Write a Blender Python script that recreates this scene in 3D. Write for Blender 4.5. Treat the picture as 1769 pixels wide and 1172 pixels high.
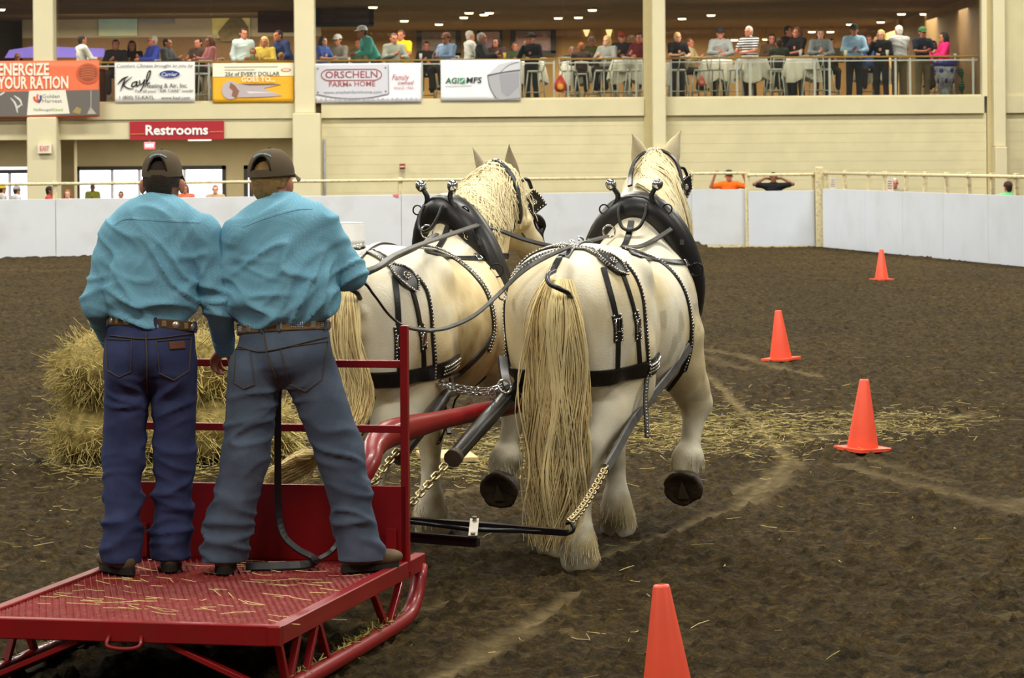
import bpy, bmesh, math, random
import numpy as np
from mathutils import Vector, Matrix, noise as mnoise
from mathutils.bvhtree import BVHTree

for _o in list(bpy.data.objects):
    bpy.data.objects.remove(_o)
SC = bpy.context.scene
COL = SC.collection
RNG = random.Random(7)
NPR = np.random.RandomState(11)

# ---------------------------------------------------------------- camera
W, H = 1769, 1172
F_PX = 5300.0          # focal length in pixels
CAM_H = 2.1            # eye height
HOR = 260.0            # image row of the horizon
CX = W / 2
cam_d = bpy.data.cameras.new('camera')
cam = bpy.data.objects.new('camera', cam_d)
COL.objects.link(cam)
cam_d.sensor_width = 36.0
cam_d.sensor_fit = 'HORIZONTAL'
cam_d.lens = 36.0 * F_PX / W
cam_d.shift_y = -(H / 2 - HOR) / W
cam_d.clip_end = 500
cam_d.dof.use_dof = True
cam_d.dof.focus_distance = 15.4
cam_d.dof.aperture_fstop = 13.0
cam.location = (0, 0, CAM_H)
ROLL = 0.0075         # the photograph leans a little
cam.rotation_euler = (math.pi / 2, ROLL, 0)
SC.camera = cam

# ---------------------------------------------------------------- world, lamps, exposure
SC.view_settings.view_transform = 'Standard'
SC.view_settings.look = 'None'
SC.view_settings.gamma = 1.0
SC.view_settings.use_curve_mapping = False
SC.view_settings.exposure = 0.17
wd = bpy.data.worlds.new('arena_air')
SC.world = wd
wd.use_nodes = True
wd.node_tree.nodes['Background'].inputs[0].default_value = (1.0, 0.96, 0.85, 1)
wd.node_tree.nodes['Background'].inputs[1].default_value = 0.13

def area_light(name, loc, sx, sy, power, col=(1, 0.965, 0.87), rot=(0, 0, 0), spread=180):
    l = bpy.data.lights.new(name, 'AREA')
    l.shape = 'RECTANGLE'; l.size = sx; l.size_y = sy
    l.energy = power; l.color = col
    l.spread = math.radians(spread)
    o = bpy.data.objects.new(name, l); COL.objects.link(o)
    o.location = loc; o.rotation_euler = rot
    return o

# rows of high-bay lamps under the arena roof
for _y, _p in ((4, 820), (17, 1060), (30, 1300), (43, 1280), (56, 1350), (66, 1200)):
    for _x in (-15, -2, 11):
        area_light('high_bay_lamp', (_x + (3 if _y == 17 else 0), _y, 11.5), 5.0, 1.2, _p)

# ---------------------------------------------------------------- projection helpers (real distances d in metres)
def unroll(px, py):
    dx = px - CX; dy = py - HOR
    return dx - ROLL * dy, dy + ROLL * dx
def P(px, py, d):
    dx, dy = unroll(px, py)
    return Vector((dx * d / F_PX, d, CAM_H - dy * d / F_PX))
def G(px, py, z=0.0):
    dx, dy = unroll(px, py)
    d = F_PX * (CAM_H - z) / dy
    return Vector((dx * d / F_PX, d, z))

# ---------------------------------------------------------------- materials
def lin(c):
    r = []
    for v in c[:3]:
        v = v / 255.0
        r.append(v / 12.92 if v <= 0.04045 else ((v + 0.055) / 1.055) ** 2.4)
    return tuple(r) + (1.0,)
MATS = {}
def M(name, col=(128, 128, 128), rough=0.6, metal=0.0, var=0.12, scale=9.0, bump=0.0, bscale=60.0, emit=0.0, spec=0.4, coat=0.0, dirt=None, dscale=3.0, damt=0.5, stretch=None):
    if name in MATS:
        return MATS[name]
    m = bpy.data.materials.new(name); m.use_nodes = True
    nt = m.node_tree; N = nt.nodes; L = nt.links
    b = N['Principled BSDF']
    b.inputs['Roughness'].default_value = rough
    b.inputs['Metallic'].default_value = metal
    b.inputs['Specular IOR Level'].default_value = spec
    b.inputs['Coat Weight'].default_value = coat
    c = lin(col)
    tc = N.new('ShaderNodeTexCoord'); src = tc.outputs['Object']
    if stretch:
        mp = N.new('ShaderNodeMapping'); mp.inputs['Scale'].default_value = stretch
        L.new(src, mp.inputs['Vector']); src = mp.outputs['Vector']
    out = None
    if var > 0:
        n = N.new('ShaderNodeTexNoise'); n.inputs['Scale'].default_value = scale; n.inputs['Detail'].default_value = 4
        L.new(src, n.inputs['Vector'])
        r = N.new('ShaderNodeValToRGB')
        r.color_ramp.elements[0].position = 0.3; r.color_ramp.elements[1].position = 0.7
        r.color_ramp.elements[0].color = tuple(max(0, v * (1 - var)) for v in c[:3]) + (1,)
        r.color_ramp.elements[1].color = tuple(min(1, v * (1 + var)) for v in c[:3]) + (1,)
        L.new(n.outputs['Fac'], r.inputs['Fac']); out = r.outputs['Color']
    if dirt:
        n2 = N.new('ShaderNodeTexNoise'); n2.inputs['Scale'].default_value = dscale; n2.inputs['Detail'].default_value = 6
        L.new(src, n2.inputs['Vector'])
        r2 = N.new('ShaderNodeValToRGB'); r2.color_ramp.elements[0].position = 0.48; r2.color_ramp.elements[1].position = 0.72
        r2.color_ramp.elements[0].color = (0, 0, 0, 1); r2.color_ramp.elements[1].color = (damt, damt, damt, 1)
        L.new(n2.outputs['Fac'], r2.inputs['Fac'])
        mx = N.new('ShaderNodeMix'); mx.data_type = 'RGBA'
        L.new(r2.outputs['Color'], mx.inputs[0])
        if out: L.new(out, mx.inputs[6])
        else: mx.inputs[6].default_value = c
        mx.inputs[7].default_value = lin(dirt); out = mx.outputs[2]
    if out: L.new(out, b.inputs['Base Color'])
    else: b.inputs['Base Color'].default_value = c
    if bump > 0:
        n3 = N.new('ShaderNodeTexNoise'); n3.inputs['Scale'].default_value = bscale; n3.inputs['Detail'].default_value = 3
        L.new(src, n3.inputs['Vector'])
        bp = N.new('ShaderNodeBump'); bp.inputs['Strength'].default_value = bump; bp.inputs['Distance'].default_value = 0.01
        L.new(n3.outputs['Fac'], bp.inputs['Height']); L.new(bp.outputs['Normal'], b.inputs['Normal'])
    if emit > 0:
        b.inputs['Emission Color'].default_value = c
        if out: L.new(out, b.inputs['Emission Color'])
        b.inputs['Emission Strength'].default_value = emit
    MATS[name] = m
    return m
def glass_mat(name, tint=(200, 215, 205), clear=0.88, rough=0.02):
    if name in MATS: return MATS[name]
    m = bpy.data.materials.new(name); m.use_nodes = True
    nt = m.node_tree; N = nt.nodes; L = nt.links
    N.remove(N['Principled BSDF'])
    t = N.new('ShaderNodeBsdfTransparent'); t.inputs[0].default_value = lin(tint)
    g = N.new('ShaderNodeBsdfGlossy'); g.inputs['Roughness'].default_value = rough
    mx = N.new('ShaderNodeMixShader'); mx.inputs[0].default_value = 1 - clear
    L.new(t.outputs[0], mx.inputs[1]); L.new(g.outputs[0], mx.inputs[2])
    L.new(mx.outputs[0], N['Material Output'].inputs[0])
    MATS[name] = m
    return m
def attr_mat(name, attr='Col', rough=0.7, spec=0.3, bump=0.0, bscale=80, var=0.1, scale=12, stretch=None):
    if name in MATS: return MATS[name]
    m = bpy.data.materials.new(name); m.use_nodes = True
    nt = m.node_tree; N = nt.nodes; L = nt.links
    b = N['Principled BSDF']; b.inputs['Roughness'].default_value = rough; b.inputs['Specular IOR Level'].default_value = spec
    a = N.new('ShaderNodeVertexColor'); a.layer_name = attr
    tc = N.new('ShaderNodeTexCoord'); src = tc.outputs['Object']
    if stretch:
        mp = N.new('ShaderNodeMapping'); mp.inputs['Scale'].default_value = stretch
        L.new(src, mp.inputs['Vector']); src = mp.outputs['Vector']
    n = N.new('ShaderNodeTexNoise'); n.inputs['Scale'].default_value = scale; n.inputs['Detail'].default_value = 6
    L.new(src, n.inputs['Vector'])
    r = N.new('ShaderNodeValToRGB'); r.color_ramp.elements[0].position = 0.3; r.color_ramp.elements[1].position = 0.7
    r.color_ramp.elements[0].color = (1 - var,) * 3 + (1,); r.color_ramp.elements[1].color = (1 + var * 0.6,) * 3 + (1,)
    L.new(n.outputs['Fac'], r.inputs['Fac'])
    mx = N.new('ShaderNodeMix'); mx.data_type = 'RGBA'; mx.blend_type = 'MULTIPLY'; mx.inputs[0].default_value = 1
    L.new(a.outputs['Color'], mx.inputs[6]); L.new(r.outputs['Color'], mx.inputs[7])
    L.new(mx.outputs[2], b.inputs['Base Color'])
    if bump > 0:
        n3 = N.new('ShaderNodeTexNoise'); n3.inputs['Scale'].default_value = bscale; n3.inputs['Detail'].default_value = 4
        L.new(src, n3.inputs['Vector'])
        bp = N.new('ShaderNodeBump'); bp.inputs['Strength'].default_value = bump; bp.inputs['Distance'].default_value = 0.01
        L.new(n3.outputs['Fac'], bp.inputs['Height']); L.new(bp.outputs['Normal'], b.inputs['Normal'])
    MATS[name] = m
    return m

# ---------------------------------------------------------------- objects
WM = {}
def _reg(o, loc=(0, 0, 0), rotz=0.0, parent=None):
    m = Matrix.Translation(Vector(loc)) @ Matrix.Rotation(rotz, 4, 'Z')
    WM[o.name] = (WM[parent.name] if parent else Matrix.Identity(4)) @ m
def tag(o, label=None, cat=None, group=None, kind=None):
    if label: o['label'] = label
    if cat: o['category'] = cat
    if group: o['group'] = group
    if kind: o['kind'] = kind
    return o
def thing(name, label, cat, loc=(0, 0, 0), rotz=0.0, group=None):
    o = bpy.data.objects.new(name, None); COL.objects.link(o)
    o.empty_display_size = 0.1
    o.location = loc; o.rotation_euler = (0, 0, rotz)
    _reg(o, loc, rotz)
    return tag(o, label, cat, group)
def mesh_data(name, verts, faces, mat, smooth=False):
    me = bpy.data.meshes.new(name)
    me.from_pydata([tuple(v) for v in verts], [], [tuple(f) for f in faces])
    if mat is not None: me.materials.append(mat)
    if smooth: me.polygons.foreach_set('use_smooth', [True] * len(me.polygons))
    me.update()
    return me
def link(name, me, parent=None, loc=(0, 0, 0), rotz=0.0):
    o = bpy.data.objects.new(name, me); COL.objects.link(o)
    if parent: o.parent = parent
    o.location = loc; o.rotation_euler = (0, 0, rotz)
    _reg(o, loc, rotz, parent)
    return o
def base_of(verts):
    a = np.array([tuple(v) for v in verts])
    return Vector(((a[:, 0].min() + a[:, 0].max()) / 2, (a[:, 1].min() + a[:, 1].max()) / 2, a[:, 2].min()))
def obj(name, mb, mat, parent=None, smooth=False, world=True, origin=None):
    """Link a builder's shapes as one mesh object; vertices given in world space unless world=False."""
    verts, faces = (mb.v, mb.f) if isinstance(mb, MB) else mb
    verts = [Vector(v) for v in verts]
    if parent is not None:
        if world:
            inv = WM[parent.name].inverted()
            verts = [inv @ v for v in verts]
        me = mesh_data(name, verts, faces, mat, smooth)
        if isinstance(mb, MB) and mb.sm and not smooth:
            fl = [i in mb.sm for i in range(len(faces))]
            me.polygons.foreach_set('use_smooth', fl)
        return link(name, me, parent)
    b = Vector(origin) if origin is not None else base_of(verts)
    me = mesh_data(name, [v - b for v in verts], faces, mat, smooth)
    if isinstance(mb, MB) and mb.sm and not smooth:
        me.polygons.foreach_set('use_smooth', [i in mb.sm for i in range(len(faces))])
    return link(name, me, None, b)
def dup(root, loc, rotz=0.0, label=None, group=None):
    r = root.copy(); COL.objects.link(r); r.location = loc; r.rotation_euler = (0, 0, rotz)
    _reg(r, loc, rotz)
    if label: r['label'] = label
    if group: r['group'] = group
    for ch in list(root.children):
        c = ch.copy(); COL.objects.link(c); c.parent = r
        for g in list(ch.children):
            d = g.copy(); COL.objects.link(d); d.parent = c
    return r

# ---------------------------------------------------------------- mesh builder
def frame(t, up=Vector((0, 0, 1))):
    t = Vector(t).normalized()
    if abs(t.dot(up)) > 0.98: up = Vector((1, 0, 0)) if abs(t.x) < 0.9 else Vector((0, 1, 0))
    s = t.cross(up).normalized(); u = s.cross(t).normalized()
    return s, u
class MB:
    def __init__(self): self.v = []; self.f = []; self.sm = set()
    def add(self, vs, fs, smooth=False):
        n = len(self.v); k = len(self.f)
        self.v += [Vector(v) for v in vs]; self.f += [tuple(i + n for i in f) for f in fs]
        if smooth: self.sm.update(range(k, len(self.f)))
        return self
    def box(self, c, s, R=None, bev=0.0):
        c = Vector(c); x, y, z = (a / 2 for a in s)
        if bev <= 0:
            vs = [Vector((i * x, j * y, k * z)) for k in (-1, 1) for j in (-1, 1) for i in (-1, 1)]
            fs = [(0, 2, 3, 1), (4, 5, 7, 6), (0, 1, 5, 4), (2, 6, 7, 3), (0, 4, 6, 2), (1, 3, 7, 5)]
        else:
            bev = min(bev, x * .98, y * .98, z * .98)
            vs = []; idx = {}
            for i in (-1, 1):
                for j in (-1, 1):
                    for k in (-1, 1):
                        for ax in range(3):
                            p = [i * (x - bev), j * (y - bev), k * (z - bev)]
                            p[ax] = (i, j, k)[ax] * (x, y, z)[ax]
                            idx[(i, j, k, ax)] = len(vs); vs.append(Vector(p))
            fs = []
            S = (-1, 1)
            for ax in range(3):
                a, b = [q for q in range(3) if q != ax]
                for s_ in S:
                    q = []
                    for (sa, sb) in ((-1, -1), (1, -1), (1, 1), (-1, 1)):
                        t = [0, 0, 0]; t[ax] = s_; t[a] = sa; t[b] = sb
                        q.append(idx[(t[0], t[1], t[2], ax)])
                    fs.append(tuple(q) if (s_ > 0) == (ax != 1) else tuple(reversed(q)))
            for ax in range(3):
                a, b = [q for q in range(3) if q != ax]
                for sa in S:
                    for sb in S:
                        t0 = [0, 0, 0]; t0[a] = sa; t0[b] = sb; t0[ax] = -1
                        t1 = list(t0); t1[ax] = 1
                        fs.append((idx[(*t0, a)], idx[(*t1, a)], idx[(*t1, b)], idx[(*t0, b)]))
            for i in S:
                for j in S:
                    for k in S:
                        fs.append(tuple(idx[(i, j, k, ax)] for ax in range(3)))
        if R is not None: vs = [R @ v for v in vs]
        return self.add([v + c for v in vs], fs)
    def bar(self, a, b, w, h, up=Vector((0, 0, 1))):
        a = Vector(a); b = Vector(b); s, u = frame(b - a, Vector(up))
        R = Matrix((s, (b - a).normalized(), u)).transposed()
        return self.box((a + b) / 2, (w, (b - a).length, h), R, bev=min(w, h) * 0.08)
    def tube(self, path, r, n=10, cap=True, up=Vector((0, 0, 1)), sq=1.0, closed=False):
        pts = [Vector(p) for p in path]; m = len(pts)
        rs = r if isinstance(r, (list, tuple, np.ndarray)) else [r] * m
        vs = []; s0 = None
        for i, p in enumerate(pts):
            if closed: t = pts[(i + 1) % m] - pts[i - 1]
            else: t = pts[min(i + 1, m - 1)] - pts[max(i - 1, 0)]
            if t.length < 1e-9: t = Vector((0, 0, 1))
            t.normalize()
            if s0 is None: s, u = frame(t, up)
            else:
                s = s0 - t * s0.dot(t)
                if s.length < 1e-6: s, u = frame(t, up)
                s.normalize(); u = s.cross(t)
            s0 = s
            for k in range(n):
                a = 2 * math.pi * k / n
                vs.append(p + (s * math.cos(a) + u * math.sin(a) * sq) * rs[i])
        fs = []
        for i in range(m if closed else m - 1):
            j = (i + 1) % m
            for k in range(n):
                l = (k + 1) % n
                fs.append((i * n + k, j * n + k, j * n + l, i * n + l))
        self.add(vs, fs, smooth=n > 5)
        if cap and not closed:
            b = len(self.v) - len(vs)
            self.f.append(tuple(b + k for k in range(n)))
            self.f.append(tuple(b + (m - 1) * n + k for k in reversed(range(n))))
        return self
    def cyl(self, a, b, r1, r2=None, n=14):
        return self.tube([a, b], [r1, r1 if r2 is None else r2], n)
    def lathe(self, prof, c=(0, 0, 0), n=20, axis=None, cap=True):
        c = Vector(c); vs = []; fs = []
        ax = Vector(axis).normalized() if axis is not None else Vector((0, 0, 1))
        s, u = frame(ax) if axis is not None else (Vector((1, 0, 0)), Vector((0, 1, 0)))
        for (r, z) in prof:
            for k in range(n):
                a = 2 * math.pi * k / n
                vs.append(c + ax * z + (s * math.cos(a) + u * math.sin(a)) * r)
        for i in range(len(prof) - 1):
            for k in range(n):
                l = (k + 1) % n
                fs.append((i * n + k, i * n + l, (i + 1) * n + l, (i + 1) * n + k))
        b = len(self.v)
        self.add(vs, fs, smooth=True)
        if cap:
            if prof[0][0] > 1e-4: self.f.append(tuple(b + k for k in reversed(range(n))))
            if prof[-1][0] > 1e-4: self.f.append(tuple(b + (len(prof) - 1) * n + k for k in range(n)))
        return self
    def ball(self, c, r, n=10, sc=(1, 1, 1), R=None):
        c = Vector(c); vs = []; fs = []; m = max(4, n // 2 + 1)
        for i in range(m + 1):
            th = math.pi * i / m
            for k in range(n):
                a = 2 * math.pi * k / n
                q = Vector((math.sin(th) * math.cos(a) * sc[0], math.sin(th) * math.sin(a) * sc[1], math.cos(th) * sc[2])) * r
                vs.append(c + (R @ q if R is not None else q))
        for i in range(m):
            for k in range(n):
                l = (k + 1) % n
                fs.append((i * n + k, (i + 1) * n + k, (i + 1) * n + l, i * n + l))
        return self.add(vs, fs, smooth=True)
    def torus(self, c, R1, r, axis=(0, 0, 1), n=18, m=8, sc=(1, 1), up=Vector((0, 0, 1))):
        s, u = frame(axis, Vector(up)); c = Vector(c)
        pts = [c + s * math.cos(2 * math.pi * k / n) * R1 * sc[0] + u * math.sin(2 * math.pi * k / n) * R1 * sc[1] for k in range(n)]
        return self.tube(pts, r, m, closed=True)
    def prism(self, poly, depth, o, ex, ey, ez=None):
        """Polygon (2-D list) extruded; o origin, ex/ey axes, depth along ez."""
        o = Vector(o); ex = Vector(ex); ey = Vector(ey); ez = Vector(ez) if ez is not None else ex.cross(ey).normalized()
        n = len(poly)
        vs = [o + ex * p[0] + ey * p[1] for p in poly] + [o + ex * p[0] + ey * p[1] + ez * depth for p in poly]
        fs = [tuple(reversed(range(n))), tuple(range(n, 2 * n))] + [(i, (i + 1) % n, n + (i + 1) % n, n + i) for i in range(n)]
        return self.add(vs, fs)
    def ribbon(self, pts, nrm, w, th=0.006, lift=0.0):
        """Strap of rectangular section lying on a surface with normals nrm."""
        m = len(pts); vs = []
        ws = w if isinstance(w, (list, tuple)) else [w] * m
        for i in range(m):
            t = (pts[min(i + 1, m - 1)] - pts[max(i - 1, 0)]).normalized()
            n = nrm[i]; s = t.cross(n)
            if s.length < 1e-6: s = frame(t)[0]
            s.normalize(); n2 = s.cross(t).normalized()
            if n2.dot(n) < 0: n2 = -n2
            p = pts[i] + n2 * lift
            hw = ws[i] / 2
            vs += [p - s * hw - n2 * .004, p - s * hw * 1.0 + n2 * th * .6, p - s * hw * .8 + n2 * th, p + s * hw * .8 + n2 * th, p + s * hw + n2 * th * .6, p + s * hw - n2 * .004]
        fs = []
        for i in range(m - 1):
            for k in range(6):
                l = (k + 1) % 6
                fs.append((i * 6 + k, i * 6 + l, (i + 1) * 6 + l, (i + 1) * 6 + k))
        fs += [tuple(range(6)), tuple((m - 1) * 6 + k for k in reversed(range(6)))]
        return self.add(vs, fs)

def catmull(pts, n):
    pts = [Vector(p) for p in pts]
    if len(pts) < 3:
        return [pts[0].lerp(pts[-1], i / n) for i in range(n + 1)]
    d = [0.0]
    for i in range(1, len(pts)): d.append(d[-1] + max(1e-6, (pts[i] - pts[i - 1]).length))
    out = []
    for k in range(n + 1):
        s = d[-1] * k / n
        i = max(0, min(len(pts) - 2, next((j for j in range(len(d) - 1) if d[j + 1] >= s - 1e-9), len(d) - 2)))
        t = (s - d[i]) / (d[i + 1] - d[i])
        p1, p2 = pts[i], pts[i + 1]
        p0 = pts[i - 1] if i > 0 else p1 * 2 - p2
        p3 = pts[i + 2] if i + 2 < len(pts) else p2 * 2 - p1
        out.append(0.5 * ((2 * p1) + (p2 - p0) * t + (2 * p0 - 5 * p1 + 4 * p2 - p3) * t * t + (3 * p1 - p0 - 3 * p2 + p3) * t ** 3))
    return out

def text_faces(s, size, o, ex, ey, bold=0.0, shear=0.0, align='LEFT', depth=0.004, sx=1.0, lift=0.003):
    cu = bpy.data.curves.new('lettering', 'FONT')
    cu.body = s; cu.size = 1.0; cu.offset = bold; cu.shear = shear; cu.align_x = align; cu.align_y = 'CENTER'
    cu.resolution_u = 2; cu.fill_mode = 'FRONT'
    t = bpy.data.objects.new('lettering', cu); COL.objects.link(t)
    dg = bpy.context.evaluated_depsgraph_get()
    me = bpy.data.meshes.new_from_object(t.evaluated_get(dg))
    vs = [v.co.copy() for v in me.vertices]; fs = [tuple(p.vertices) for p in me.polygons]
    bpy.data.objects.remove(t); bpy.data.curves.remove(cu); bpy.data.meshes.remove(me)
    o = Vector(o); ex = Vector(ex).normalized(); ey = Vector(ey).normalized(); ez = ex.cross(ey)
    return [o + ex * v.x * size * sx + ey * v.y * size + ez * lift for v in vs], fs

# ---------------------------------------------------------------- implicit bodies (smooth unions meshed with surface nets)
def smin(a, b, k):
    if k <= 0: return np.minimum(a, b)
    h = np.maximum(k - np.abs(a - b), 0) / k
    return np.minimum(a, b) - h * h * k * 0.25
def cone(a, b, ra, rb, k=0.03, sq=None, op='+'):
    return ('c', np.array(a, float), np.array(b, float), ra, rb, k, sq, op)
def ell(c, r, R=None, k=0.03, op='+'):
    return ('e', np.array(c, float), np.array(r, float), None if R is None else np.array(R, float), k, None, op)
def _bounds(p):
    if p[0] == 'c':
        r = max(p[3], p[4]) * (max(1, p[6][1]) if p[6] else 1)
        return np.minimum(p[1], p[2]) - r, np.maximum(p[1], p[2]) + r
    if p[0] == 'e':
        r = p[2].max() if p[3] is not None else p[2]
        return p[1] - r, p[1] + r
    return p[2], p[3]
def _dist(p, X):
    if p[0] == 'c':
        a, b, ra, rb, sq = p[1], p[2], p[3], p[4], p[6]
        q = X - a; ba = b - a
        sc = 1.0
        if sq:
            u = np.array(sq[0], float); u = u / np.linalg.norm(u); s = sq[1]
            q = q + ((1 / s - 1) * (q @ u))[..., None] * u
            ba = ba + (1 / s - 1) * (ba @ u) * u
            sc = min(1.0, s)
        l2 = max(1e-9, ba @ ba)
        t = np.clip((q @ ba) / l2, 0, 1)
        return (np.sqrt(((q - t[..., None] * ba) ** 2).sum(-1)) - (ra + (rb - ra) * t)) * sc
    if p[0] == 'e':
        q = X - p[1]
        if p[3] is not None: q = q @ p[3]
        k0 = np.sqrt(((q / p[2]) ** 2).sum(-1)); k1 = np.sqrt(((q / p[2] ** 2) ** 2).sum(-1)) + 1e-9
        return k0 * (k0 - 1) / k1
    return p[1](X)
def sdf_mesh(prims, vox, smooth=1):
    lo = np.min([_bounds(p)[0] for p in prims if p[-1] == '+'], 0) - 3 * vox
    hi = np.max([_bounds(p)[1] for p in prims if p[-1] == '+'], 0) + 3 * vox
    n = np.ceil((hi - lo) / vox).astype(int) + 1
    Fd = np.full(n, 10.0, dtype=np.float32)
    for p in prims:
        k = p[5] if p[0] == 'c' else p[4]
        l, h = _bounds(p)
        mg = k + 3 * vox
        i0 = np.clip(np.floor((l - mg - lo) / vox).astype(int), 0, n); i1 = np.clip(np.ceil((h + mg - lo) / vox).astype(int) + 1, 0, n)
        if (i1 <= i0).any(): continue
        ax = [lo[a] + vox * np.arange(i0[a], i1[a]) for a in range(3)]
        X = np.stack(np.meshgrid(*ax, indexing='ij'), -1)
        d = _dist(p, X)
        sl = tuple(slice(i0[a], i1[a]) for a in range(3))
        if p[-1] == '+': Fd[sl] = smin(Fd[sl], d, k)
        else: Fd[sl] = -smin(-Fd[sl], d, k)
    ins = Fd < 0
    c = ins[:-1, :-1, :-1].astype(np.int8)
    tot = np.zeros(n - 1, np.int8)
    for dx in (0, 1):
        for dy in (0, 1):
            for dz in (0, 1):
                tot += ins[dx:n[0] - 1 + dx, dy:n[1] - 1 + dy, dz:n[2] - 1 + dz]
    act = (tot > 0) & (tot < 8)
    idx = np.full(n - 1, -1, np.int64); cells = np.argwhere(act); idx[act] = np.arange(len(cells))
    acc = np.zeros((len(cells), 3)); cnt = np.zeros(len(cells))
    corners = [(dx, dy, dz) for dx in (0, 1) for dy in (0, 1) for dz in (0, 1)]
    for a in corners:
        for ax in range(3):
            if a[ax] == 1: continue
            b = list(a); b[ax] = 1
            fa = Fd[cells[:, 0] + a[0], cells[:, 1] + a[1], cells[:, 2] + a[2]]
            fb = Fd[cells[:, 0] + b[0], cells[:, 1] + b[1], cells[:, 2] + b[2]]
            m = (fa < 0) != (fb < 0)
            t = np.where(m, fa / np.where(m, fa - fb, 1), 0)
            pt = np.tile(np.array(a, float), (len(cells), 1)); pt[:, ax] += t
            acc += pt * m[:, None]; cnt += m
    V = lo + vox * (cells + acc / cnt[:, None])
    Q = []
    for ax in range(3):
        o1, o2 = [(1, 2), (2, 0), (0, 1)][ax]
        s0 = [slice(None)] * 3; s1 = [slice(None)] * 3
        s0[ax] = slice(0, n[ax] - 1); s1[ax] = slice(1, n[ax])
        A = ins[tuple(s0)]; B = ins[tuple(s1)]
        e = np.argwhere(A != B)
        e = e[(e[:, o1] > 0) & (e[:, o2] > 0) & (e[:, o1] < n[o1] - 1) & (e[:, o2] < n[o2] - 1)]
        inside = A[e[:, 0], e[:, 1], e[:, 2]]
        def cell(d1, d2):
            q = e.copy(); q[:, o1] -= d1; q[:, o2] -= d2
            return idx[q[:, 0], q[:, 1], q[:, 2]]
        q = np.stack([cell(1, 1), cell(0, 1), cell(0, 0), cell(1, 0)], 1)
        q[~inside] = q[~inside][:, ::-1]
        Q.append(q)
    Q = np.concatenate(Q)
    Q = Q[(Q >= 0).all(1)]
    for _ in range(smooth):
        S = np.zeros_like(V); C = np.zeros(len(V))
        for i in range(4):
            np.add.at(S, Q[:, i], V[Q[:, (i + 1) % 4]]); np.add.at(C, Q[:, i], 1)
            np.add.at(S, Q[:, i], V[Q[:, (i + 3) % 4]]); np.add.at(C, Q[:, i], 1)
        V = V * 0.45 + 0.55 * S / np.maximum(C, 1)[:, None]
    return V, Q
def vnormals(V, Q):
    Nn = np.zeros_like(V)
    fn = np.cross(V[Q[:, 2]] - V[Q[:, 0]], V[Q[:, 3]] - V[Q[:, 1]])
    for i in range(4): np.add.at(Nn, Q[:, i], fn)
    return Nn / (np.linalg.norm(Nn, axis=1)[:, None] + 1e-12)
def np_mesh(name, V, Q, mat, smooth=True):
    me = bpy.data.meshes.new(name)
    V = np.asarray(V, np.float32); Q = np.asarray(Q, np.int32)
    me.vertices.add(len(V)); me.vertices.foreach_set('co', V.ravel())
    k = Q.shape[1]
    me.loops.add(Q.size); me.loops.foreach_set('vertex_index', Q.ravel())
    me.polygons.add(len(Q))
    me.polygons.foreach_set('loop_start', np.arange(0, Q.size, k, dtype=np.int32))
    me.polygons.foreach_set('loop_total', np.full(len(Q), k, np.int32))
    me.polygons.foreach_set('use_smooth', np.full(len(Q), smooth))
    if mat is not None: me.materials.append(mat)
    me.update(calc_edges=True); me.validate()
    return me
def np_part(name, V, Q, mat, parent, world=True):
    V = np.asarray(V, float)
    if world and parent is not None:
        inv = np.array(WM[parent.name].inverted())
        V = V @ inv[:3, :3].T + inv[:3, 3]
    return link(name, np_mesh(name, V, Q, mat), parent)
def set_cols(o, cols, name='Col'):
    me = o.data
    a = me.color_attributes.new(name, 'FLOAT_COLOR', 'POINT')
    c = np.ones((len(me.vertices), 4), np.float32); c[:, :3] = cols
    a.data.foreach_set('color', c.ravel())

# ---------------------------------------------------------------- numpy value noise
_PT = NPR.rand(512, 512).astype(np.float32)
def vnoise(x, y):
    xi = np.floor(x).astype(int); yi = np.floor(y).astype(int)
    fx = x - xi; fy = y - yi
    fx = fx * fx * (3 - 2 * fx); fy = fy * fy * (3 - 2 * fy)
    g = lambda i, j: _PT[(xi + i) % 512, (yi + j) % 512]
    return (g(0, 0) * (1 - fx) + g(1, 0) * fx) * (1 - fy) + (g(0, 1) * (1 - fx) + g(1, 1) * fx) * fy
def fbm(x, y, o=4):
    s = 0; a = 0.5
    for i in range(o):
        s = s + a * (vnoise(x * 2 ** i + 17.3 * i, y * 2 ** i + 5.1 * i) - 0.5); a *= 0.5
    return s
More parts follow.
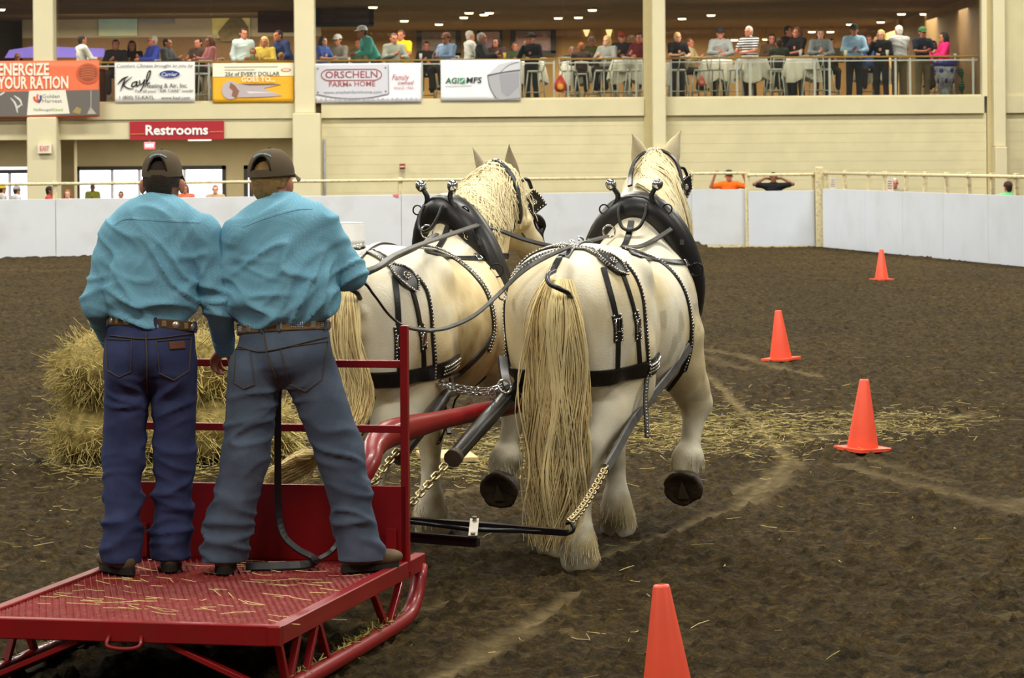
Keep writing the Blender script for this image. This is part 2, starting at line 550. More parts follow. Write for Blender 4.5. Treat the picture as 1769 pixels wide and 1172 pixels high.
# ================================================================ SETTING
def seg_dist(x, y, poly):
    best = np.full(x.shape, 1e9)
    for (a, b) in zip(poly[:-1], poly[1:]):
        ax, ay = a[0], a[1]; bx_, by_ = b[0] - ax, b[1] - ay
        l2 = bx_ * bx_ + by_ * by_ + 1e-9
        t = np.clip(((x - ax) * bx_ + (y - ay) * by_) / l2, 0, 1)
        best = np.minimum(best, np.hypot(x - ax - t * bx_, y - ay - t * by_))
    return best
TRACKS = [  # image polyline on the ground, half width (m), strength
    ([(1216, 645), (1250, 675), (1290, 715), (1330, 758), (1362, 795)], 0.045, 1.0),
    ([(1365, 790), (1345, 815), (1310, 845), (1270, 880), (1215, 897), (1100, 937), (1020, 965)], 0.045, 1.0),
    ([(1375, 800), (1340, 835), (1315, 850), (1295, 868)], 0.10, 0.8),
    ([(1335, 815), (1290, 840), (1262, 852)], 0.05, 0.8),
    ([(1215, 603), (1290, 618), (1350, 635), (1412, 648)], 0.09, 0.7),
    ([(1215, 618), (1260, 630), (1300, 638)], 0.12, 0.4),
    ([(1335, 722), (1400, 718), (1475, 713)], 0.07, 0.6),
    ([(1545, 716), (1620, 722), (1700, 716)], 0.12, 0.55),
    ([(1380, 762), (1440, 748), (1520, 738), (1600, 742)], 0.18, 0.35),
    ([(1440, 800), (1560, 830), (1650, 852), (1710, 868), (1780, 885)], 0.11, 0.55),
    ([(1500, 790), (1570, 815), (1640, 832)], 0.09, 0.45),
    ([(1755, 870), (1800, 860)], 0.22, 0.8),
    ([(998, 1022), (960, 1050), (930, 1072), (890, 1095), (850, 1125), (760, 1165), (700, 1195)], 0.05, 1.0),
    ([(905, 1090), (850, 1120), (800, 1148)], 0.09, 0.8),
    ([(715, 1060), (745, 1048), (790, 1036)], 0.06, 0.7),
    ([(690, 868), (760, 857), (830, 835), (865, 826)], 0.06, 0.7),
    ([(880, 1048), (930, 1052)], 0.03, 0.5),
    ([(975, 1096), (1000, 1100)], 0.06, 0.5),
    ([(0, 465), (60, 468), (140, 466)], 0.15, 0.3),
    ([(1730, 1060), (1770, 1058)], 0.05, 0.6),
    ([(340, 1120), (390, 1108)], 0.05, 0.6),
]
def build_floor():
    rows = np.concatenate([[-40, -15, 0, 5, 8], np.geomspace(9.5, 90, 700)])
    u = np.concatenate([[-4.0, -2.0], np.linspace(-1, 1, 560), [2.0, 4.0]])
    Y = np.repeat(rows[:, None], len(u), 1)
    X = u[None, :] * (3.2 + 0.2 * np.maximum(Y, 0))
    d = np.maximum(Y, 4)
    z = 0.05 * fbm(X * 1.1, Y * 0.9, 3) + 0.06 * fbm(X * 5, Y * 5, 3) + 0.07 * (np.abs(fbm(X * 13, Y * 13, 2)))
    clod = np.clip(fbm(X * 22, Y * 17 + 40, 2) - 0.02, 0, 1)
    z += clod * 0.14
    z -= 0.016
    mask = np.zeros_like(X)
    near = (Y > 9)
    wob = fbm(X * 4, Y * 4, 3) * 0.12
    for poly, hw, st in TRACKS:
        wp = [G(*p) for p in poly]
        dist = seg_dist(X, Y, wp) + np.abs(wob) * min(1, hw * 8) * 0.8 + wob * 0.3
        mask = np.maximum(mask, st * np.clip(1.4 - dist / hw, 0, 1))
    brk = np.clip(0.95 + fbm(X * 6 + 9, Y * 6, 3) * 2.2, 0, 1)
    mask = np.clip(mask, 0, 1) * brk * near
    z = z * (1 - 0.75 * mask) - 0.012 * mask
    # dirt banked up against the barrier
    bank = np.clip((Y - 59) / 4.0, 0, 1) * 0.10 * (1 + 1.2 * fbm(X * 1.6, Y * 1.6, 2)) * (X < 4) * (Y < 66)
    z += bank
    z[Y < 9] = -0.02; z[Y > 66.5] = -0.02
    V = np.stack([X, Y, z], -1).reshape(-1, 3)
    nr, nc = X.shape
    i = np.arange(nr - 1)[:, None] * nc + np.arange(nc - 1)[None, :]
    Q = np.stack([i, i + 1, i + nc + 1, i + nc], -1).reshape(-1, 4)
    m = bpy.data.materials.new('tilled_dirt'); m.use_nodes = True
    nt = m.node_tree; N = nt.nodes; L = nt.links; b = N['Principled BSDF']
    b.inputs['Roughness'].default_value = 0.95; b.inputs['Specular IOR Level'].default_value = 0.12
    tc = N.new('ShaderNodeTexCoord')
    def noise(sc, det=5, rough=0.6):
        n = N.new('ShaderNodeTexNoise'); n.inputs['Scale'].default_value = sc; n.inputs['Detail'].default_value = det; n.inputs['Roughness'].default_value = rough
        L.new(tc.outputs['Object'], n.inputs['Vector']); return n.outputs['Fac']
    def ramp(f, stops):
        r = N.new('ShaderNodeValToRGB'); e = r.color_ramp.elements
        while len(e) < len(stops): e.new(0.5)
        for k, (p, c) in enumerate(stops): e[k].position = p; e[k].color = c
        L.new(f, r.inputs['Fac']); return r.outputs['Color']
    c1 = ramp(noise(11, 9, 0.8), [(0.34, lin((24, 18, 9))), (0.46, lin((58, 47, 25))), (0.56, lin((82, 67, 37))), (0.70, lin((122, 102, 60)))])
    c2 = ramp(noise(0.35, 3), [(0.3, (0.78, 0.78, 0.76, 1)), (0.7, (1.18, 1.14, 1.08, 1))])
    mx = N.new('ShaderNodeMix'); mx.data_type = 'RGBA'; mx.blend_type = 'MULTIPLY'; mx.inputs[0].default_value = 1
    L.new(c1, mx.inputs[6]); L.new(c2, mx.inputs[7])
    fl = ramp(noise(55, 2), [(0.64, (0, 0, 0, 1)), (0.74, (0.55, 0.55, 0.55, 1))])
    mf = N.new('ShaderNodeMix'); mf.data_type = 'RGBA'; L.new(fl, mf.inputs[0]); L.new(mx.outputs[2], mf.inputs[6]); mf.inputs[7].default_value = lin((118, 100, 60))
    at = N.new('ShaderNodeVertexColor'); at.layer_name = 'Track'
    tcol = ramp(noise(14, 5), [(0.3, lin((106, 91, 60))), (0.7, lin((148, 129, 89)))])
    mt = N.new('ShaderNodeMix'); mt.data_type = 'RGBA'
    L.new(at.outputs['Color'], mt.inputs[0]); L.new(mf.outputs[2], mt.inputs[6]); L.new(tcol, mt.inputs[7])
    L.new(mt.outputs[2], b.inputs['Base Color'])
    bp = N.new('ShaderNodeBump'); bp.inputs['Strength'].default_value = 1.0; bp.inputs['Distance'].default_value = 0.06
    L.new(noise(26, 6, 0.7), bp.inputs['Height']); L.new(bp.outputs['Normal'], b.inputs['Normal'])
    o = link('floor', np_mesh('floor', V, Q, m))
    set_cols(o, np.repeat(mask.reshape(-1, 1), 3, 1), 'Track')
    o['kind'] = 'structure'
build_floor()

# ---------------------------------------------------------------- building behind the arena
WY = 73.0
def bx(px, d=WY): return (px - CX - ROLL * 0) * d / F_PX
def bz(py, px=884.5, d=WY): return CAM_H - ((py - HOR) + ROLL * (px - CX)) * d / F_PX
CREAM = M('cream_painted_block', (208, 198, 158), 0.75, var=0.05, scale=2.5, bump=0.25, bscale=30)
CREAM_D = M('cream_painted_column', (212, 202, 166), 0.7, var=0.03, scale=2)
CREAM_BAND = M('cream_painted_band', (208, 198, 160), 0.7, var=0.04, scale=2)
BEIGE = M('lobby_beige_wall', (172, 158, 120), 0.8, var=0.04, scale=2)
BROWN = M('dining_brown_wall', (146, 116, 74), 0.8, var=0.12, scale=0.7)
GREYW = M('dining_grey_wall', (150, 138, 118), 0.8, var=0.08, scale=0.8)
CEIL = M('dining_dark_ceiling', (104, 82, 54), 0.9, var=0.1, scale=1)
CARPET = M('dining_carpet', (98, 84, 52), 0.95, var=0.2, scale=4)
WHITEMET = M('white_painted_steel', (206, 210, 206), 0.4, var=0.03)
def struct(name, mb, mat):
    o = obj(name, mb, mat); o['kind'] = 'structure'; return o
def slab(x0, x1, y0, y1, z0, z1, mb=None):
    mb = mb or MB()
    mb.box(((x0 + x1) / 2, (y0 + y1) / 2, (z0 + z1) / 2), (x1 - x0, y1 - y0, z1 - z0))
    return mb
SILL_R = bz(170, 1200); SILL_L = bz(178, 300)
BAND_R = bz(200, 1100)
FLOOR2 = SILL_R - 0.02
# bands under the windows
struct('trim_1', slab(bx(556), bx(1113), WY - 0.06, WY + 0.3, BAND_R, SILL_R), CREAM_BAND)
struct('trim_2', slab(bx(1150), bx(1700), WY - 0.06, WY + 0.3, BAND_R, SILL_R), CREAM_BAND)
struct('trim_3', slab(bx(1735), bx(2400), WY - 0.06, WY + 0.3, BAND_R, SILL_R), CREAM_BAND)
zl2 = bz(207, 300); zl3 = bz(240, 300)
struct('trim_4', slab(bx(98), bx(512), WY - 0.08, WY + 0.3, zl2 + 0.012, SILL_L), CREAM_BAND)
struct('trim_5', slab(bx(98), bx(512), WY - 0.02, WY + 0.3, zl3, zl2), CREAM_BAND)
struct('trim_6', slab(bx(-700), bx(60), WY - 0.08, WY + 0.3, zl2 + 0.012, SILL_L), CREAM_BAND)
struct('trim_7', slab(bx(-700), bx(55), WY - 0.02, WY + 0.3, zl3, zl2), CREAM_BAND)
# siding courses of the lower wall
def siding(name, px0, px1):
    w = struct(name, slab(bx(px0), bx(px1), WY + 0.06, WY + 0.3, 0, BAND_R), CREAM)
    z = BAND_R - 0.012; ch = 0.222
    i = 0; me = None
    while z > 0.02:
        z0 = max(0, z - ch)
        obj('course', slab(bx(px0) + .003, bx(px1) - .003, WY + 0.05, WY + 0.07, z0 + 0.0035, z), CREAM, w)
        z = z0; i += 1
siding('wall_back', 556, 1116)
siding('wall_back.001', 1150, 1705)
siding('wall_back.002', 1735, 2400)
slab_r = slab(bx(1738), bx(2400), WY, WY + 0.3, SILL_R, 9.5)
struct('wall_upper', slab_r, CREAM)
# columns
def column(name, upper, lower, zs):
    mb = MB()
    (u0, u1), (l0, l1) = upper, lower
    mb.box(((bx(u0) + bx(u1)) / 2, WY - .05, (zs + 10) / 2), (bx(u1) - bx(u0), 0.55, 10 - zs), bev=0.02)
    mb.box(((bx(l0) + bx(l1)) / 2, WY - .12, zs / 2), (bx(l1) - bx(l0), 0.75, zs), bev=0.02)
    return struct(name, mb, CREAM_D)
column('wall_column', (62, 97), (52, 103), bz(203, 80))
column('wall_column.001', (511, 546), (508, 556), bz(196, 530))
column('wall_column.002', (1127, 1150), (1127, 1150), bz(260))
struct('trim_8', slab(bx(1113), bx(1128), WY - 0.02, WY + .3, 0, 10), M('cream_painted_shade', (188, 174, 128), .7, var=.03))  # darker cream: shade of the column side put into the colour
column('wall_column.003', (1714, 1735), (1714, 1735), bz(260))
struct('trim_9', slab(bx(1697), bx(1706), WY - 0.05, WY + .3, SILL_R, 10), CREAM_D)
struct('trim_10', slab(bx(1706), bx(1715), WY + 0.02, WY + .3, 0, 10), M('cream_painted_shade'))  # recess strip with the same shade put into its colour
# lobby behind the left bays
LY = 79.0
lx0, lx1 = bx(-700, LY), bx(520, LY)
def lz(py, px=260): return bz(py, px, LY)
win_top = lz(287); w2_top = lz(293, 30)
struct('wall_lobby', slab(lx0, lx1, LY, LY + .2, win_top, 3.2), BEIGE)
mb = MB()
slab(bx(58, LY), bx(130, LY), LY, LY + .2, 0, win_top, mb); slab(bx(390, LY), bx(421, LY), LY, LY + .2, 0, win_top, mb); slab(bx(437, LY), bx(540, LY), LY, LY + .2, 0, win_top, mb)
struct('wall_lobby.001', mb, BEIGE)
struct('wall_lobby_side', slab(bx(104, 75), bx(128, 75), 75.0, 75.5, 0, 3.2), BEIGE)
struct('ceiling_lobby', slab(lx0, bx(545), WY + .3, LY, zl3 + 0.02, zl3 + .2), M('lobby_ceiling', (150, 140, 110), .9))
struct('wall_lobby_right', slab(bx(530), bx(545), WY + .3, LY, 0, 3.2), BEIGE)
struct('floor_lobby', slab(lx0, lx1, WY - .5, LY, -0.05, -0.012), M('lobby_floor', (120, 112, 96), .5))
def daylight(name, a, b_, c, s, scale):
    m = bpy.data.materials.new(name); m.use_nodes = True; nt = m.node_tree; N = nt.nodes; L = nt.links
    N.remove(N['Principled BSDF'])
    tc = N.new('ShaderNodeTexCoord'); n = N.new('ShaderNodeTexNoise'); n.inputs['Scale'].default_value = scale; n.inputs['Detail'].default_value = 2
    L.new(tc.outputs['Object'], n.inputs['Vector'])
    r = N.new('ShaderNodeValToRGB'); e = r.color_ramp.elements
    e[0].position = .38; e[0].color = lin(a); e[1].position = .62; e[1].color = lin(c); q = e.new(.5); q.color = lin(b_)
    L.new(n.outputs['Fac'], r.inputs['Fac'])
    em = N.new('ShaderNodeEmission'); em.inputs[1].default_value = s
    L.new(r.outputs['Color'], em.inputs[0]); L.new(em.outputs[0], N['Material Output'].inputs[0])
    return m
DAY = daylight('daylight_outside', (206, 220, 250), (244, 247, 255), (255, 255, 255), 3.2, 1.0)
DARKF = M('dark_bronze_frame', (44, 42, 34), 0.5, var=.05)
PGL = glass_mat('window_glass', (246, 246, 242), 0.95)
def lobby_window(name, px0, px1, mulls, top):
    fr = MB(); y = LY + .05
    x0, x1 = bx(px0, LY), bx(px1, LY)
    fr.box(((x0 + x1) / 2, y, top - .05), (x1 - x0, .14, .10))
    for x in (x0 + .05, x1 - .05): fr.box((x, y, top / 2), (.10, .14, top))
    w = struct(name, fr, DARKF)
    xs = [x0] + [bx(m, LY) for m in mulls] + [x1]
    for m in mulls:
        obj('mullion', MB().box((bx(m, LY), y, top / 2 - .05), (.07, .1, top - .1)), M('pale_mullion', (200, 202, 210), .5), w)
    for a, b_ in zip(xs[:-1], xs[1:]):
        obj('pane', MB().box(((a + b_) / 2, y + .02, top / 2 - .05), (b_ - a - .1, .012, top - .12)), PGL, w)
    return w
lobby_window('window_1', 130, 390, (193, 240, 318), win_top)
lobby_window('window_2', -330, 58, (-230, -120, 16), w2_top)
lobby_window('window_3', 421, 437, (), win_top)
struct('sky_outside', slab(lx0, lx1, 84, 84.05, -0.3, 3.0), DAY)
# ---------------------------------------------------------------- dining hall on the upper floor
DY = 94.0; CZ = 5.78
struct('floor_upper', slab(bx(-700), bx(1700), WY + .1, DY, FLOOR2 - .25, FLOOR2 - .02), CARPET)
struct('ceiling_dining', slab(bx(-700), bx(1700), WY + .3, DY, CZ, CZ + .2), CEIL)
struct('wall_dining_back', slab(bx(-700), bx(1800), DY, DY + .2, FLOOR2, CZ), BROWN)
struct('wall_dining_right', slab(bx(1700), bx(1702.5), WY + .3, DY, FLOOR2, CZ), BROWN)
struct('wall_dining_pier', slab(bx(1554, 88), bx(1594, 88), 88, 88.5, FLOOR2, CZ), M('pier_tan', (182, 152, 104), .8, var=.05))
struct('wall_header', slab(bx(-700), bx(1738), WY - .1, WY + .3, CZ + .25, 10), CREAM)
# partition with murals behind the left bay
PY = 84.0
struct('wall_dining_left', slab(bx(40, PY), bx(556, PY), PY, PY + .2, bz(64, 300, PY), CZ), GREYW)
struct('wall_dining_left.001', slab(bx(40, PY), bx(556, PY), PY, PY + .2, FLOOR2, bz(64, 300, PY)), M('wainscot_brown', (104, 76, 46), .7, var=.1))
struct('wall_dining_left.002', slab(bx(-120, PY), bx(40, PY), PY + 1, PY + 1.2, FLOOR2, CZ), M('dark_bar_wall', (70, 58, 44), .8))
# upper window glazing: tall panes between the columns
def glazing(name, px0, px1, seams, z0):
    fr = MB(); y = WY + .12
    fr.box(((bx(px0) + bx(px1)) / 2, y, z0 + .02), (bx(px1) - bx(px0), .08, .05))
    w = struct(name, fr, CREAM_BAND)
    xs = [bx(px0)] + [bx(s) for s in seams] + [bx(px1)]
    for a, b_ in zip(xs[:-1], xs[1:]):
        obj('pane', MB().box(((a + b_) / 2, y, (z0 + 6.1) / 2), (b_ - a - .012, .012, 6.1 - z0)), PGL, w)
glazing('window_4', 97, 511, (237, 366), SILL_L)
glazing('window_5', 547, 1113, (690, 833, 975), SILL_R)
glazing('window_6', 1150, 1697, (1285, 1420, 1556), SILL_R)
glazing('window_7', -300, 62, (-60,), SILL_L)
# lamps of the dining hall
LAMP = M('lamp_diffuser_glow', (255, 232, 180), .5, var=0, emit=6.0)
LAMPB = M('lamp_rim', (200, 190, 170), .4)
spots = [(1025, 15), (966, 29), (1001, 28), (812, 20), (803, 28), (847, 20), (838, 23), (646, 10), (1665, 14), (1598, 22), (1559, 22), (1523, 36), (1470, 40), (1404, 53), (1436, 53), (1365, 56), (1270, 67), (1325, 66), (1248, 76), (1230, 24), (1180, 30), (700, 34), (760, 40), (3, 14)]
lamp0 = None
ORD = ['leftmost', 'second', 'third', 'fourth', 'fifth', 'sixth', 'seventh', 'eighth', 'ninth', 'tenth', 'eleventh', 'twelfth', 'thirteenth', 'fourteenth']
def lamp_label(px):
    bay = 0 if px < 530 else 1 if px < 1130 else 2
    xs = sorted(q[0] for q in spots if (0 if q[0] < 530 else 1 if q[0] < 1130 else 2) == bay)
    k = xs.index(px)
    return 'round glowing ceiling lamp, %s in the %s bay of the dining hall' % (ORD[k] + (' from the left' if k else ''), ('left', 'middle', 'right')[bay])
where = ['nearest the front over the middle bay', 'left of the pair beside the middle column', 'right of the pair beside the middle column']
for i, (px, py) in enumerate(spots):
    d = min(93.4, (CZ - .03 - CAM_H) * F_PX / max(30, (HOR - py) - ROLL * (px - CX)))
    zz = min(CZ, bz(py, px, d) + 0.02)
    p = Vector((bx(px, d), d, zz))
    nm = 'ceiling_lamp'
    lab = lamp_label(px)
    if lamp0 is None:
        lamp0 = thing(nm, lab, 'lamp', p, group='round dining hall ceiling lamps')
        obj('diffuser', MB().lathe([(.001, -.09), (.10, -.085), (.115, -.05)], n=16), LAMP, lamp0, world=False)
        obj('rim', MB().lathe([(.115, -.05), (.14, -.045), (.13, -.01), (.03, 0.0), (.02, .35)], n=16), LAMPB, lamp0, world=False)
    else:
        dup(lamp0, p, 0, lab)
for _x in (bx(120, 79), bx(400, 79), bx(700, 80), bx(950, 80), bx(1250, 80), bx(1550, 80)):
    area_light('dining_lamp_and_fill', (_x, 76.2, CZ - .25), 3, 1.6, 85, (1, .92, .78))
    area_light('dining_lamp_and_fill', (_x, 82, CZ - .25), 3, 2.2, 150, (1, .88, .66))
    area_light('dining_lamp_and_fill', (_x, 90.5, CZ - .25), 3, 3, 430, (1, .86, .62))
for _x in (bx(150, 81), bx(300, 81), bx(430, 81)):
    area_light('dining_lamp_and_fill', (_x, 80.6, CZ - .2), 2, 1.2, 50, (1, .9, .7), (math.radians(38), 0, 0))  # unseen lights added to brighten the murals
for _x in (bx(-60, 76), bx(260, 76), bx(450, 76)):
    area_light('lobby_lamp_light', (_x, 76.2, zl3 - .02), 2, 1.2, 120, (1, .95, .85))
# sconce glows: two wall lamps
for px, py in ((1013, 43), (1052, 38)):
    p = P(px, py, DY - .05)
    t = thing('wall_sconce', 'tall glowing wall sconce %s on the brown dining wall' % ('left of a taller one' if px < 1030 else 'right of a smaller one'), 'lamp', p)
    hh = .35 if px < 1030 else .5
    obj('shade', MB().lathe([(.03, -hh), (.10, -hh * .5), (.12, 0), (.08, hh * .6), (.02, hh)], p, n=12), M('sconce_glow', (255, 226, 160), .5, var=0, emit=1.1), t)
    obj('bracket', MB().box(p + Vector((0, .05, -.1)), (.08, .08, .2)), LAMPB, t)

# ---------------------------------------------------------------- arena barrier
PANEL = M('white_barrier_panel', (214, 218, 224), 0.35, var=0.03, scale=1.2, dirt=(170, 165, 150), dscale=1.5, damt=.25)
PANEL_BLUISH = M('white_barrier_bluish_panel', (212, 218, 228), .35, var=.03, scale=1.2, dirt=(180, 176, 165), dscale=1.5, damt=.2)  # slightly bluer white for the right-hand panels
RAIL = M('cream_rail_paint', (222, 208, 164), 0.5, var=.06, dirt=(120, 90, 50), dscale=14, damt=.5)
A0 = Vector((-14.5, 59.6, 0)); C1 = P(1195, 430, 65.2); C1.z = 0
C2 = P(1408, 430, 65.2); C2.z = 0; C3 = P(1424, 430, 65.0); C3.z = 0
E1 = P(1769, 462, 53.6); E1.z = 0; E1 = C3 + (E1 - C3) * 1.6
def barrier(name, label, a, b, joints, mat, top=1.22, railz=1.53, postf=None, cat='barrier', foot=False, zb=0.0):
    """joints: fractions along the run where panels meet."""
    a = Vector(a); b = Vector(b); u = (b - a).normalized(); L_ = (b - a).length
    n = Vector((u.y, -u.x, 0))     # faces the camera side
    if n.y > 0: n = -n
    t = thing(name, label, cat, a)
    R = Matrix((u, -n, Vector((0, 0, 1)))).transposed()
    js = [0] + list(joints) + [1]
    for f0, f1 in zip(js[:-1], js[1:]):
        p = a + u * L_ * (f0 + f1) / 2 + n * .02 + Vector((0, 0, (top + zb) / 2))
        obj('panel', MB().box(p, (L_ * (f1 - f0) - .012, .025, top - zb), R, bev=.004), mat, t)
    obj('top_rail', MB().tube([a + Vector((0, 0, railz)), b + Vector((0, 0, railz))], .032, 10), RAIL, t)
    obj('bottom_rail', MB().bar(a + Vector((0, 0, .06)), b + Vector((0, 0, .06)), .06, .12), RAIL, t)
    for f in (postf or js):
        p = a + u * L_ * f
        obj('post', MB().box(p - n * .05 + Vector((0, 0, (railz + .06) / 2)), (.09, .07, railz + .06), R, bev=.006), RAIL, t)
    return t
L_left = (C1 - A0).length
def frac(px): # fraction of the left run at image column px
    lo, hi = 0.0, 1.0
    for _ in range(40):
        mid = (lo + hi) / 2; p = A0.lerp(C1, mid)
        if CX + F_PX * p.x / p.y < px: lo = mid
        else: hi = mid
    return lo
barrier('arena_barrier', 'long run of white plywood arena barrier with cream top rail behind the team', A0, C1, [frac(x) for x in (-105, 95, 295, 494, 692, 892, 1091)], PANEL, 1.2, 1.5)
mid = C1.lerp(C2, .455)
barrier('arena_gate', 'left white gate leaf hung before the corner post, under the boy in orange', C1, mid, [], PANEL, 1.24, 1.58, cat='gate', zb=.06)
barrier('arena_gate', 'right white gate leaf standing slightly ajar, under the boy in black', mid + Vector((0, -.15, 0)), C2 + Vector((0, .05, 0)), [], PANEL_BLUISH, 1.20, 1.54, cat='gate', zb=.03)
barrier('arena_barrier', 'run of white arena barrier receding towards the camera at far right', C3, E1, [.155, .28, .405, .535, .66, .80, .9], PANEL_BLUISH, 1.24, 1.57, postf=[0, .07, .155, .21, .28, .34, .405, .47, .535, .6, .66, .8, .9, 1])
cp = MB(); cp.box((C2.x + .09, 65.1, .85), (.16, .16, 1.7), bev=.01)
t = obj('gate_post', cp, RAIL); tag(t, 'thick cream square corner post between the gate and the right barrier', 'post')
# notices pinned to the right fence
for px, w_, lab in ((1444, 14, 'faded white paper notice nearest the corner post'), (1561, 15, 'white paper notice with reddish print beside the peering spectator')):
    pos = C3.lerp(E1, .035 if px < 1500 else .235) + Vector((0, 0, 1.36))
    t = thing('paper_notice', lab, 'notice', pos)
    u = (E1 - C3).normalized()
    R = Matrix((u, Vector((-u.y, u.x, 0)), Vector((0, 0, 1)))).transposed()
    obj('sheet', MB().box(pos, (.38, .01, .26), R), M('notice_paper', (214, 206, 190), .8), t)
    mbx = MB()
    for k in range(4): mbx.box(pos + Vector((0, 0, .07 - .045 * k)) + R @ Vector((0, -.0065 if (R @ Vector((0, -1, 0))).y < 0 else .0065, 0)), (.26 - .03 * (k % 2), .003, .016), R)
    obj('print', mbx, M('notice_print' + str(px), (150, 70, 60) if px > 1500 else (140, 130, 120), .8), t)
# pink tape on the long run
p = P(683, 338, 62.55)
fa = A0.lerp(C1, frac(683))
t = obj('tape_strip', MB().box((fa.x, fa.y - .045, 1.185), (.13, .01, .05)), M('pink_tape', (232, 110, 130), .6)); tag(t, 'short strip of pink tape on the white barrier top', 'tape')
# ================================================================ SLED
RED = M('red_enamel', (140, 17, 21), 0.38, var=0.10, scale=5, coat=.15, dirt=(120, 40, 30), dscale=9, damt=.35)
RED_D = M('red_enamel_panel', (134, 8, 14), 0.42, var=0.06, scale=3, coat=.1)
RED_WORN = M('red_enamel_worn', (144, 48, 44), 0.55, var=0.15, scale=30, dirt=(176, 112, 98), dscale=25, damt=.5)
BLACKST = M('black_painted_steel', (24, 24, 26), 0.28, metal=.3, var=.1)
ZINC = M('zinc_plate', (132, 125, 110), 0.42, metal=.7, var=.15, scale=20)
DZ = 0.30
NR = G(487, 1083, DZ); FR = G(708, 970, DZ)
su = Vector((FR.x - NR.x, FR.y - NR.y, 0)); SL = su.length; su.normalize()
sv = Vector((-su.y, su.x, 0))            # towards the sled's left
SW = 1.29
def S(t, w, z): return NR + su * t + sv * w + Vector((0, 0, z - DZ))
sled = thing('horse_sled', 'low red steel sled with grated deck carrying the two men', 'sled', S(SL / 2, SW / 2, 0))
TIP = 0.27
for w in (-0.0, SW):
    s = 1 if w == 0 else -1
    obj('side_beam', MB().bar(S(-.03, w + s * .025, DZ - .035), S(SL + TIP, w + s * .025, DZ - .035), .05, .075), RED, sled)
obj('rear_beam', MB().bar(S(.0, -.0, DZ - .035), S(.0, SW, DZ - .035), .05, .08), RED, sled)
obj('front_beam', MB().bar(S(SL, 0, DZ - .035), S(SL, SW, DZ - .035), .05, .07), RED, sled)
for k in (1, 2, 3):
    obj('cross_beam', MB().bar(S(SL * k / 4, .05, DZ - .055), S(SL * k / 4, SW - .05, DZ - .055), .04, .04), RED, sled)
obj('deck_sheet', MB().box(S(SL / 2, SW / 2, DZ - .026), (SW - .08, SL - .05, .006), Matrix((sv, su, Vector((0, 0, 1)))).transposed()), RED_D, sled)
g = MB(); pitch = .0265
for sgn, w_, hh in ((1, .006, .011), (-1, .0045, .007)):
    ang = math.radians(22) * sgn
    dl = Vector((math.sin(ang), math.cos(ang)))           # (w, t) direction
    k = -60
    while k < 140:
        # line: w*cos - t*sin = k*pitch, clip to the deck
        c = k * pitch; k += 1
        pts = []
        for t_ in (0.03, SL - .03):
            w = (c + t_ * math.sin(ang)) / math.cos(ang)
            if .05 <= w <= SW - .05: pts.append((w, t_))
        for w in (.05, SW - .05):
            if abs(math.sin(ang)) > 1e-6:
                t_ = (w * math.cos(ang) - c) / math.sin(ang)
                if .03 <= t_ <= SL - .03: pts.append((w, t_))
        if len(pts) >= 2:
            a, b = pts[0], pts[1]
            if abs(a[0] - b[0]) + abs(a[1] - b[1]) > .05:
                A_ = S(a[1], a[0], DZ - .016); B_ = S(b[1], b[0], DZ - .016)
                s_, u_ = frame(B_ - A_)
                g.add([A_ - s_ * w_, A_ + u_ * hh, A_ + s_ * w_, B_ - s_ * w_, B_ + u_ * hh, B_ + s_ * w_], [(0, 1, 4, 3), (1, 2, 5, 4), (0, 3, 5, 2)])
gr = obj('deck_grating', g, RED_WORN, sled); gr['kind'] = 'stuff'; gr['label'] = 'worn red expanded metal deck grating'
# runners with struts
for side in (0, 1):
    w = .02 if side == 0 else SW - .02
    path = [S(-.35, w, .045), S(-.1, w, .04), S(.6, w, .04), S(1.3, w, .04), S(SL - .12, w, .045), S(SL + .05, w, .06), S(SL + .16, w, .11), S(SL + .22, w, .19), S(SL + TIP - .02, w, DZ - .05)]
    obj('runner', MB().tube(catmull(path, 40), .036, 10), RED, sled)
    for (t0, t1) in ((.02, .12), (.27, .14), (.50, .36), (.54, .68), (.90, 1.06), (SL - .06, 1.10 + SL - SL)):
        a = S(min(t0 / 1.0, SL), w, DZ - .07); b = S(t1, w, .05)
        if t0 > SL - .1: a = S(SL - .08, w, DZ - .07); b = S(SL - .30, w, .05)
        if abs(t0 - .90) < .01: a = S(SL * .72, w, DZ - .07); b = S(SL - .32, w, .05)
        obj('strut', MB().bar(a, b, .028, .028), RED, sled)
    # earth and straw caught on the runner
# rear diagonal braces
obj('rear_brace', MB().bar(S(.02, SW * .36, DZ - .08), S(.02, .06, .05), .045, .02), RED, sled)
obj('rear_brace', MB().bar(S(.02, SW * .64, DZ - .08), S(.02, SW - .06, .05), .045, .02), RED, sled)
obj('pull_loop', MB().tube(catmull([S(-.025, SW * .53, DZ - .05), S(-.05, SW * .53, DZ - .085), S(-.055, SW * .48, DZ - .095), S(-.05, SW * .43, DZ - .085), S(-.025, SW * .43, DZ - .05)], 16), .008, 8), RED, sled)
# front board, posts and rails
FB = SL - .02
obj('front_board', MB().box(S(FB, SW / 2, DZ + .165), (SW - .02, .014, .33), Matrix((sv, su, Vector((0, 0, 1)))).transposed()), RED_D, sled)
for w in (.015, SW - .015):
    obj('post', MB().bar(S(FB + .01, w, .05 + DZ - .1), S(FB + .01, w, 1.335), .034, .034, up=su), RED, sled)
    obj('gusset', MB().bar(S(FB - .03, w + (.055 if w < .5 else -.055), DZ), S(FB - .03, w + (.055 if w < .5 else -.055), DZ + .15), .045, .012, up=su), RED, sled)
for z in (1.165, .88):
    obj('rail', MB().bar(S(FB + .01, .03, z), S(FB + .01, SW - .03, z), .03, .032), RED_D, sled)
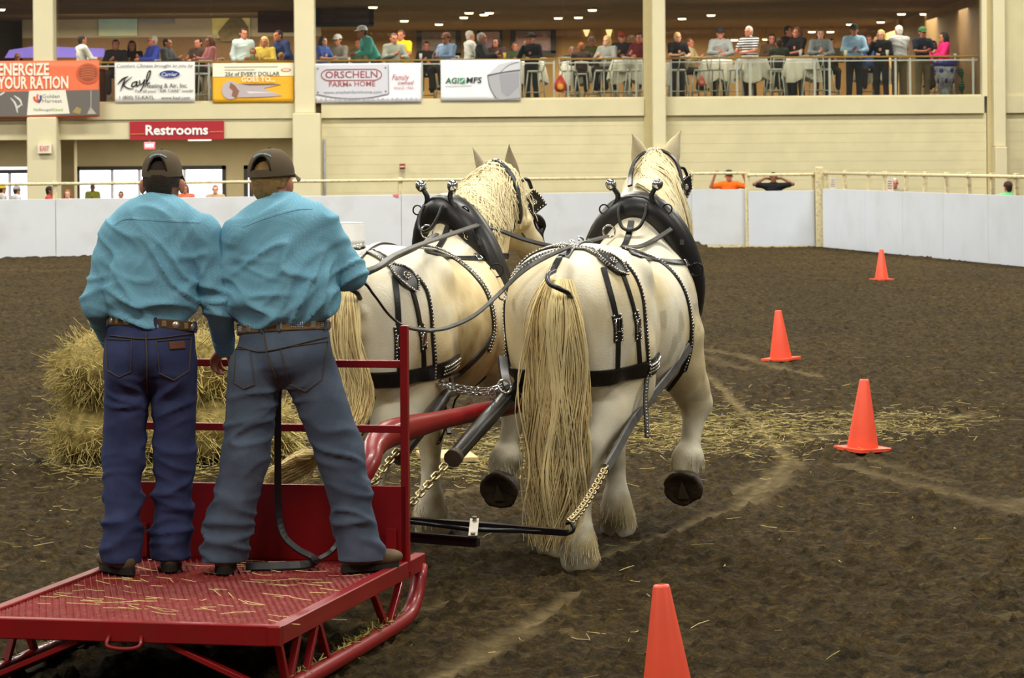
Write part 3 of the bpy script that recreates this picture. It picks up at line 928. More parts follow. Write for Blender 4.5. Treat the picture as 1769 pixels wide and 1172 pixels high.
# tongue: gooseneck rising from the front beam, then the long pole between the horses
TP = [S(SL + .05, SW * .5, .22), S(SL + .3, SW * .42, .30), P(632, 815, 14.1), P(645, 775, 14.3), P(668, 752, 14.5), P(720, 736, 14.8), P(800, 718, 15.3), P(893, 700, 16.0), P(935, 690, 16.9), P(965, 684, 17.6)]
tp = catmull(TP, 60)
rs = [.040 if i < 14 else .062 if i < 24 else .05 - .012 * (i - 24) / 36 for i in range(61)]
for i in range(10, 30): rs[i] = .04 + .026 * math.exp(-((i - 17) / 5.0) ** 2) if i < 17 else .044 + .022 * math.exp(-((i - 17) / 5.0) ** 2)
obj('tongue', MB().tube(tp, rs, 14), RED, sled)

# ---------------------------------------------------------------- evener and singletrees
def swingle(name, label, L_, R_, rise=.0):
    t = thing(name, label, 'singletree', (L_ + R_) / 2)
    mb = MB()
    d = (R_ - L_).normalized(); back = Vector((d.y, -d.x, 0));
    if back.y > 0: back = -back
    c = (L_ + R_) / 2
    pts = [L_, L_.lerp(c, .5) , c, c.lerp(R_, .5), R_]
    m = 17
    top = []
    for i in range(m):
        f = i / (m - 1); k = 1 - abs(2 * f - 1)
        p = L_.lerp(R_, f)
        hw = .016 + .012 * k; hh = .014 + .004 * k
        top += [p + back * hw - Vector((0, 0, hh)), p + back * hw + Vector((0, 0, hh)), p - back * hw + Vector((0, 0, hh)), p - back * hw - Vector((0, 0, hh))]
    fs = []
    for i in range(m - 1):
        for k in range(4): fs.append((i * 4 + k, i * 4 + (k + 1) % 4, i * 4 + 4 + (k + 1) % 4, i * 4 + 4 + k))
    fs += [(0, 1, 2, 3), tuple((m - 1) * 4 + k for k in (3, 2, 1, 0))]
    mb.add(top, fs)
    obj('bar', mb, BLACKST, t)
    obj('truss_bar', MB().tube([L_.lerp(R_, .06), c + back * .06 - Vector((0, 0, .012)), L_.lerp(R_, .94)], .011, 8), BLACKST, t)
    for p, s in ((L_, -1), (R_, 1)):
        obj('end_hook', MB().tube(catmull([p - d * .03 * s, p + d * .01 * s, p + d * .028 * s + Vector((0, .01, .02)), p + d * .015 * s + Vector((0, .02, .045)), p - d * .008 * s + Vector((0, .02, .04))], 14), .009, 8), BLACKST, t)
    return t
TR_R = P(981, 921, 14.06); TR_L = P(662, 896, 14.36)
swingle('singletree', 'black steel singletree behind the right horse, hook end showing', TR_L, TR_R)
dv = (TR_L - TR_R)
off = dv.normalized() * 1.17 + Vector((0, 0, .0))
TL_R = TR_R + off; TL_L = TR_L + off
swingle('singletree', 'black steel singletree behind the left horse, hidden by the red board', TL_L, TL_R)
ev = thing('evener', 'black steel evener bar hitched behind the right singletree', 'evener', P(800, 939, 14.0))
ea = P(826, 938, 14.02); eb = ea + dv.normalized() * 1.25 
obj('bar', MB().bar(ea, eb, .055, .04), BLACKST, ev)
obj('bar_flange', MB().bar(ea + Vector((0, -.03, .024)), eb + Vector((0, -.03, .024)), .03, .008), BLACKST, ev)
for q, e in ((TR_L.lerp(TR_R, .5), ea.lerp(eb, .02)), (TL_L.lerp(TL_R, .5), eb.lerp(ea, .04))):
    cl = obj('clevis_plate', MB().bar(e + Vector((0, -.035, .032)), q + Vector((0, .03, .026)), .042, .008), ZINC, ev)
    obj('bolt', MB().cyl(e + Vector((0, -.02, .034)), e + Vector((0, -.02, .048)), .011, n=8), ZINC, cl)
    obj('bolt', MB().cyl(q + Vector((0, .01, .03)), q + Vector((0, .01, .042)), .011, n=8), ZINC, cl)

# ---------------------------------------------------------------- chains: each link shares one mesh
def _link_mesh(name, L_, r, wdt, mat):
    mb = MB(); pts = []
    n = 14
    for k in range(n):
        a = 2 * math.pi * k / n
        pts.append(Vector(((L_ / 2 - wdt / 2) * (1 if math.cos(a) > 0 else -1) * (abs(math.cos(a)) > .2) + wdt / 2 * math.cos(a), wdt / 2 * math.sin(a), 0)))
    mb.tube(pts, r, 6, closed=True)
    return mesh_data(name, mb.v, mb.f, mat, True)
CHAINM = M('brass_toned_chain', (176, 158, 116), 0.32, metal=.85, var=.2, scale=30)
CHROME = M('chrome', (214, 214, 214), 0.12, metal=1.0, var=.05)
LINKS = {}
def chain(label, path, L_=.055, r=.006, wdt=.032, mat=None, group=None):
    mat = mat or CHAINM
    pts = catmull(path, 120)
    key = (L_, r, mat.name)
    if key not in LINKS: LINKS[key] = _link_mesh('link', L_, r, wdt, mat)
    t = thing('chain', label, 'chain', pts[0], group=group)
    step = L_ - 2.6 * r; acc = 0; i = 0; k = 0
    lens = [0]
    for a, b in zip(pts[:-1], pts[1:]): lens.append(lens[-1] + (b - a).length)
    n = int(lens[-1] / step)
    def at(s):
        for j in range(len(lens) - 1):
            if lens[j + 1] >= s:
                return pts[j].lerp(pts[j + 1], (s - lens[j]) / max(1e-9, lens[j + 1] - lens[j]))
        return pts[-1]
    for q in range(n):
        p0, p1 = at(q * step), at(q * step + L_ * .9)
        d = (p1 - p0).normalized(); s, u = frame(d)
        if q % 2: s, u = (s + u).normalized(), (u - s).normalized()
        else: s, u = (s - u * .6).normalized(), (u + s * .6).normalized()
        o = bpy.data.objects.new('link', LINKS[key]); COL.objects.link(o); o.parent = t
        Rm = Matrix((d, s, d.cross(s))).transposed().to_4x4()
        o.matrix_local = WM[t.name].inverted() @ Matrix.Translation((p0 + p1) / 2) @ Rm
    return t

# ================================================================ CONES
def cone_thing(base, h, tilt, label):
    o = thing('traffic_cone', label, 'cone', base, group='orange traffic cones on the dirt')
    OR = M('fluorescent_orange_vinyl', (255, 92, 62), 0.38, var=.04, spec=.5, dirt=(190, 80, 50), dscale=6, damt=.2)
    R = Matrix.Rotation(tilt[0], 4, 'Y') @ Matrix.Rotation(tilt[1], 4, 'X') @ Matrix.Rotation(tilt[2], 4, 'Z')
    mb = MB(); k = h / .457
    mb.lathe([(.105 * k, .0), (.100 * k, .035 * k), (.032 * k, .448 * k), (.028 * k, .456 * k), (.017 * k, .457 * k), (.016 * k, .42 * k)], (0, 0, .018), n=28, cap=False)
    mb.v = [R @ v for v in mb.v]
    obj('shell', mb, OR, o, world=False)
    fb = MB(); hw = .145 * k
    poly = []
    for (cx, cy, a0) in ((hw, hw, 0), (-hw, hw, 90), (-hw, -hw, 180), (hw, -hw, 270)):
        for j in range(4):
            a = math.radians(a0 + j * 30)
            poly.append((cx * .82 + .026 * k * math.cos(a), cy * .82 + .026 * k * math.sin(a)))
    fb.prism(poly, .022, (0, 0, 0), (1, 0, 0), (0, 1, 0), (0, 0, 1))
    for sx, sy in ((1, 0), (-1, 0), (0, 1), (0, -1)): fb.box((sx * hw * .55, sy * hw * .55, -.006), (.04, .04, .014))
    fb.v = [R @ v for v in fb.v]
    obj('base_plate', fb, OR, o, world=False)
    return o
cone_thing(G(1523, 484), .47, (0, 0, .5), 'farthest orange cone, standing near the white barrier corner')
cone_thing(G(1349, 622), .475, (-.05, .02, .9), 'second farthest orange cone, right of the right horse shoulder')
cone_thing(G(1490, 778), .475, (.03, .02, .6), 'orange cone on the straw streak, second nearest to the camera')
cone_thing(G(1156, 1230), .457, (-.055, 0, .3), 'nearest orange cone, cut off by the bottom edge')

# ================================================================ HAY AND STRAW
STRAW = M('straw', (206, 186, 120), 0.7, var=.3, scale=3, spec=.3)
STRAW_G = M('hay_greenish', (158, 146, 84), 0.75, var=.35, scale=4, spec=.25)
def strand(mb, p, d, L_, r, curve=.15, rng=RNG):
    d = d.normalized(); s, u = frame(d)
    c = (s * rng.uniform(-1, 1) + u * rng.uniform(-1, .3)) * curve * L_
    a = p; b = p + d * L_ * .5 + c; e = p + d * L_ + c * rng.uniform(.5, 2.2)
    n0 = len(mb.v)
    for q in (a, b, e):
        mb.v += [q + s * r, q - s * r * .5 + u * r * .8, q - s * r * .5 - u * r * .8]
    for i in range(2):
        for k in range(3):
            l = (k + 1) % 3
            mb.f.append((n0 + i * 3 + k, n0 + i * 3 + l, n0 + i * 3 + 3 + l, n0 + i * 3 + 3 + k))
def bale(label, c, s, rotz, nst, rng, droop=.3):
    t = thing('hay_bale', label, 'hay bale', (c[0], c[1], c[2] - s[2] / 2), rotz)
    hx, hy, hz = (v / 2 for v in s)
    V, Q = sdf_mesh([cone((-hx * .8, 0, 0), (hx * .8, 0, 0), hz * .9, hz * .9, .05, sq=((0, 1, 0), hy / hz)),
                     ell((-hx * .45, 0, 0), (hx * .55, hy, hz), k=.1), ell((hx * .45, 0, 0), (hx * .55, hy, hz), k=.1), ell((0, 0, 0), (hx * .9, hy * .9, hz * .95), k=.1)], .035)
    Nn = vnormals(V, Q)
    nz = np.array([mnoise.noise(Vector(v) * 9) + .6 * mnoise.noise(Vector(v) * 23) for v in V])
    V = V + Nn * nz[:, None] * .035
    V[:, 2] += hz
    core = np_part('packed_hay', V, Q, M('hay_core', (150, 132, 74), .85, var=.4, scale=18, bump=1, bscale=70), t, world=False)
    for nm, m_, cnt in (('loose_stalks', STRAW, nst // 2), ('hanging_stalks', STRAW_G, nst - nst // 2)):
        mb = MB()
        for _ in range(cnt):
            i = rng.randrange(len(V)); p = Vector(V[i]); n = Vector(Nn[i])
            if p.z < .05: continue
            d = n * rng.uniform(.15, .8) + Vector((rng.uniform(-1, 1), rng.uniform(-1, 1), rng.uniform(-.9 - droop, .4)))
            strand(mb, p - n * .02, d, rng.uniform(.06, .2), .0021, .2, rng)
        o = obj(nm, mb, m_, t, world=False); o['kind'] = 'stuff'
    return t
r1 = random.Random(3)
hb = G(330, 800)
bale('shaggy hay bale on top of the stack behind the left man', (hb.x + .12 - .33, hb.y, .645), (1.22, .55, .44), .12, 5200, r1)
bale('flattened hay bale at the bottom of the stack, straw spilling left', (hb.x - .10, hb.y + .02, .215), (1.55, .65, .45), .05, 4600, r1)
# loose straw on the ground
mb = MB(); mbg = MB(); r2 = random.Random(5)
PATCH = [((1130, 742), 90, 28, 420), ((1250, 745), 75, 24, 300), ((1330, 760), 60, 20, 120), ((1420, 740), 90, 18, 200), ((1560, 735), 70, 14, 160), ((1690, 720), 40, 10, 40), ((800, 790), 80, 24, 420), ((880, 780), 50, 25, 160),
         ((200, 800), 70, 16, 330), ((380, 810), 120, 14, 260), ((120, 760), 60, 30, 120), ((1400, 860), 300, 70, 70), ((60, 900), 120, 60, 60), ((900, 1080), 300, 60, 30), ((1300, 700), 400, 60, 60), ((150, 690), 60, 20, 60), ((1050, 700), 60, 30, 160), ((480, 790), 60, 20, 120)]
for (c, sx, sy, n) in PATCH:
    for _ in range(int(n * 2.2) if n > 100 else n):
        px = c[0] + r2.gauss(0, sx); py = c[1] + r2.gauss(0, sy)
        if py < 560: continue
        p = G(px, py); p.z = r2.uniform(.008, .03)
        a = r2.uniform(0, 6.28)
        strand(mb if r2.random() < .55 else mbg, p, Vector((math.cos(a), math.sin(a), r2.uniform(-.05, .18))), r2.uniform(.03, .13), .0017, .15, r2)
o = obj('scattered_straw', mb, STRAW, None); tag(o, 'loose pale straw scattered over the dirt around the team', 'straw', kind='stuff')
o = obj('scattered_hay', mbg, STRAW_G, None); tag(o, 'loose greenish hay scattered over the dirt around the team', 'hay', kind='stuff')
mb = MB()
for _ in range(95):
    t_ = r2.uniform(.06, SL - .1); w_ = r2.uniform(.08, SW - .08)
    a = r2.gauss(0, .6)
    strand(mb, S(t_, w_, DZ + .002), sv * -math.cos(a) + su * math.sin(a) * .8, r2.uniform(.04, .14), .0018, .12, r2)
o = obj('deck_straw', mb, STRAW, None); tag(o, 'wisps of straw lying on the red grated sled deck', 'straw', kind='stuff')
mb = MB()
for side in (0, 1):
    for _ in range(160):
        t_ = r2.choice([r2.gauss(SL - .35, .1), r2.gauss(SL * .55, .12), r2.uniform(0, SL)])
        p = S(max(0, min(SL, t_)), .02 if side == 0 else SW - .02, .08)
        strand(mb, p, Vector((r2.uniform(-1, 1), r2.uniform(-1, 1), r2.uniform(0, .8))), r2.uniform(.02, .05), .003, .2, r2)
o = obj('runner_straw', mb, STRAW_G, None); tag(o, 'chaff caught along the red sled runners', 'chaff', kind='stuff')
# board half buried in straw
bp = G(772, 796)
t = obj('plank', MB().box((bp.x, bp.y, .03), (.36, .55, .035), Matrix.Rotation(.15, 3, 'Z'), bev=.005), M('pale_pine', (206, 176, 120), .7, var=.15, scale=5, stretch=(1, 12, 1))); tag(t, 'short pale pine plank lying in straw behind the evener', 'plank')

# ---------------------------------------------------------------- white drum by the barrier
bp = P(600, 440, 52); bp.z = 0
t = thing('plastic_drum', 'white plastic drum standing before the barrier, behind the right man', 'drum', bp)
WP = M('white_hdpe', (224, 222, 216), .4, var=.03)
obj('shell', MB().lathe([(.27, .0), (.285, .02), (.29, .28), (.30, .30), (.29, .32), (.292, .56), (.302, .58), (.292, .60), (.288, .86), (.275, .89), (.25, .89)], bp, n=28), WP, t)
obj('lid', MB().lathe([(.001, .875), (.25, .875), (.262, .90), (.28, .90), (.284, .885)], bp, n=28, cap=False), M('drum_lid_white', (200, 198, 190), .45), t)
# ================================================================ PEOPLE
def mat3(r, f, u): return np.array([[r[0], f[0], u[0]], [r[1], f[1], u[1]], [r[2], f[2], u[2]]])
def nv(v): v = np.array(v, float); return v / np.linalg.norm(v)
def axes(f, spine):
    u = nv(spine); r = nv(np.cross(np.array(f, float), u)); f2 = np.cross(u, r)
    return r, f2, u, mat3(r, f2, u)
def hand_prims(wrist, d, pn, thumb, curl=.5, s=1.0):
    """palm + four fingers + thumb; d points along the hand, pn is the palm normal, thumb the side the thumb leaves."""
    d = nv(d); pn = nv(pn - d * np.dot(pn, d)); sd = nv(np.cross(d, pn))
    if np.dot(sd, thumb) < 0: sd = -sd
    w = np.array(wrist, float); pr = []
    pc = w + d * .05 * s
    pr.append(ell(pc, (.042 * s, .054 * s, .019 * s), mat3(sd, d, pn), k=.012))
    pr.append(cone(w - d * .02 * s, w + d * .03 * s, .027 * s, .026 * s, .015, sq=(pn, .75)))
    for i, (o, L_) in enumerate(((.030, .9), (.010, 1.0), (-.011, .93), (-.031, .74))):
        p = w + d * (.088 - .006 * abs(i - 1)) * s + sd * o * s
        a = 0.0; dd = d
        for j, l in enumerate((.042, .028, .022)):
            a += curl * (.9 if j == 0 else 1.0)
            dd = nv(d * math.cos(a) + pn * math.sin(a) + sd * o * .6)
            q = p + dd * l * L_ * s
            pr.append(cone(p, q, (.0098 - .0008 * j) * s, (.0092 - .001 * j) * s, .003)); p = q
    p = w + d * .032 * s + sd * .035 * s
    for j, (l, a) in enumerate(((.038, .25), (.03, .55), (.024, .75))):
        dd = nv(d * (.75 + .1 * j) + sd * (.75 - .4 * j) + pn * (curl * (.35 + .35 * j)))
        q = p + dd * l * s
        pr.append(cone(p, q, (.0125 - .001 * j) * s, (.0115 - .0015 * j) * s, .006)); p = q
    return pr
def head_prims(hc, f, up, s=1.0, k=.015):
    r, f2, u, R = axes(f, up); hc = np.array(hc, float)
    o = lambda x, y, z: hc + (r * x + f2 * y + u * z) * s
    pr = [ell(o(0, -.012, .022), np.array((.076, .095, .098)) * s, R, k=k), ell(o(0, .028, -.045), np.array((.058, .066, .078)) * s, R, k=.03),
          cone(o(0, .088, .012), o(0, .112, -.018), .008 * s, .014 * s, .010), cone(o(-.02, .082, -.068), o(.02, .082, -.068), .011 * s, .011 * s, .012),
          ell(o(0, .072, -.098), np.array((.026, .024, .022)) * s, R, k=.02),
          cone(o(-.045, .082, .028), o(.045, .082, .028), .012 * s, .012 * s, .015)]
    for sx in (-1, 1):
        pr.append(ell(o(sx * .087, -.010, -.006), np.array((.014, .021, .034)) * s, R, k=.008))
    return pr, o
def wrinkle(V, Q, specs, seed=0):
    """irregular fold relief: specs = list of (direction across the folds, spacing, depth, centre, radius)"""
    Nn = vnormals(V, Q); D = np.zeros(len(V))
    for k, (dr, wl, am, c, rad) in enumerate(specs):
        dr = nv(dr); w = np.exp(-(((V - np.array(c)) ** 2).sum(1)) / (rad * rad))
        s1 = Vector(nv(np.cross(dr, (.1, 1, .2)))); s2 = Vector(np.cross(dr, s1)); dv = Vector(dr)
        for i in np.nonzero(w > .04)[0]:
            v = Vector(V[i])
            wp = mnoise.noise(v * 2.6 + Vector((seed, k, 0))) * .55
            q = Vector((v.dot(dv) / wl + wp * 1.4, v.dot(s1) / wl * .26 + seed + k * 3.1, v.dot(s2) / wl * .26))
            a = mnoise.noise(q)
            fold = max(0.0, 1 - abs(a) * 2.6) ** 2
            D[i] += w[i] * am * 1.5 * (fold - .22)
    return V + Nn * D[:, None]
SKIN = M('skin_tanned', (186, 118, 92), .55, var=.1, scale=14, spec=.35)
def shirt_dots(name, base, dot, scale=58.0):
    if name in MATS: return MATS[name]
    m = M(name + '_b', base, .85, var=.07, scale=6, bump=.25, bscale=260, spec=.15)
    nt = m.node_tree; N = nt.nodes; L = nt.links; b = N['Principled BSDF']
    tc = N.new('ShaderNodeTexCoord'); mp = N.new('ShaderNodeMapping'); mp.inputs['Rotation'].default_value = (.2, .78, .3); mp.inputs['Scale'].default_value = (1, 1, 1)
    L.new(tc.outputs['Object'], mp.inputs['Vector'])
    v = N.new('ShaderNodeTexVoronoi'); v.inputs['Scale'].default_value = scale; v.inputs['Randomness'].default_value = 0.12
    L.new(mp.outputs[0], v.inputs['Vector'])
    r = N.new('ShaderNodeValToRGB'); r.color_ramp.elements[0].position = .16; r.color_ramp.elements[1].position = .34
    r.color_ramp.elements[0].color = (.6,) * 3 + (1,); r.color_ramp.elements[1].color = (0, 0, 0, 1)
    L.new(v.outputs['Distance'], r.inputs['Fac'])
    mx = N.new('ShaderNodeMix'); mx.data_type = 'RGBA'; L.new(r.outputs['Color'], mx.inputs[0])
    src = b.inputs['Base Color'].links[0].from_socket
    L.new(src, mx.inputs[6]); mx.inputs[7].default_value = lin(dot); L.new(mx.outputs[2], b.inputs['Base Color'])
    MATS[name] = m
    return m
TEAL = shirt_dots('teal_dotted_cotton', (122, 178, 202), (176, 210, 222), 105.0)
def denim(name, col):
    return M(name, col, .9, var=.16, scale=5, bump=.35, bscale=320, spec=.12, dirt=tuple(min(255, int(c * 1.25 + 8)) for c in col), dscale=7, damt=.5)
HAT = M('brown_cap_cotton', (104, 91, 73), .9, var=.1, scale=9, bump=.3, bscale=240, spec=.1)
LEATHER_B = M('brown_belt_leather', (92, 62, 38), .55, var=.2, scale=18)
SILVER = M('silver_concho', (214, 206, 186), .28, metal=.8, var=.1)
BOOT = M('worn_boot_leather', (104, 84, 60), .75, var=.25, scale=14, dirt=(60, 48, 34), dscale=9, damt=.6)
SOLE = M('boot_sole', (38, 32, 26), .8)
def ray_px(bvh, px, py):
    d = (P(px, py, 10.0) - Vector((0, 0, CAM_H))).normalized()
    h = bvh.ray_cast(Vector((0, 0, CAM_H)), d)
    return (h[0], h[1] if h[1].dot(d) < 0 else -h[1]) if h[0] is not None else None
def px_strap(bvh, pix, w, n=24, th=.004, lift=.0):
    hits = []
    for p in catmull([Vector((a, b, 0)) for a, b in pix], n):
        h = ray_px(bvh, p.x, p.y)
        if h: hits.append(h)
    if len(hits) < 2: return None
    return MB().ribbon([h[0] for h in hits], [h[1] for h in hits], w, th, lift)

def main_man(label, J, o):
    f = np.array(o['fwd'], float)
    A = {k: np.array(v, float) for k, v in J.items()}
    root = thing('person', label, 'person', ((A['ankL'] + A['ankR']) / 2 * [1, 1, 0] + [0, 0, DZ]))
    spine = A['neck'] - A['pelvis']
    r, f2, u, R = axes(f, spine)
    hw, hd = o['torso']
    # ---- skin: one continuous body
    hp, ho = head_prims(A['head'], o['look'], o.get('headup', (0, 0, 1)))
    pr = [cone(A['pelvis'], A['chest'], .10, .11, .05, sq=(r, 1.3)), cone(A['chest'], A['neck'], .10, .06, .05), cone(A['neck'] - u * .03, A['head'] - nv(A['head'] - A['neck']) * .02, .062, .058, .03)] + hp
    for s in 'LR':
        pr += [cone(A['neck'] - u * .05, A['sh' + s], .06, .055, .04), cone(A['sh' + s], A['el' + s], .048, .04, .02), cone(A['el' + s], A['wr' + s], .040, .028, .02),
               cone(A['pelvis'], A['hip' + s], .09, .085, .04), cone(A['hip' + s], A['kn' + s], .08, .055, .03), cone(A['kn' + s], A['ank' + s], .055, .04, .03)]
        pr += hand_prims(A['wr' + s], A['hd' + s] - A['wr' + s], o['palm' + s], o['thumb' + s], o.get('curl', .8))
    V, Q = sdf_mesh(pr, .0078)
    body = np_part('body', V, Q, SKIN, root)
    eyes = MB()
    for sx in (-1, 1):
        e = obj('eye', MB().ball(ho(sx * .031, .083, .012), .011, 8), M('eye_white', (225, 220, 210), .2), root)
        obj('iris', MB().ball(ho(sx * .031, .0915, .012), .005, 6), M('eye_iris', (60, 45, 30), .2), e)
    # ---- shirt
    lowz = o['shirt_low']
    pr = [ell(A['chest'] + u * .0, (hw, hd, .25), R, k=.06), ell(A['chest'] * .5 + A['waist'] * .5 - f2 * .01, (hw * .98, hd * 1.0, .24), R, k=.06), ell(A['waist'] + u * .062, (o['blouse'], hd * 1.06, .108), R, k=.05),
          cone(A['neck'] - u * .05, A['neck'] + u * .012, .085, .066, .05), ell(A['chest'] + u * .13 - f2 * .01, (hw * .96, hd * .82, .12), R, k=.06)]
    for s in 'LR':
        sg = 1 if s == 'R' else -1
        pr += [cone(A['neck'] - u * .035 + r * sg * .05, A['sh' + s] + u * .0, .07, .075, .06), cone(A['sh' + s], A['el' + s], .084, .066, .016), cone(A['el' + s], A['wr' + s], .068, .046, .03)]
    V, Q = sdf_mesh(pr, .0105, smooth=2)
    V = wrinkle(V, Q, o['folds'], o['seed'])
    # hem tucks in at the belt
    shirt = np_part('shirt', V, Q, TEAL, root)
    sb = BVHTree.FromPolygons([tuple(v) for v in V], [tuple(q) for q in Q])
    STITCH = M('teal_seam', (84, 146, 176), .9)
    for pix in o['seams']:
        m_ = px_strap(sb, pix, .012, 30, .0022, .0)
        if m_: obj('yoke_seam', m_, TEAL, shirt)
    # collar
    cpts = []
    nk = A['neck'] + nv(A['head'] - A['neck']) * .0
    cm = MB(); n = 28; vs = []
    for i in range(n):
        a = 2 * math.pi * i / n
        dirv = r * math.sin(a) - f2 * math.cos(a)          # starts at the back
        front = max(0, -math.cos(a))
        h = .045 - .02 * front
        for (rr, zz) in ((.078, -.012), (.070, h), (.062, h), (.068, -.012)):
            vs.append(Vector(nk + dirv * (rr + .012 * abs(math.sin(a)) * 0) + u * (zz + .014)))
    fs = []
    for i in range(n):
        j = (i + 1) % n
        for k in range(4): fs.append((i * 4 + k, i * 4 + (k + 1) % 4, j * 4 + (k + 1) % 4, j * 4 + k))
    cm.add(vs, fs, smooth=True)
    obj('collar', cm, TEAL, shirt)
    for s in 'LR':
        d = nv(A['wr' + s] - A['el' + s])
        obj('cuff', MB().tube([A['wr' + s] - d * .065, A['wr' + s] - d * .03, A['wr' + s] - d * .004], [.052, .047, .043], 16), TEAL, shirt)
    # ---- jeans
    pr = [ell(A['pelvis'] + u * .05, (o['hips'] * .94, .128, .12), R, k=.05), ell(A['pelvis'] - u * .04 - f2 * .012, (o['hips'], .145, .13), R, k=.06)]
    for s in 'LR':
        sg = 1 if s == 'R' else -1
        t = o['leg']
        kn, an, hp_ = A['kn' + s], A['ank' + s], A['hip' + s]
        pr += [ell(hp_ - f2 * .045 - u * .015, (.088, .085, .11), R, k=.04), cone(hp_, kn, t[0], t[1], .03), cone(kn, an - nv(an - kn) * .0, t[1], t[2], .035), cone(an - nv(an - kn) * .1, an + np.array([0, 0, -.035]), t[2], t[3], .03)]
    # leave a gap between the legs
    V, Q = sdf_mesh(pr, .0105, smooth=2)
    V = wrinkle(V, Q, o['jfolds'], o['seed'] + 5)
    zmax = o['belt_z'] + .012
    V[:, 2] = np.clip(V[:, 2], DZ + .045, zmax)
    jeans = np_part('jeans', V, Q, denim(*o['denim']), root)
    jb = BVHTree.FromPolygons([tuple(v) for v in V], [tuple(q) for q in Q])
    TH = M('denim_thread', (92, 78, 66), .9)
    DK = M(o['denim'][0] + '_pocket', tuple(int(c * .92) for c in o['denim'][1]), .9, var=.12, bump=.3, bscale=300)
    for pk in o['pockets']:
        m_ = None if True else px_strap(jb, [((pk[0][0] + pk[1][0]) / 2, (pk[0][1] + pk[1][1]) / 2), ((pk[2][0] + pk[3][0]) / 2, (pk[2][1] + pk[3][1]) / 2)], abs(pk[1][0] - pk[0][0]) / 402.0, 8, .003, .001)
        for a, b in ((pk[0], pk[1]), (pk[1], pk[3]), (pk[0], pk[2]), (pk[2], ((pk[2][0] + pk[3][0]) / 2, pk[2][1] + 12)), (((pk[2][0] + pk[3][0]) / 2, pk[2][1] + 12), pk[3])):
            m_ = px_strap(jb, [a, b], .0035, 14, .004, .001)
            if m_: obj('stitching', m_, TH, jeans)
    for a, wd_, mt in o['extras']:
        m_ = px_strap(jb, a, wd_, 20, .005, .0025)
        if m_: obj('patch' if wd_ > .02 else 'stitching', m_, mt, jeans)
    # ---- belt with conchos
    bz_ = o['belt_z']
    ring = []; nrm = []
    c0 = A['pelvis'] + u * ((bz_ - A['pelvis'][2]) / u[2])
    for i in range(65):
        a = 2 * math.pi * i / 64
        dv = Vector(r * math.sin(a) * o['belt'][0] - f2 * math.cos(a) * o['belt'][1])
        dip = Vector((0, 0, o.get('belt_dip', 0) * math.cos(a)))
        ring.append(Vector(c0) + dv + dip); nrm.append(Vector(r * math.sin(a) / o['belt'][0] - f2 * math.cos(a) / o['belt'][1]).normalized())
    belt = obj('belt', MB().ribbon(ring, nrm, .042, .006), o['beltmat'], root)
    nC = o['conchos']
    for i in range(nC):
        j = int(64 * (i + .5) / nC); p, n_ = ring[j], nrm[j]
        if o['concho_kind'] == 'round':
            if i % 2 == 0: obj('concho', MB().lathe([(.001, .0115), (.006, .011), (.010, .008), (.0165, .0075), (.017, .004)], p, 14, axis=n_), SILVER, belt)
            else: obj('concho', MB().box(p + n_ * .007, (.02, .006, .026), Matrix((n_.cross(Vector((0, 0, 1))).normalized(), n_, Vector((0, 0, 1)))).transposed(), bev=.002), M('brass_keeper', (196, 172, 120), .35, metal=.7), belt)
        else:
            if i % 2 == 0: obj('concho', MB().box(p + n_ * .007, (.026, .008, .034), Matrix((n_.cross(Vector((0, 0, 1))).normalized(), n_, Vector((0, 0, 1)))).transposed(), bev=.007), SILVER, belt)
            else:
                mb = MB(); tg = n_.cross(Vector((0, 0, 1))).normalized()
                for q in range(-3, 4):
                    for zq in (-.008, .0, .008): mb.ball(p + n_ * .007 + tg * q * .0075 + Vector((0, 0, zq)), .0032, 5)
                e = obj('rhinestones', mb, M('rhinestone', (196, 204, 220), .15, metal=.6, var=.4, scale=120), belt); e['kind'] = 'stuff'
    for i in (2, 14, 25, 39, 50, 62):
        p, n_ = ring[i], nrm[i]
        obj('belt_loop', MB().box(p + n_ * .006, (.012, .014, .05), Matrix((n_.cross(Vector((0, 0, 1))).normalized(), n_, Vector((0, 0, 1)))).transposed(), bev=.002), denim(*o['denim']), jeans)
    # ---- boots
    for s in 'LR':
        an = A['ank' + s]; td = nv(np.array(o['toe' + s] + (0,)))
        sdv = np.array([td[1], -td[0], 0]); Rm = mat3(sdv, td, (0, 0, 1)); g = np.array([an[0], an[1], DZ])
        pr = [cone(an + [0, 0, .04], g + td * -.01 + [0, 0, .07], .05, .05, .03), ell(g + td * .04 + [0, 0, .055], (.047, .09, .042), Rm, k=.03), ell(g + td * .135 + [0, 0, .045], (.046, .085, .036), Rm, k=.03), ell(g - td * .045 + [0, 0, .055], (.04, .045, .05), Rm, k=.02)]
        V, Q = sdf_mesh(pr, .009)
        V[:, 2] = np.maximum(V[:, 2], DZ + .02)
        b = np_part('boot', V, Q, BOOT, root)
        sl = []
        for i in range(20):
            a = 2 * math.pi * i / 20; y = math.cos(a); x = math.sin(a)
            sl.append((x * (.05 if y > 0 else .042), .05 + y * .15))
        obj('sole', MB().prism(sl, .022, Vector(g), Vector(sdv), Vector(td), Vector((0, 0, 1))), SOLE, b)
        obj('heel', MB().prism([(x * .8, y * .35 - .06) for x, y in sl], .03, Vector(g) + Vector((0, 0, .0)), Vector(sdv), Vector(td), Vector((0, 0, 1))), SOLE, b)
    # ---- hair and cap
    hr, hf, hu, HR = axes(o['look'], o.get('headup', (0, 0, 1)))
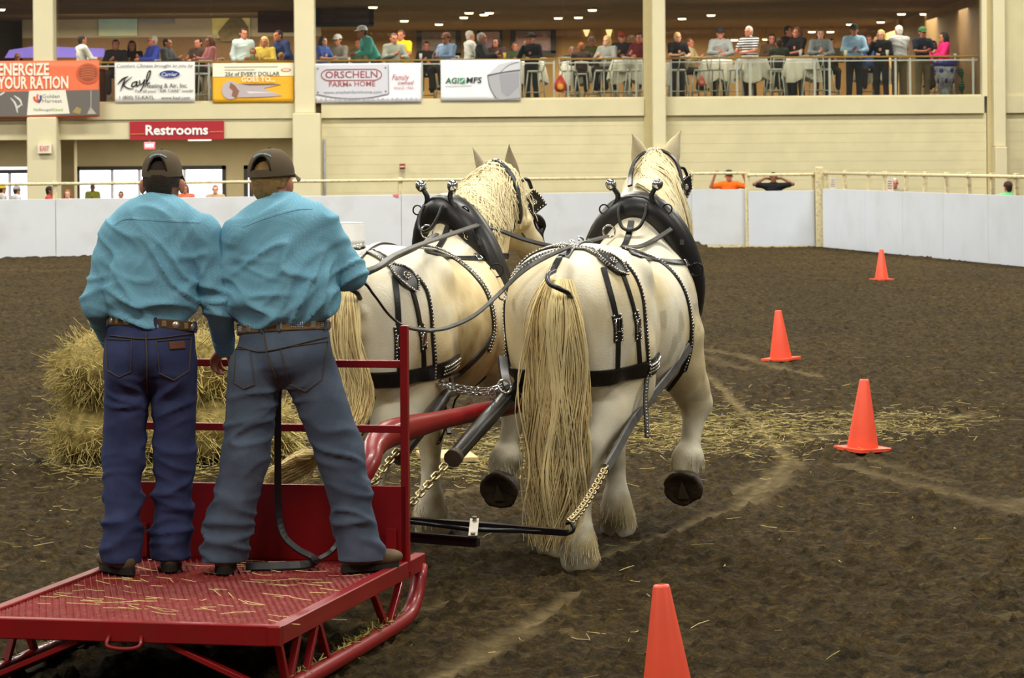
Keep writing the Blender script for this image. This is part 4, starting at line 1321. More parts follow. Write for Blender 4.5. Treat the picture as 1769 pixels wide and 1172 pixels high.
    pr = [ell(ho(0, -.018, .025), (.081, .098, .098), HR, k=.01), ell(ho(0, -.052, -.03), (.058, .042, .05), HR, k=.03), ('f', lambda X, c=np.array(ho(0, .062, -.06)), n_=nv(hf * 1.0 - hu * .35): -((X - c) @ n_ - .0), np.array(ho(0, 0, 0)) - .3, np.array(ho(0, 0, 0)) + .3, .01, None, '-')]
    pr = pr[:2]
    V, Q = sdf_mesh(pr, .0095)
    loc = (V - np.array(A['head'])) @ HR
    keep = (loc[:, 1] < .045) & ~((loc[:, 2] < -.02) & (loc[:, 1] > .0))
    keep &= ~((loc[:, 2] < -.015) & (np.abs(loc[:, 0]) > .060)) & (loc[:, 2] > -.072)
    Q2 = Q[keep[Q].all(1)]
    nz = np.array([mnoise.noise(Vector(v) * 60) for v in V])
    V = V + vnormals(V, Q) * (nz * .0025)[:, None]
    np_part('hair', V, Q2, o['hair'], root)
    # cap
    ct = o.get('captilt', .12)
    cu = nv(hu * math.cos(ct) - hf * math.sin(ct) * -1 * -1); cf = nv(hf - cu * np.dot(hf, cu)); cr = np.cross(cf, cu); CR = mat3(cr, cf, cu)
    co = lambda x, y, z: ho(0, -.008, .05) + cr * x + cf * y + cu * z
    vs = []; fs = []; nA, nB = 40, 14
    crad = o['capsize']
    for b_ in range(nB + 1):
        th = (math.pi / 2) * b_ / nB
        for a_ in range(nA):
            a = 2 * math.pi * a_ / nA
            k = math.cos(th) ** .82; z = math.sin(th) ** .9
            vs.append(Vector(co(math.sin(a) * crad[0] * k, -math.cos(a) * crad[1] * k, z * crad[2] - .012)))
    for b_ in range(nB):
        for a_ in range(nA):
            aa = (a_ + .5) / nA * 360
            if aa > 180: aa -= 360
            hb_ = (b_ + .5) / nB
            if hb_ > .12 and (aa / 27.0) ** 2 + ((hb_ - .12) / .42) ** 2 < 1: continue    # rear opening
            j = (a_ + 1) % nA
            fs.append((b_ * nA + a_, b_ * nA + j, (b_ + 1) * nA + j, (b_ + 1) * nA + a_))
    cap = obj('cap', MB().add(vs, fs, True), HAT, root)
    ed = []
    for i in range(17):
        q = -1 + 2 * i / 16; aa = q * 28; hb_ = .12 + .42 * math.sqrt(max(0, 1 - q * q))
        a = math.radians(aa); th = math.pi / 2 * hb_; k = math.cos(th) ** .82; z = math.sin(th) ** .9
        ed.append(Vector(co(math.sin(a) * crad[0] * k * 1.01, -math.cos(a) * crad[1] * k * 1.01, z * crad[2] - .012)))
    obj('opening_trim', MB().tube(ed, .004, 6), M('cap_trim', (62, 50, 36), .9), cap)
    obj('button', MB().ball(co(0, 0, crad[2] - .01), .008, 8, sc=(1, 1, .6)), HAT, cap)
    bv = []; n = 17
    for i in range(n):
        a = math.radians(-75 + 150 * i / (n - 1))
        for (k, dz) in ((1.0, 0), (1.0 + .62 * math.cos(a * .9) ** .8 if abs(a) < 1.4 else 1.02, -.016 - .02 * math.sin(a) ** 2)):
            bv.append(Vector(co(math.sin(a) * crad[0] * (1.0 + (k - 1) * .35), math.cos(a) * crad[1] * k, dz - .006)))
            bv.append(Vector(co(math.sin(a) * crad[0] * (1.0 + (k - 1) * .35), math.cos(a) * crad[1] * k, dz - .011)))
    bf = []
    for i in range(n - 1):
        a0 = i * 4; b0 = a0 + 4
        bf += [(a0, a0 + 2, b0 + 2, b0), (a0 + 1, b0 + 1, b0 + 3, a0 + 3), (a0 + 2, a0 + 3, b0 + 3, b0 + 2)]
    obj('brim', MB().add(bv, bf), HAT, cap)
    # small pale blue arc of stitched lettering above the opening (too small to read)
    lt = MB()
    word = [1, .6, .6, .7, .6, .6, 0, .7, 0, 1, .6, .6, .6, .7]
    for i, hgt in enumerate(word):
        if hgt == 0: continue
        q = -1 + 2 * i / (len(word) - 1); a = math.radians(q * 30); hb_ = .60 - .10 * q * q
        th = math.pi / 2 * hb_; k = math.cos(th) ** .82; z = math.sin(th) ** .9
        p = Vector(co(math.sin(a) * crad[0] * k * 1.012, -math.cos(a) * crad[1] * k * 1.012, z * crad[2] - .012))
        n_ = (p - Vector(co(0, 0, 0))).normalized(); tg = n_.cross(Vector(cu)).normalized()
        lt.box(p, (.005, .003, .011 * hgt), Matrix((tg, n_, tg.cross(n_))).transposed())
        lt.box(p + tg * .003 + Vector(cu) * .002, (.003, .003, .005), Matrix((tg, n_, tg.cross(n_))).transposed())
    e = obj('stitched_lettering', lt, M('pale_blue_thread', (146, 178, 196), .8), cap); e['kind'] = 'stuff'
    return root

D0 = 13.2
JL = dict(pelvis=P(260, 596, D0), waist=P(259, 540, D0), chest=P(264, 440, D0 - .0), neck=P(279, 366, D0 + .05), head=P(281, 320, D0 + .09),
          shL=P(204, 408, D0), shR=P(350, 404, D0), elL=P(168, 525, D0 + .02), elR=P(377, 525, D0 + .03), wrL=P(192, 590, D0 + .26), hdL=P(212, 612, D0 + .34),
          wrR=P(388, 601, D0 + .20), hdR=P(371, 622, D0 + .25), hipL=P(221, 634, D0), hipR=P(301, 634, D0), knL=P(213, 790, D0 + .02), knR=P(302, 790, D0 + .03),
          ankL=P(211, 952, D0 - .04), ankR=P(294, 946, D0 + .06))
fw = (su.x * .3, 1, 0)
BLUE = ('denim_dark_blue', (58, 64, 98))
z_at = lambda py, px, d: P(px, py, d).z
manL = main_man('man in teal shirt and dark blue jeans on the sled, concho belt, hand on rail', JL, dict(
    fwd=fw, look=(.12, 1, .02), torso=(.186, .135), blouse=.206, hips=.196, belt=(.188, .125), belt_z=z_at(561, 260, D0), belt_dip=.004, shirt_low=0, leg=(.1, .088, .078, .086),
    palmL=np.array((.3, 0, -1)), thumbL=np.array((1, .3, 0)), palmR=np.array((0, .3, -1)), thumbR=np.array((.2, 1, 0)), curl=.75,
    folds=[((.75, 0, .65), .085, .020, P(270, 470, D0 - .12), .26), ((.25, 0, 1), .075, .026, P(250, 545, D0 - .1), .15), ((-.6, 0, .8), .09, .014, P(320, 470, D0 - .1), .16), ((.1, 0, 1), .07, .012, P(165, 520, D0), .16), ((.1, 0, 1), .08, .012, P(385, 530, D0), .17)], seed=2.0,
    jfolds=[((.1, .2, 1), .075, .018, P(212, 900, D0), .2), ((-.1, .2, 1), .08, .018, P(297, 880, D0), .2), ((.4, 0, 1), .07, .013, P(222, 690, D0 - .1), .10), ((-.5, 0, 1), .07, .013, P(300, 690, D0 - .1), .11), ((.15, 0, 1), .1, .010, P(255, 780, D0), .2)],
    denim=BLUE, pockets=[((183, 586), (228, 588), (186, 640), (226, 642)), ((270, 590), (330, 584), (276, 645), (326, 640))],
    extras=[([(292, 598), (318, 596)], .033, M('leather_patch', (108, 66, 44), .7)), ([(252, 575), (254, 620), (253, 680)], .005, M('denim_thread', (92, 78, 66), .9)), ([(190, 580), (255, 586), (332, 577)], .004, M('denim_thread'))],
    beltmat=LEATHER_B, conchos=22, concho_kind='round', seams=[[(192, 392), (215, 378), (250, 379), (300, 382), (345, 384)]],
    toeL=(-.55, .85), toeR=(-.1, 1), hair=M('hair_dark_brown', (52, 40, 30), .8, var=.2, scale=40, bump=.6, bscale=200), capsize=(.088, .106, .116), captilt=.02))
JR = dict(pelvis=P(492, 600, D0), waist=P(491, 545, D0), chest=P(492, 445, D0 + .02), neck=P(484, 359, D0 + .07), head=P(471, 319, D0 + .11),
          shL=P(414, 408, D0), shR=P(556, 396, D0), elL=P(399, 520, D0 + .05), elR=P(607, 474, D0 + .04), wrL=P(440, 555, D0 + .30), hdL=P(462, 545, D0 + .38),
          wrR=P(572, 488, D0 + .30), hdR=P(552, 484, D0 + .36), hipL=P(441, 640, D0), hipR=P(535, 640, D0), knL=P(424, 790, D0 - .03), knR=P(588, 785, D0 - .02),
          ankL=P(388, 950, D0 - .02), ankR=P(622, 946, D0 - .02))
GREYB = ('denim_grey_blue', (82, 92, 108))
manR = main_man('broad man in teal shirt and faded grey jeans on the sled, driving the team', JR, dict(
    fwd=(.35, 1, 0), look=(.38, 1, .02), headup=(-.06, -.05, 1), torso=(.232, .16), blouse=.232, hips=.212, belt=(.2, .138), belt_z=z_at(566, 490, D0), belt_dip=-.002, shirt_low=0, leg=(.118, .10, .088, .098),
    palmL=np.array((1, 0, -.3)), thumbL=np.array((0, 0, 1)), palmR=np.array((-1, 0, -.3)), thumbR=np.array((0, 0, 1)), curl=.95,
    folds=[((.5, 0, -.85), .1, .022, P(510, 440, D0 - .15), .25), ((.7, 0, -.7), .07, .024, P(545, 520, D0 - .12), .17), ((.2, 0, 1), .07, .02, P(440, 545, D0 - .1), .16), ((-.4, 0, 1), .08, .014, P(600, 450, D0), .14), ((.2, 0, 1), .07, .014, P(400, 470, D0), .14)], seed=9.0,
    jfolds=[((.1, .2, 1), .07, .024, P(383, 915, D0), .17), ((.2, .2, 1), .08, .022, P(625, 905, D0), .2), ((.35, 0, 1), .08, .018, P(585, 775, D0 - .1), .12), ((-.3, 0, 1), .08, .016, P(425, 745, D0 - .1), .14), ((-.3, 0, 1), .07, .012, P(480, 690, D0 - .1), .12)],
    denim=GREYB, pockets=[((408, 604), (432, 604), (404, 660), (440, 664)), ((484, 602), (566, 590), (500, 664), (556, 655))],
    extras=[([(456, 575), (462, 610), (480, 660)], .005, M('denim_thread'),), ([(412, 600), (460, 607), (566, 582)], .004, M('denim_thread'))],
    beltmat=M('tan_tooled_belt', (128, 98, 60), .55, var=.2, scale=25), conchos=16, concho_kind='square', seams=[[(418, 392), (460, 376), (510, 362), (540, 360)]],
    toeL=(-.05, 1), toeR=(.8, .6), hair=M('hair_sandy', (150, 116, 66), .8, var=.25, scale=40, bump=.6, bscale=200), capsize=(.100, .116, .120), captilt=-.03))
# ================================================================ HORSES
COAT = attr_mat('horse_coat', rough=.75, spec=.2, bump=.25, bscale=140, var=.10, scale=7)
MANE = M('mane_hair', (236, 222, 180), .6, var=.18, scale=3, spec=.3)
TAIL = M('tail_hair', (230, 210, 156), .6, var=.28, scale=4, spec=.3)
TAIL_D = M('tail_hair_dark', (206, 182, 128), .65, var=.3, scale=4, spec=.3)
HOOF = M('hoof_horn', (62, 50, 36), .7, var=.3, scale=25, bump=.6, bscale=60)
FEATHER = M('feather_hair', (212, 200, 162), .7, var=.2, scale=6)
def dens(st, n=80):
    pts = np.array(st, float); t = np.arange(len(pts)); tt = np.linspace(0, len(pts) - 1, n); out = []
    for q in tt:
        i = min(int(q), len(pts) - 2); f = q - i
        p1, p2 = pts[i], pts[i + 1]; p0 = pts[max(i - 1, 0)]; p3 = pts[min(i + 2, len(pts) - 1)]
        out.append(.5 * (2 * p1 + (p2 - p0) * f + (2 * p0 - 5 * p1 + 4 * p2 - p3) * f * f + (3 * p1 - p0 - 3 * p2 + p3) * f ** 3))
    return np.array(out)
TRUNK = dens([(-.02, 1.14, 1.34, .10), (.03, 1.00, 1.44, .19), (.12, .94, 1.53, .275), (.25, .90, 1.585, .325), (.42, .88, 1.615, .345), (.60, .86, 1.605, .345), (.80, .81, 1.57, .345), (1.0, .765, 1.545, .36), (1.2, .75, 1.545, .365), (1.38, .77, 1.57, .345), (1.55, .82, 1.62, .31), (1.70, .88, 1.60, .285), (1.84, .95, 1.50, .25), (1.94, 1.05, 1.38, .17)])
def trunk_d(X):
    x = X[..., 0]
    zb = np.interp(x, TRUNK[:, 0], TRUNK[:, 1]); zt = np.interp(x, TRUNK[:, 0], TRUNK[:, 2]); w = np.interp(x, TRUNK[:, 0], TRUNK[:, 3])
    zc = (zb + zt) / 2; h = (zt - zb) / 2
    q = ((np.abs(X[..., 1]) / w) ** 2.25 + (np.abs(X[..., 2] - zc) / h) ** 2.25) ** (1 / 2.25)
    d = (q - 1) * np.minimum(w, h) * .92
    return np.maximum(d, np.maximum(TRUNK[0, 0] - x, x - TRUNK[-1, 0]))
def horse(label, O, th, poll, muzzle, ears, seed, fetch):
    """O ground point under the dock; th heading in degrees right of straight ahead; poll, muzzle, ears in world space."""
    t = math.radians(th)
    fwd = np.array([math.sin(t), math.cos(t), 0]); left = np.array([-math.cos(t), math.sin(t), 0]); up = np.array([0, 0, 1.0])
    B = np.stack([fwd, left, up])              # rows: local axes
    O = np.array([O[0], O[1], 0.0])
    toL = lambda p: B @ (np.array(p, float) - O)
    toW = lambda V: np.asarray(V) @ B + O
    root = thing('horse', label, 'horse', O)
    pr = [('f', trunk_d, np.array([-.03, -.4, .7]), np.array([1.96, .4, 1.65]), .05, None, '+')]
    for s in (-1, 1):
        pr += [ell((.27, s * .155, 1.26), (.29, .185, .30), k=.07), ell((.50, s * .21, 1.08), (.28, .155, .30), k=.08), ell((.15, s * .15, 1.07), (.165, .145, .24), k=.07),
               ell((.62, s * .19, 1.46), (.16, .12, .09), k=.1), ell((1.60, s * .20, 1.18), (.22, .13, .30), k=.10), ell((1.84, s * .12, 1.10), (.13, .12, .17), k=.08)]
    pr.append(cone((0.06, 0, 1.50), (-.05, 0, 1.40), .06, .05, .05))          # dock
    # legs: list of (point, radius)
    legs = dict(
        HR=[((.40, -.17, 1.05), .22), ((.47, -.19, .90), .175), ((.24, -.165, .74), .125), ((.04, -.145, .585), .076), ((-.05, -.13, .40), .055), ((-.10, -.12, .23), .062), ((-.075, -.12, .11), .075)],
        HL=[((.40, .17, 1.05), .22), ((.56, .19, .90), .17), ((.42, .18, .73), .12), ((.30, .17, .575), .076), ((.37, .165, .40), .055), ((.43, .16, .22), .062), ((.47, .16, .11), .075)],
        FL=[((1.58, .19, 1.02), .17), ((1.50, .16, .84), .12), ((1.45, .12, .66), .088), ((1.42, .09, .53), .074), ((1.37, .065, .38), .05), ((1.32, .05, .22), .060), ((1.36, .045, .11), .075)],
        FR=[((1.62, -.20, 1.05), .18), ((1.66, -.225, .90), .135), ((1.73, -.265, .78), .102), ((1.77, -.295, .68), .090), ((1.72, -.285, .55), .053), ((1.64, -.28, .40), .066), ((1.59, -.275, .32), .072)])
    for nm, L_ in legs.items():
        for (a, ra), (b, rb) in zip(L_[:-1], L_[1:]):
            pr.append(cone(a, b, ra, rb, .05 if ra > .1 else .025))
        if nm[0] == 'H':
            pr.append(cone(np.array(L_[3][0]) + [-.045, 0, .04], np.array(L_[2][0]) + [-.06, 0, .02], .035, .03, .03))   # point of hock
        if nm != 'FR':
            f_ = np.array(L_[-2][0])
            pr.append(ell(f_ + [-.02, 0, -.085], (.088, .084, .115), k=.04)); pr.append(cone(f_ + [-.005, 0, -.12], f_ + [.03, 0, -.175], .088, .102, .03))        # feathered fetlock
        else:
            f_ = np.array(L_[-2][0]); pr.append(ell(f_ + [-.02, 0, -.01], (.09, .09, .085), k=.03))
    # neck and head
    pl = toL(poll); mz = toL(muzzle)
    base = np.array([1.60, 0, 1.30])
    m1 = base * .55 + pl * .45 + np.array([-.04, 0, .03]); m1[1] = pl[1] * .35
    hd = nv(mz - pl); nl = nv(pl - base)
    lat = nv(np.cross(hd, nv(np.array([0, 0, 1.0]) + nl * .2)))
    flap = np.array([0, 1.0, 0])
    pr += [cone(base, m1, .31, .26, .08, sq=(flap, .74)), cone(m1, pl - nl * .10, .26, .195, .06, sq=(nv(flap + lat * .5 * np.sign(np.dot(lat, flap))), .74)), cone(pl - nl * .12, pl - nl * .02, .19, .14, .05, sq=(lat, .9))]
    hb = nv(np.cross(lat, hd)); hb = hb if hb[2] > 0 or True else -hb
    if np.dot(hb, nl) < 0: hb = -hb                                              # towards the forehead side
    fh = hb if np.dot(hb, nv(mz - base) * 0 + np.array([0, 0, 1])) > 0 else -hb
    L_h = np.linalg.norm(mz - pl)
    hp = lambda f, b, l: pl + hd * L_h * f + fh * b + lat * l
    pr += [cone(hp(.05, -.03, 0), hp(.42, -.06, 0), .135, .128, .04, sq=(lat, .82)), cone(hp(.42, -.05, 0), hp(.80, -.04, 0), .118, .085, .04, sq=(lat, .82)), cone(hp(.80, -.04, 0), hp(1.0, -.05, 0), .085, .075, .03, sq=(lat, .95)),
           ell(hp(.27, -.11, .06), (.125, .125, .06), k=.04), ell(hp(.27, -.11, -.06), (.125, .125, .06), k=.04), cone(hp(.95, -.09, 0), hp(1.0, -.10, 0), .045, .04, .02)]
    for s in (-1, 1): pr.append(ell(hp(.28, .045, s * .075), (.04, .04, .03), k=.03))
    V, Q = sdf_mesh(pr, .0135, smooth=2)
    # ears: pointed leaf shapes grown out of the poll, part of the same body mesh
    nb_ = len(V)
    for (a, b, wd, edge, dark) in ears:
        a = toL(a); b = toL(b); ax = nv(b - a); Le = np.linalg.norm(b - a)
        sd = nv(np.cross(ax, B @ np.array([0, 1.0, 0]))); dp = np.cross(ax, sd)
        m, n_ = 12, 14; ring0 = len(V); vs = []
        for i in range(m + 1):
            t_ = i / m; w_ = wd * (math.sin(math.pi * min(1, t_ * .62 + .26)) ** 1.1 if t_ < .98 else .03)
            w_ *= max(.03, (1 - t_ ** 3.2))
            c = a - ax * .035 + ax * (Le + .035) * t_ + sd * edge * math.sin(t_ * 2.4) * .25
            for k in range(n_):
                q = 2 * math.pi * k / n_
                vs.append(c + sd * math.cos(q) * w_ + dp * math.sin(q) * w_ * (.45 if math.sin(q) > 0 else .3))
        V = np.concatenate([V, vs])
        fs = []
        for i in range(m):
            for k in range(n_): fs.append((ring0 + i * n_ + k, ring0 + i * n_ + (k + 1) % n_, ring0 + (i + 1) * n_ + (k + 1) % n_, ring0 + (i + 1) * n_ + k))
        Q = np.concatenate([Q, np.array(fs)])
    Vw = toW(V)
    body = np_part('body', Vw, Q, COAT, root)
    # coat colouring: natural stains, grey points, and belly shade put into the colour
    n1 = np.array([mnoise.fractal(Vector((v[0] * 2.3 + seed, v[1] * 2.3, v[2] * 2.3)), 1.0, 2.0, 4) for v in V])
    n2 = np.array([mnoise.fractal(Vector((v[0] * 6 + seed, v[1] * 6 + 9, v[2] * 6)), 1.0, 2.0, 3) for v in V])
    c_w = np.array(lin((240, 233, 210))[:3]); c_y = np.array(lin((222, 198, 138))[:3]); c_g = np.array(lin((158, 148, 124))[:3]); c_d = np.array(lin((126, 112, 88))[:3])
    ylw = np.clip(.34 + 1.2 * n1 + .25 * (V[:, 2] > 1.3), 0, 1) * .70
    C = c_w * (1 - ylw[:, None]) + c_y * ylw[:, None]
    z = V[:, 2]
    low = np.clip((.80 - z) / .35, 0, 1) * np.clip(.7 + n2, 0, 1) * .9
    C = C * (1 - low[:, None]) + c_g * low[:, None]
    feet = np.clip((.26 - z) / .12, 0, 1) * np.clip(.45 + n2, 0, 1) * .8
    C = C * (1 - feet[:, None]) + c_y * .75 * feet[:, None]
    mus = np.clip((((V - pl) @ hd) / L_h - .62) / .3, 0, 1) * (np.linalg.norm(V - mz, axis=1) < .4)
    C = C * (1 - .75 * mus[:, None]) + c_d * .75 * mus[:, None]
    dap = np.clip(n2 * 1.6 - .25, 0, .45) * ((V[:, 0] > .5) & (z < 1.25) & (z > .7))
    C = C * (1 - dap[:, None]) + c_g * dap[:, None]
    for (p, rad, amt) in fetch:  # brownish stain patches; those on the left horse's belly also paint in shade
        w = np.exp(-((np.linalg.norm(Vw - np.array(p), axis=1)) / rad) ** 2) * np.clip(.6 + 1.5 * n2, 0, 1) * amt
        C = C * (1 - w[:, None]) + np.array(lin((176, 146, 84))[:3]) * w[:, None]
    for j, (a, b, wd, edge, dark) in enumerate(ears):
        if dark:
            ids = np.arange(nb_ + j * 13 * 14, nb_ + (j + 1) * 13 * 14)
            tt = np.repeat(np.linspace(0, 1, 13), 14); sh = np.clip((tt - .1) * 4, 0, 1)[:, None] * dark
            C[ids] = C[ids] * (1 - sh) + np.array(lin((112, 100, 82))[:3]) * sh
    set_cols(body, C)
    # hooves
    for nm, L_ in legs.items():
        f_ = np.array(L_[-1][0])
        if nm != 'FR':
            c = np.array([f_[0] + .035, f_[1], 0.0]); ax = nv((-.18, 0, 1))
            prof = [(.104, -.03), (.100, .012), (.084, .075), (.07, .085), (.04, .09)]
        else:
            ax = nv((.93, -.03, .38)); c = f_ - ax * .085 + np.array([0, 0, -.06])
            prof = [(.001, .022), (.075, .018), (.094, .0), (.108, .006), (.106, .02), (.088, .095), (.06, .11)]
        hm_ = MB().lathe(prof, toW([c])[0], 24, axis=ax @ B)
        hm_.v = [v + Vector((mnoise.noise(v * 17), mnoise.noise(v * 17 + Vector((9, 0, 0))), mnoise.noise(v * 17 + Vector((0, 9, 0))))) * .016 for v in hm_.v]
        h = obj('hoof', hm_, HOOF, root)
        if nm == 'FR':
            obj('frog', MB().prism([(-.03, -.06), (.03, -.06), (0, .04)], .012, Vector(toW([c + ax * .012])[0]), Vector(left), Vector(nv(np.cross(left, ax @ B)) * -1), Vector(-(ax @ B))), M('hoof_frog', (76, 64, 50), .8), h)
    # feather strands round the fetlocks
    bv = BVHTree.FromPolygons([tuple(v) for v in Vw], [tuple(q) for q in Q])
    rng = random.Random(int(seed * 10) + 1)
    mb = MB()
    idx = [i for i in range(len(V)) if V[i, 2] < .27 or (V[i, 0] > 1.45 and V[i, 1] < -.15 and .33 < V[i, 2] < .46)]
    Nn = vnormals(Vw, Q)
    for _ in range(900):
        i = rng.choice(idx); p = Vector(Vw[i]); n = Vector(Nn[i])
        if p.z < .06: continue
        strand(mb, p, n * .28 + Vector((0, 0, -1)), rng.uniform(.02, .05), .0018, .15, rng)
    o = obj('feathering', mb, FEATHER, root); o['kind'] = 'stuff'
    # eyes
    for s in (-1, 1): obj('eye', MB().ball(Vector(toW([hp(.28, .05, s * .093)])[0]), .022, 10), M('horse_eye', (24, 16, 12), .08, var=0), root)
    for s in (-1, 1): obj('nostril', MB().ball(Vector(toW([hp(.97, .0, s * .052)])[0]), .016, 8, sc=(1, 1, .7)), M('nostril_dark', (50, 40, 36), .7), root)
    return dict(root=root, bvh=bv, toL=toL, toW=toW, B=B, O=O, pl=pl, hd=hd, lat=lat, fh=fh, hp=hp, nl=nl, base=base, m1=m1, fwd=Vector(fwd), left=Vector(left), V=Vw, N=Nn)

def hair_mesh(name, root, paths, r, mat):
    mb = MB()
    for p in paths:
        m = len(p); s0 = None; n0 = len(mb.v)
        for i, q in enumerate(p):
            t = (p[min(i + 1, m - 1)] - p[max(i - 1, 0)]); s, u = frame(t, Vector((0, 1, .2)))
            k = r * (1 - .65 * (i / (m - 1)) ** 2)
            mb.v += [q + s * k, q - s * k * .5 + u * k * .87, q - s * k * .5 - u * k * .87]
        for i in range(m - 1):
            for k in range(3):
                l = (k + 1) % 3
                mb.f.append((n0 + i * 3 + k, n0 + i * 3 + l, n0 + i * 3 + 3 + l, n0 + i * 3 + 3 + k))
    o = obj(name, mb, mat, root, smooth=True); o['kind'] = 'stuff'
    return o
def tail(h, guide, widths, rng, n=480, wave=.012, lat_dir=None, part='tail'):
    g = catmull(guide, 22); W_ = np.interp(np.linspace(0, 1, 23), np.linspace(0, 1, len(widths)), widths)
    for nm, mt, cnt in ((part, TAIL, int(n * .6)), (part + '_undercoat', TAIL_D, int(n * .4))):
        paths = []
        lock = [(rng.gauss(0, .5), rng.gauss(0, .5), rng.uniform(0, 6.28)) for _ in range(40)]
        for _ in range(cnt):
            lk = rng.choice(lock)
            a = max(-1, min(1, lk[0] + rng.gauss(0, .13))); b = max(-1, min(1, lk[1] + rng.gauss(0, .2)))
            end = rng.uniform(.80, 1.0) if rng.random() < .75 else rng.uniform(.5, .9)
            ph = lk[2]; pts = []
            for i in range(15):
                f = i / 14 * end * 22; j = min(21, int(f)); q = f - j
                p = g[j].lerp(g[j + 1], q); w = W_[j] * (1 - q) + W_[j + 1] * q
                tg = (g[j + 1] - g[j]).normalized()
                s = (lat_dir or Vector((1, 0, 0))); s = (s - tg * s.dot(tg)).normalized(); u = s.cross(tg)
                dep = b if mt is TAIL else b - .25
                pts.append(p + s * (a * w + math.sin(ph + f * .5 + a * 2) * wave * (.25 + i / 14)) - u * 0 + Vector((0, -1, 0)) * dep * min(w, .07) * .7)
            paths.append(pts)
        hair_mesh(nm, h['root'], paths, .0042, mt)
def mane(h, side, n, length, rng, wave, f0=.0, f1=1.0, spread=.6, back=0.0):
    """strands start on the crest and lie on the neck, side = +1 left, -1 right."""
    left = h['left']; bv = h['bvh']
    crest = [Vector(h['toW']([p])[0]) for p in (np.array([1.72, 0, 1.62]), h['m1'] + np.array([-.05, 0, .25]), h['pl'] + np.array([.0, 0, .11]))]
    cr = catmull(crest, 30); paths = []
    for _ in range(n):
        f = rng.uniform(f0, f1) * 29.9; j = int(f); p = cr[j].lerp(cr[j + 1], f - j)
        hit = bv.ray_cast(p + Vector((0, 0, .4)), Vector((0, 0, -1)))
        if hit[0] is not None: p = hit[0]
        ph = f * .9 + rng.gauss(0, .35); sd = left * side * spread - h['fwd'] * back
        off = .010 + .026 * rng.random(); p = p + left * side * rng.uniform(-.03, .015); pts = [p]; L_ = length * rng.uniform(.65, 1.1); st = L_ / 14
        for i in range(14):
            d = Vector((0, 0, -.55 - .05 * i)) + sd * max(.12, 1 - i * .07) + h['fwd'] * math.sin(ph + i * .75) * wave
            q = pts[-1] + d.normalized() * st
            nr = bv.find_nearest(q)
            if nr[0] is not None:
                dv = q - nr[0]
                if dv.dot(nr[1]) < off: q = nr[0] + nr[1] * off
            pts.append(q)
        paths.append(pts)
    hair_mesh('mane', h['root'], paths, .0046, MANE)

OR_ = P(965, 480, 15.5); OL_ = P(602, 480, 15.5)
HR_ = horse('white draft horse on the right, rump and long tail to the camera', OR_, 16.5, P(1133, 306, 17.5), Vector((.86, 17.98, 1.50)),
            [(P(1104, 286, 17.45), P(1086, 231, 17.42), .052, -.1, .25), (P(1158, 286, 17.5), P(1182, 226, 17.5), .056, .1, .1)], 1.7, [(P(900, 560, 15.5), .18, .3), (P(1085, 480, 16.2), .25, .3)])
HL_ = horse('white draft horse on the left, head turned right, behind the driver', OL_, 18.5, P(858, 328, 17.45), P(934, 436, 17.80),
            [(P(830, 294, 17.38), P(813, 255, 17.36), .026, -.05, .5), (P(889, 316, 17.45), P(882, 247, 17.45), .046, .05, .85)], 4.4, [(P(665, 565, 15.7), .17, .85), (P(770, 590, 16.2), .30, .75), (P(820, 620, 16.6), .3, .7), (P(650, 700, 15.7), .12, .4)])
rt = random.Random(21)
tail(HR_, [P(965, 482, 15.46), P(960, 510, 15.36), P(957, 570, 15.32), P(957, 660, 15.30), P(957, 760, 15.28), P(955, 860, 15.27), P(945, 955, 15.26)], [.06, .13, .155, .165, .155, .14, .07], rt, 1100, wave=.03)
tail(HL_, [P(602, 482, 15.46), P(597, 520, 15.36), P(598, 600, 15.30), P(612, 670, 15.28), P(598, 735, 15.22), P(550, 790, 15.16), P(490, 822, 15.1), P(440, 846, 15.05)], [.04, .06, .06, .07, .09, .11, .10, .07], rt, 760, wave=.03, lat_dir=Vector((.75, 0, .6)))
mane(HR_, -1, 620, .62, rt, .35, f1=.85, spread=.6)
mane(HR_, -1, 300, .36, rt, .5, f0=.7, spread=.22, back=.8)
mane(HR_, 1, 90, .2, rt, .3, f0=.75, spread=.3, back=.5)
mane(HL_, -1, 760, .52, rt, 1.0, f0=.1, spread=.42, back=.35)
mane(HL_, 1, 160, .30, rt, .5, f0=.3, spread=.4, back=.3)
# ================================================================ HARNESS
LEA = M('black_harness_leather', (26, 24, 24), .38, var=.2, scale=20, spec=.5)
LEA_G = M('grey_worn_leather', (84, 82, 78), .5, var=.2, scale=14)
STUD = M('nickel_studs', (218, 214, 200), .2, metal=.9, var=.05)
def studs(pts, nrm, w, parent, rows=2, step=.018, r=.0064, lift=.008, f0=0.0, f1=1.0):
    mb = MB(); acc = 0.0; lens = [0.0]
    for a, b in zip(pts[:-1], pts[1:]): lens.append(lens[-1] + (b - a).length)
    s = lens[-1] * f0
    while s < lens[-1] * f1:
        j = max(0, min(len(pts) - 2, next((i for i in range(len(lens) - 1) if lens[i + 1] >= s), len(lens) - 2)))
        q = (s - lens[j]) / max(1e-9, lens[j + 1] - lens[j])
        p = pts[j].lerp(pts[j + 1], q); n = nrm[j].lerp(nrm[j + 1], q).normalized(); t = (pts[j + 1] - pts[j]).normalized()
        sd = t.cross(n).normalized(); n = sd.cross(t) if sd.cross(t).dot(n) > 0 else t.cross(sd)
        for k in range(rows):
            o = (k / (rows - 1) - .5) * w * .72 if rows > 1 else 0
            mb.ball(p + n * lift + sd * o, r, 5)
        s += step
    o = obj('studs', mb, STUD, parent); o['kind'] = 'stuff'
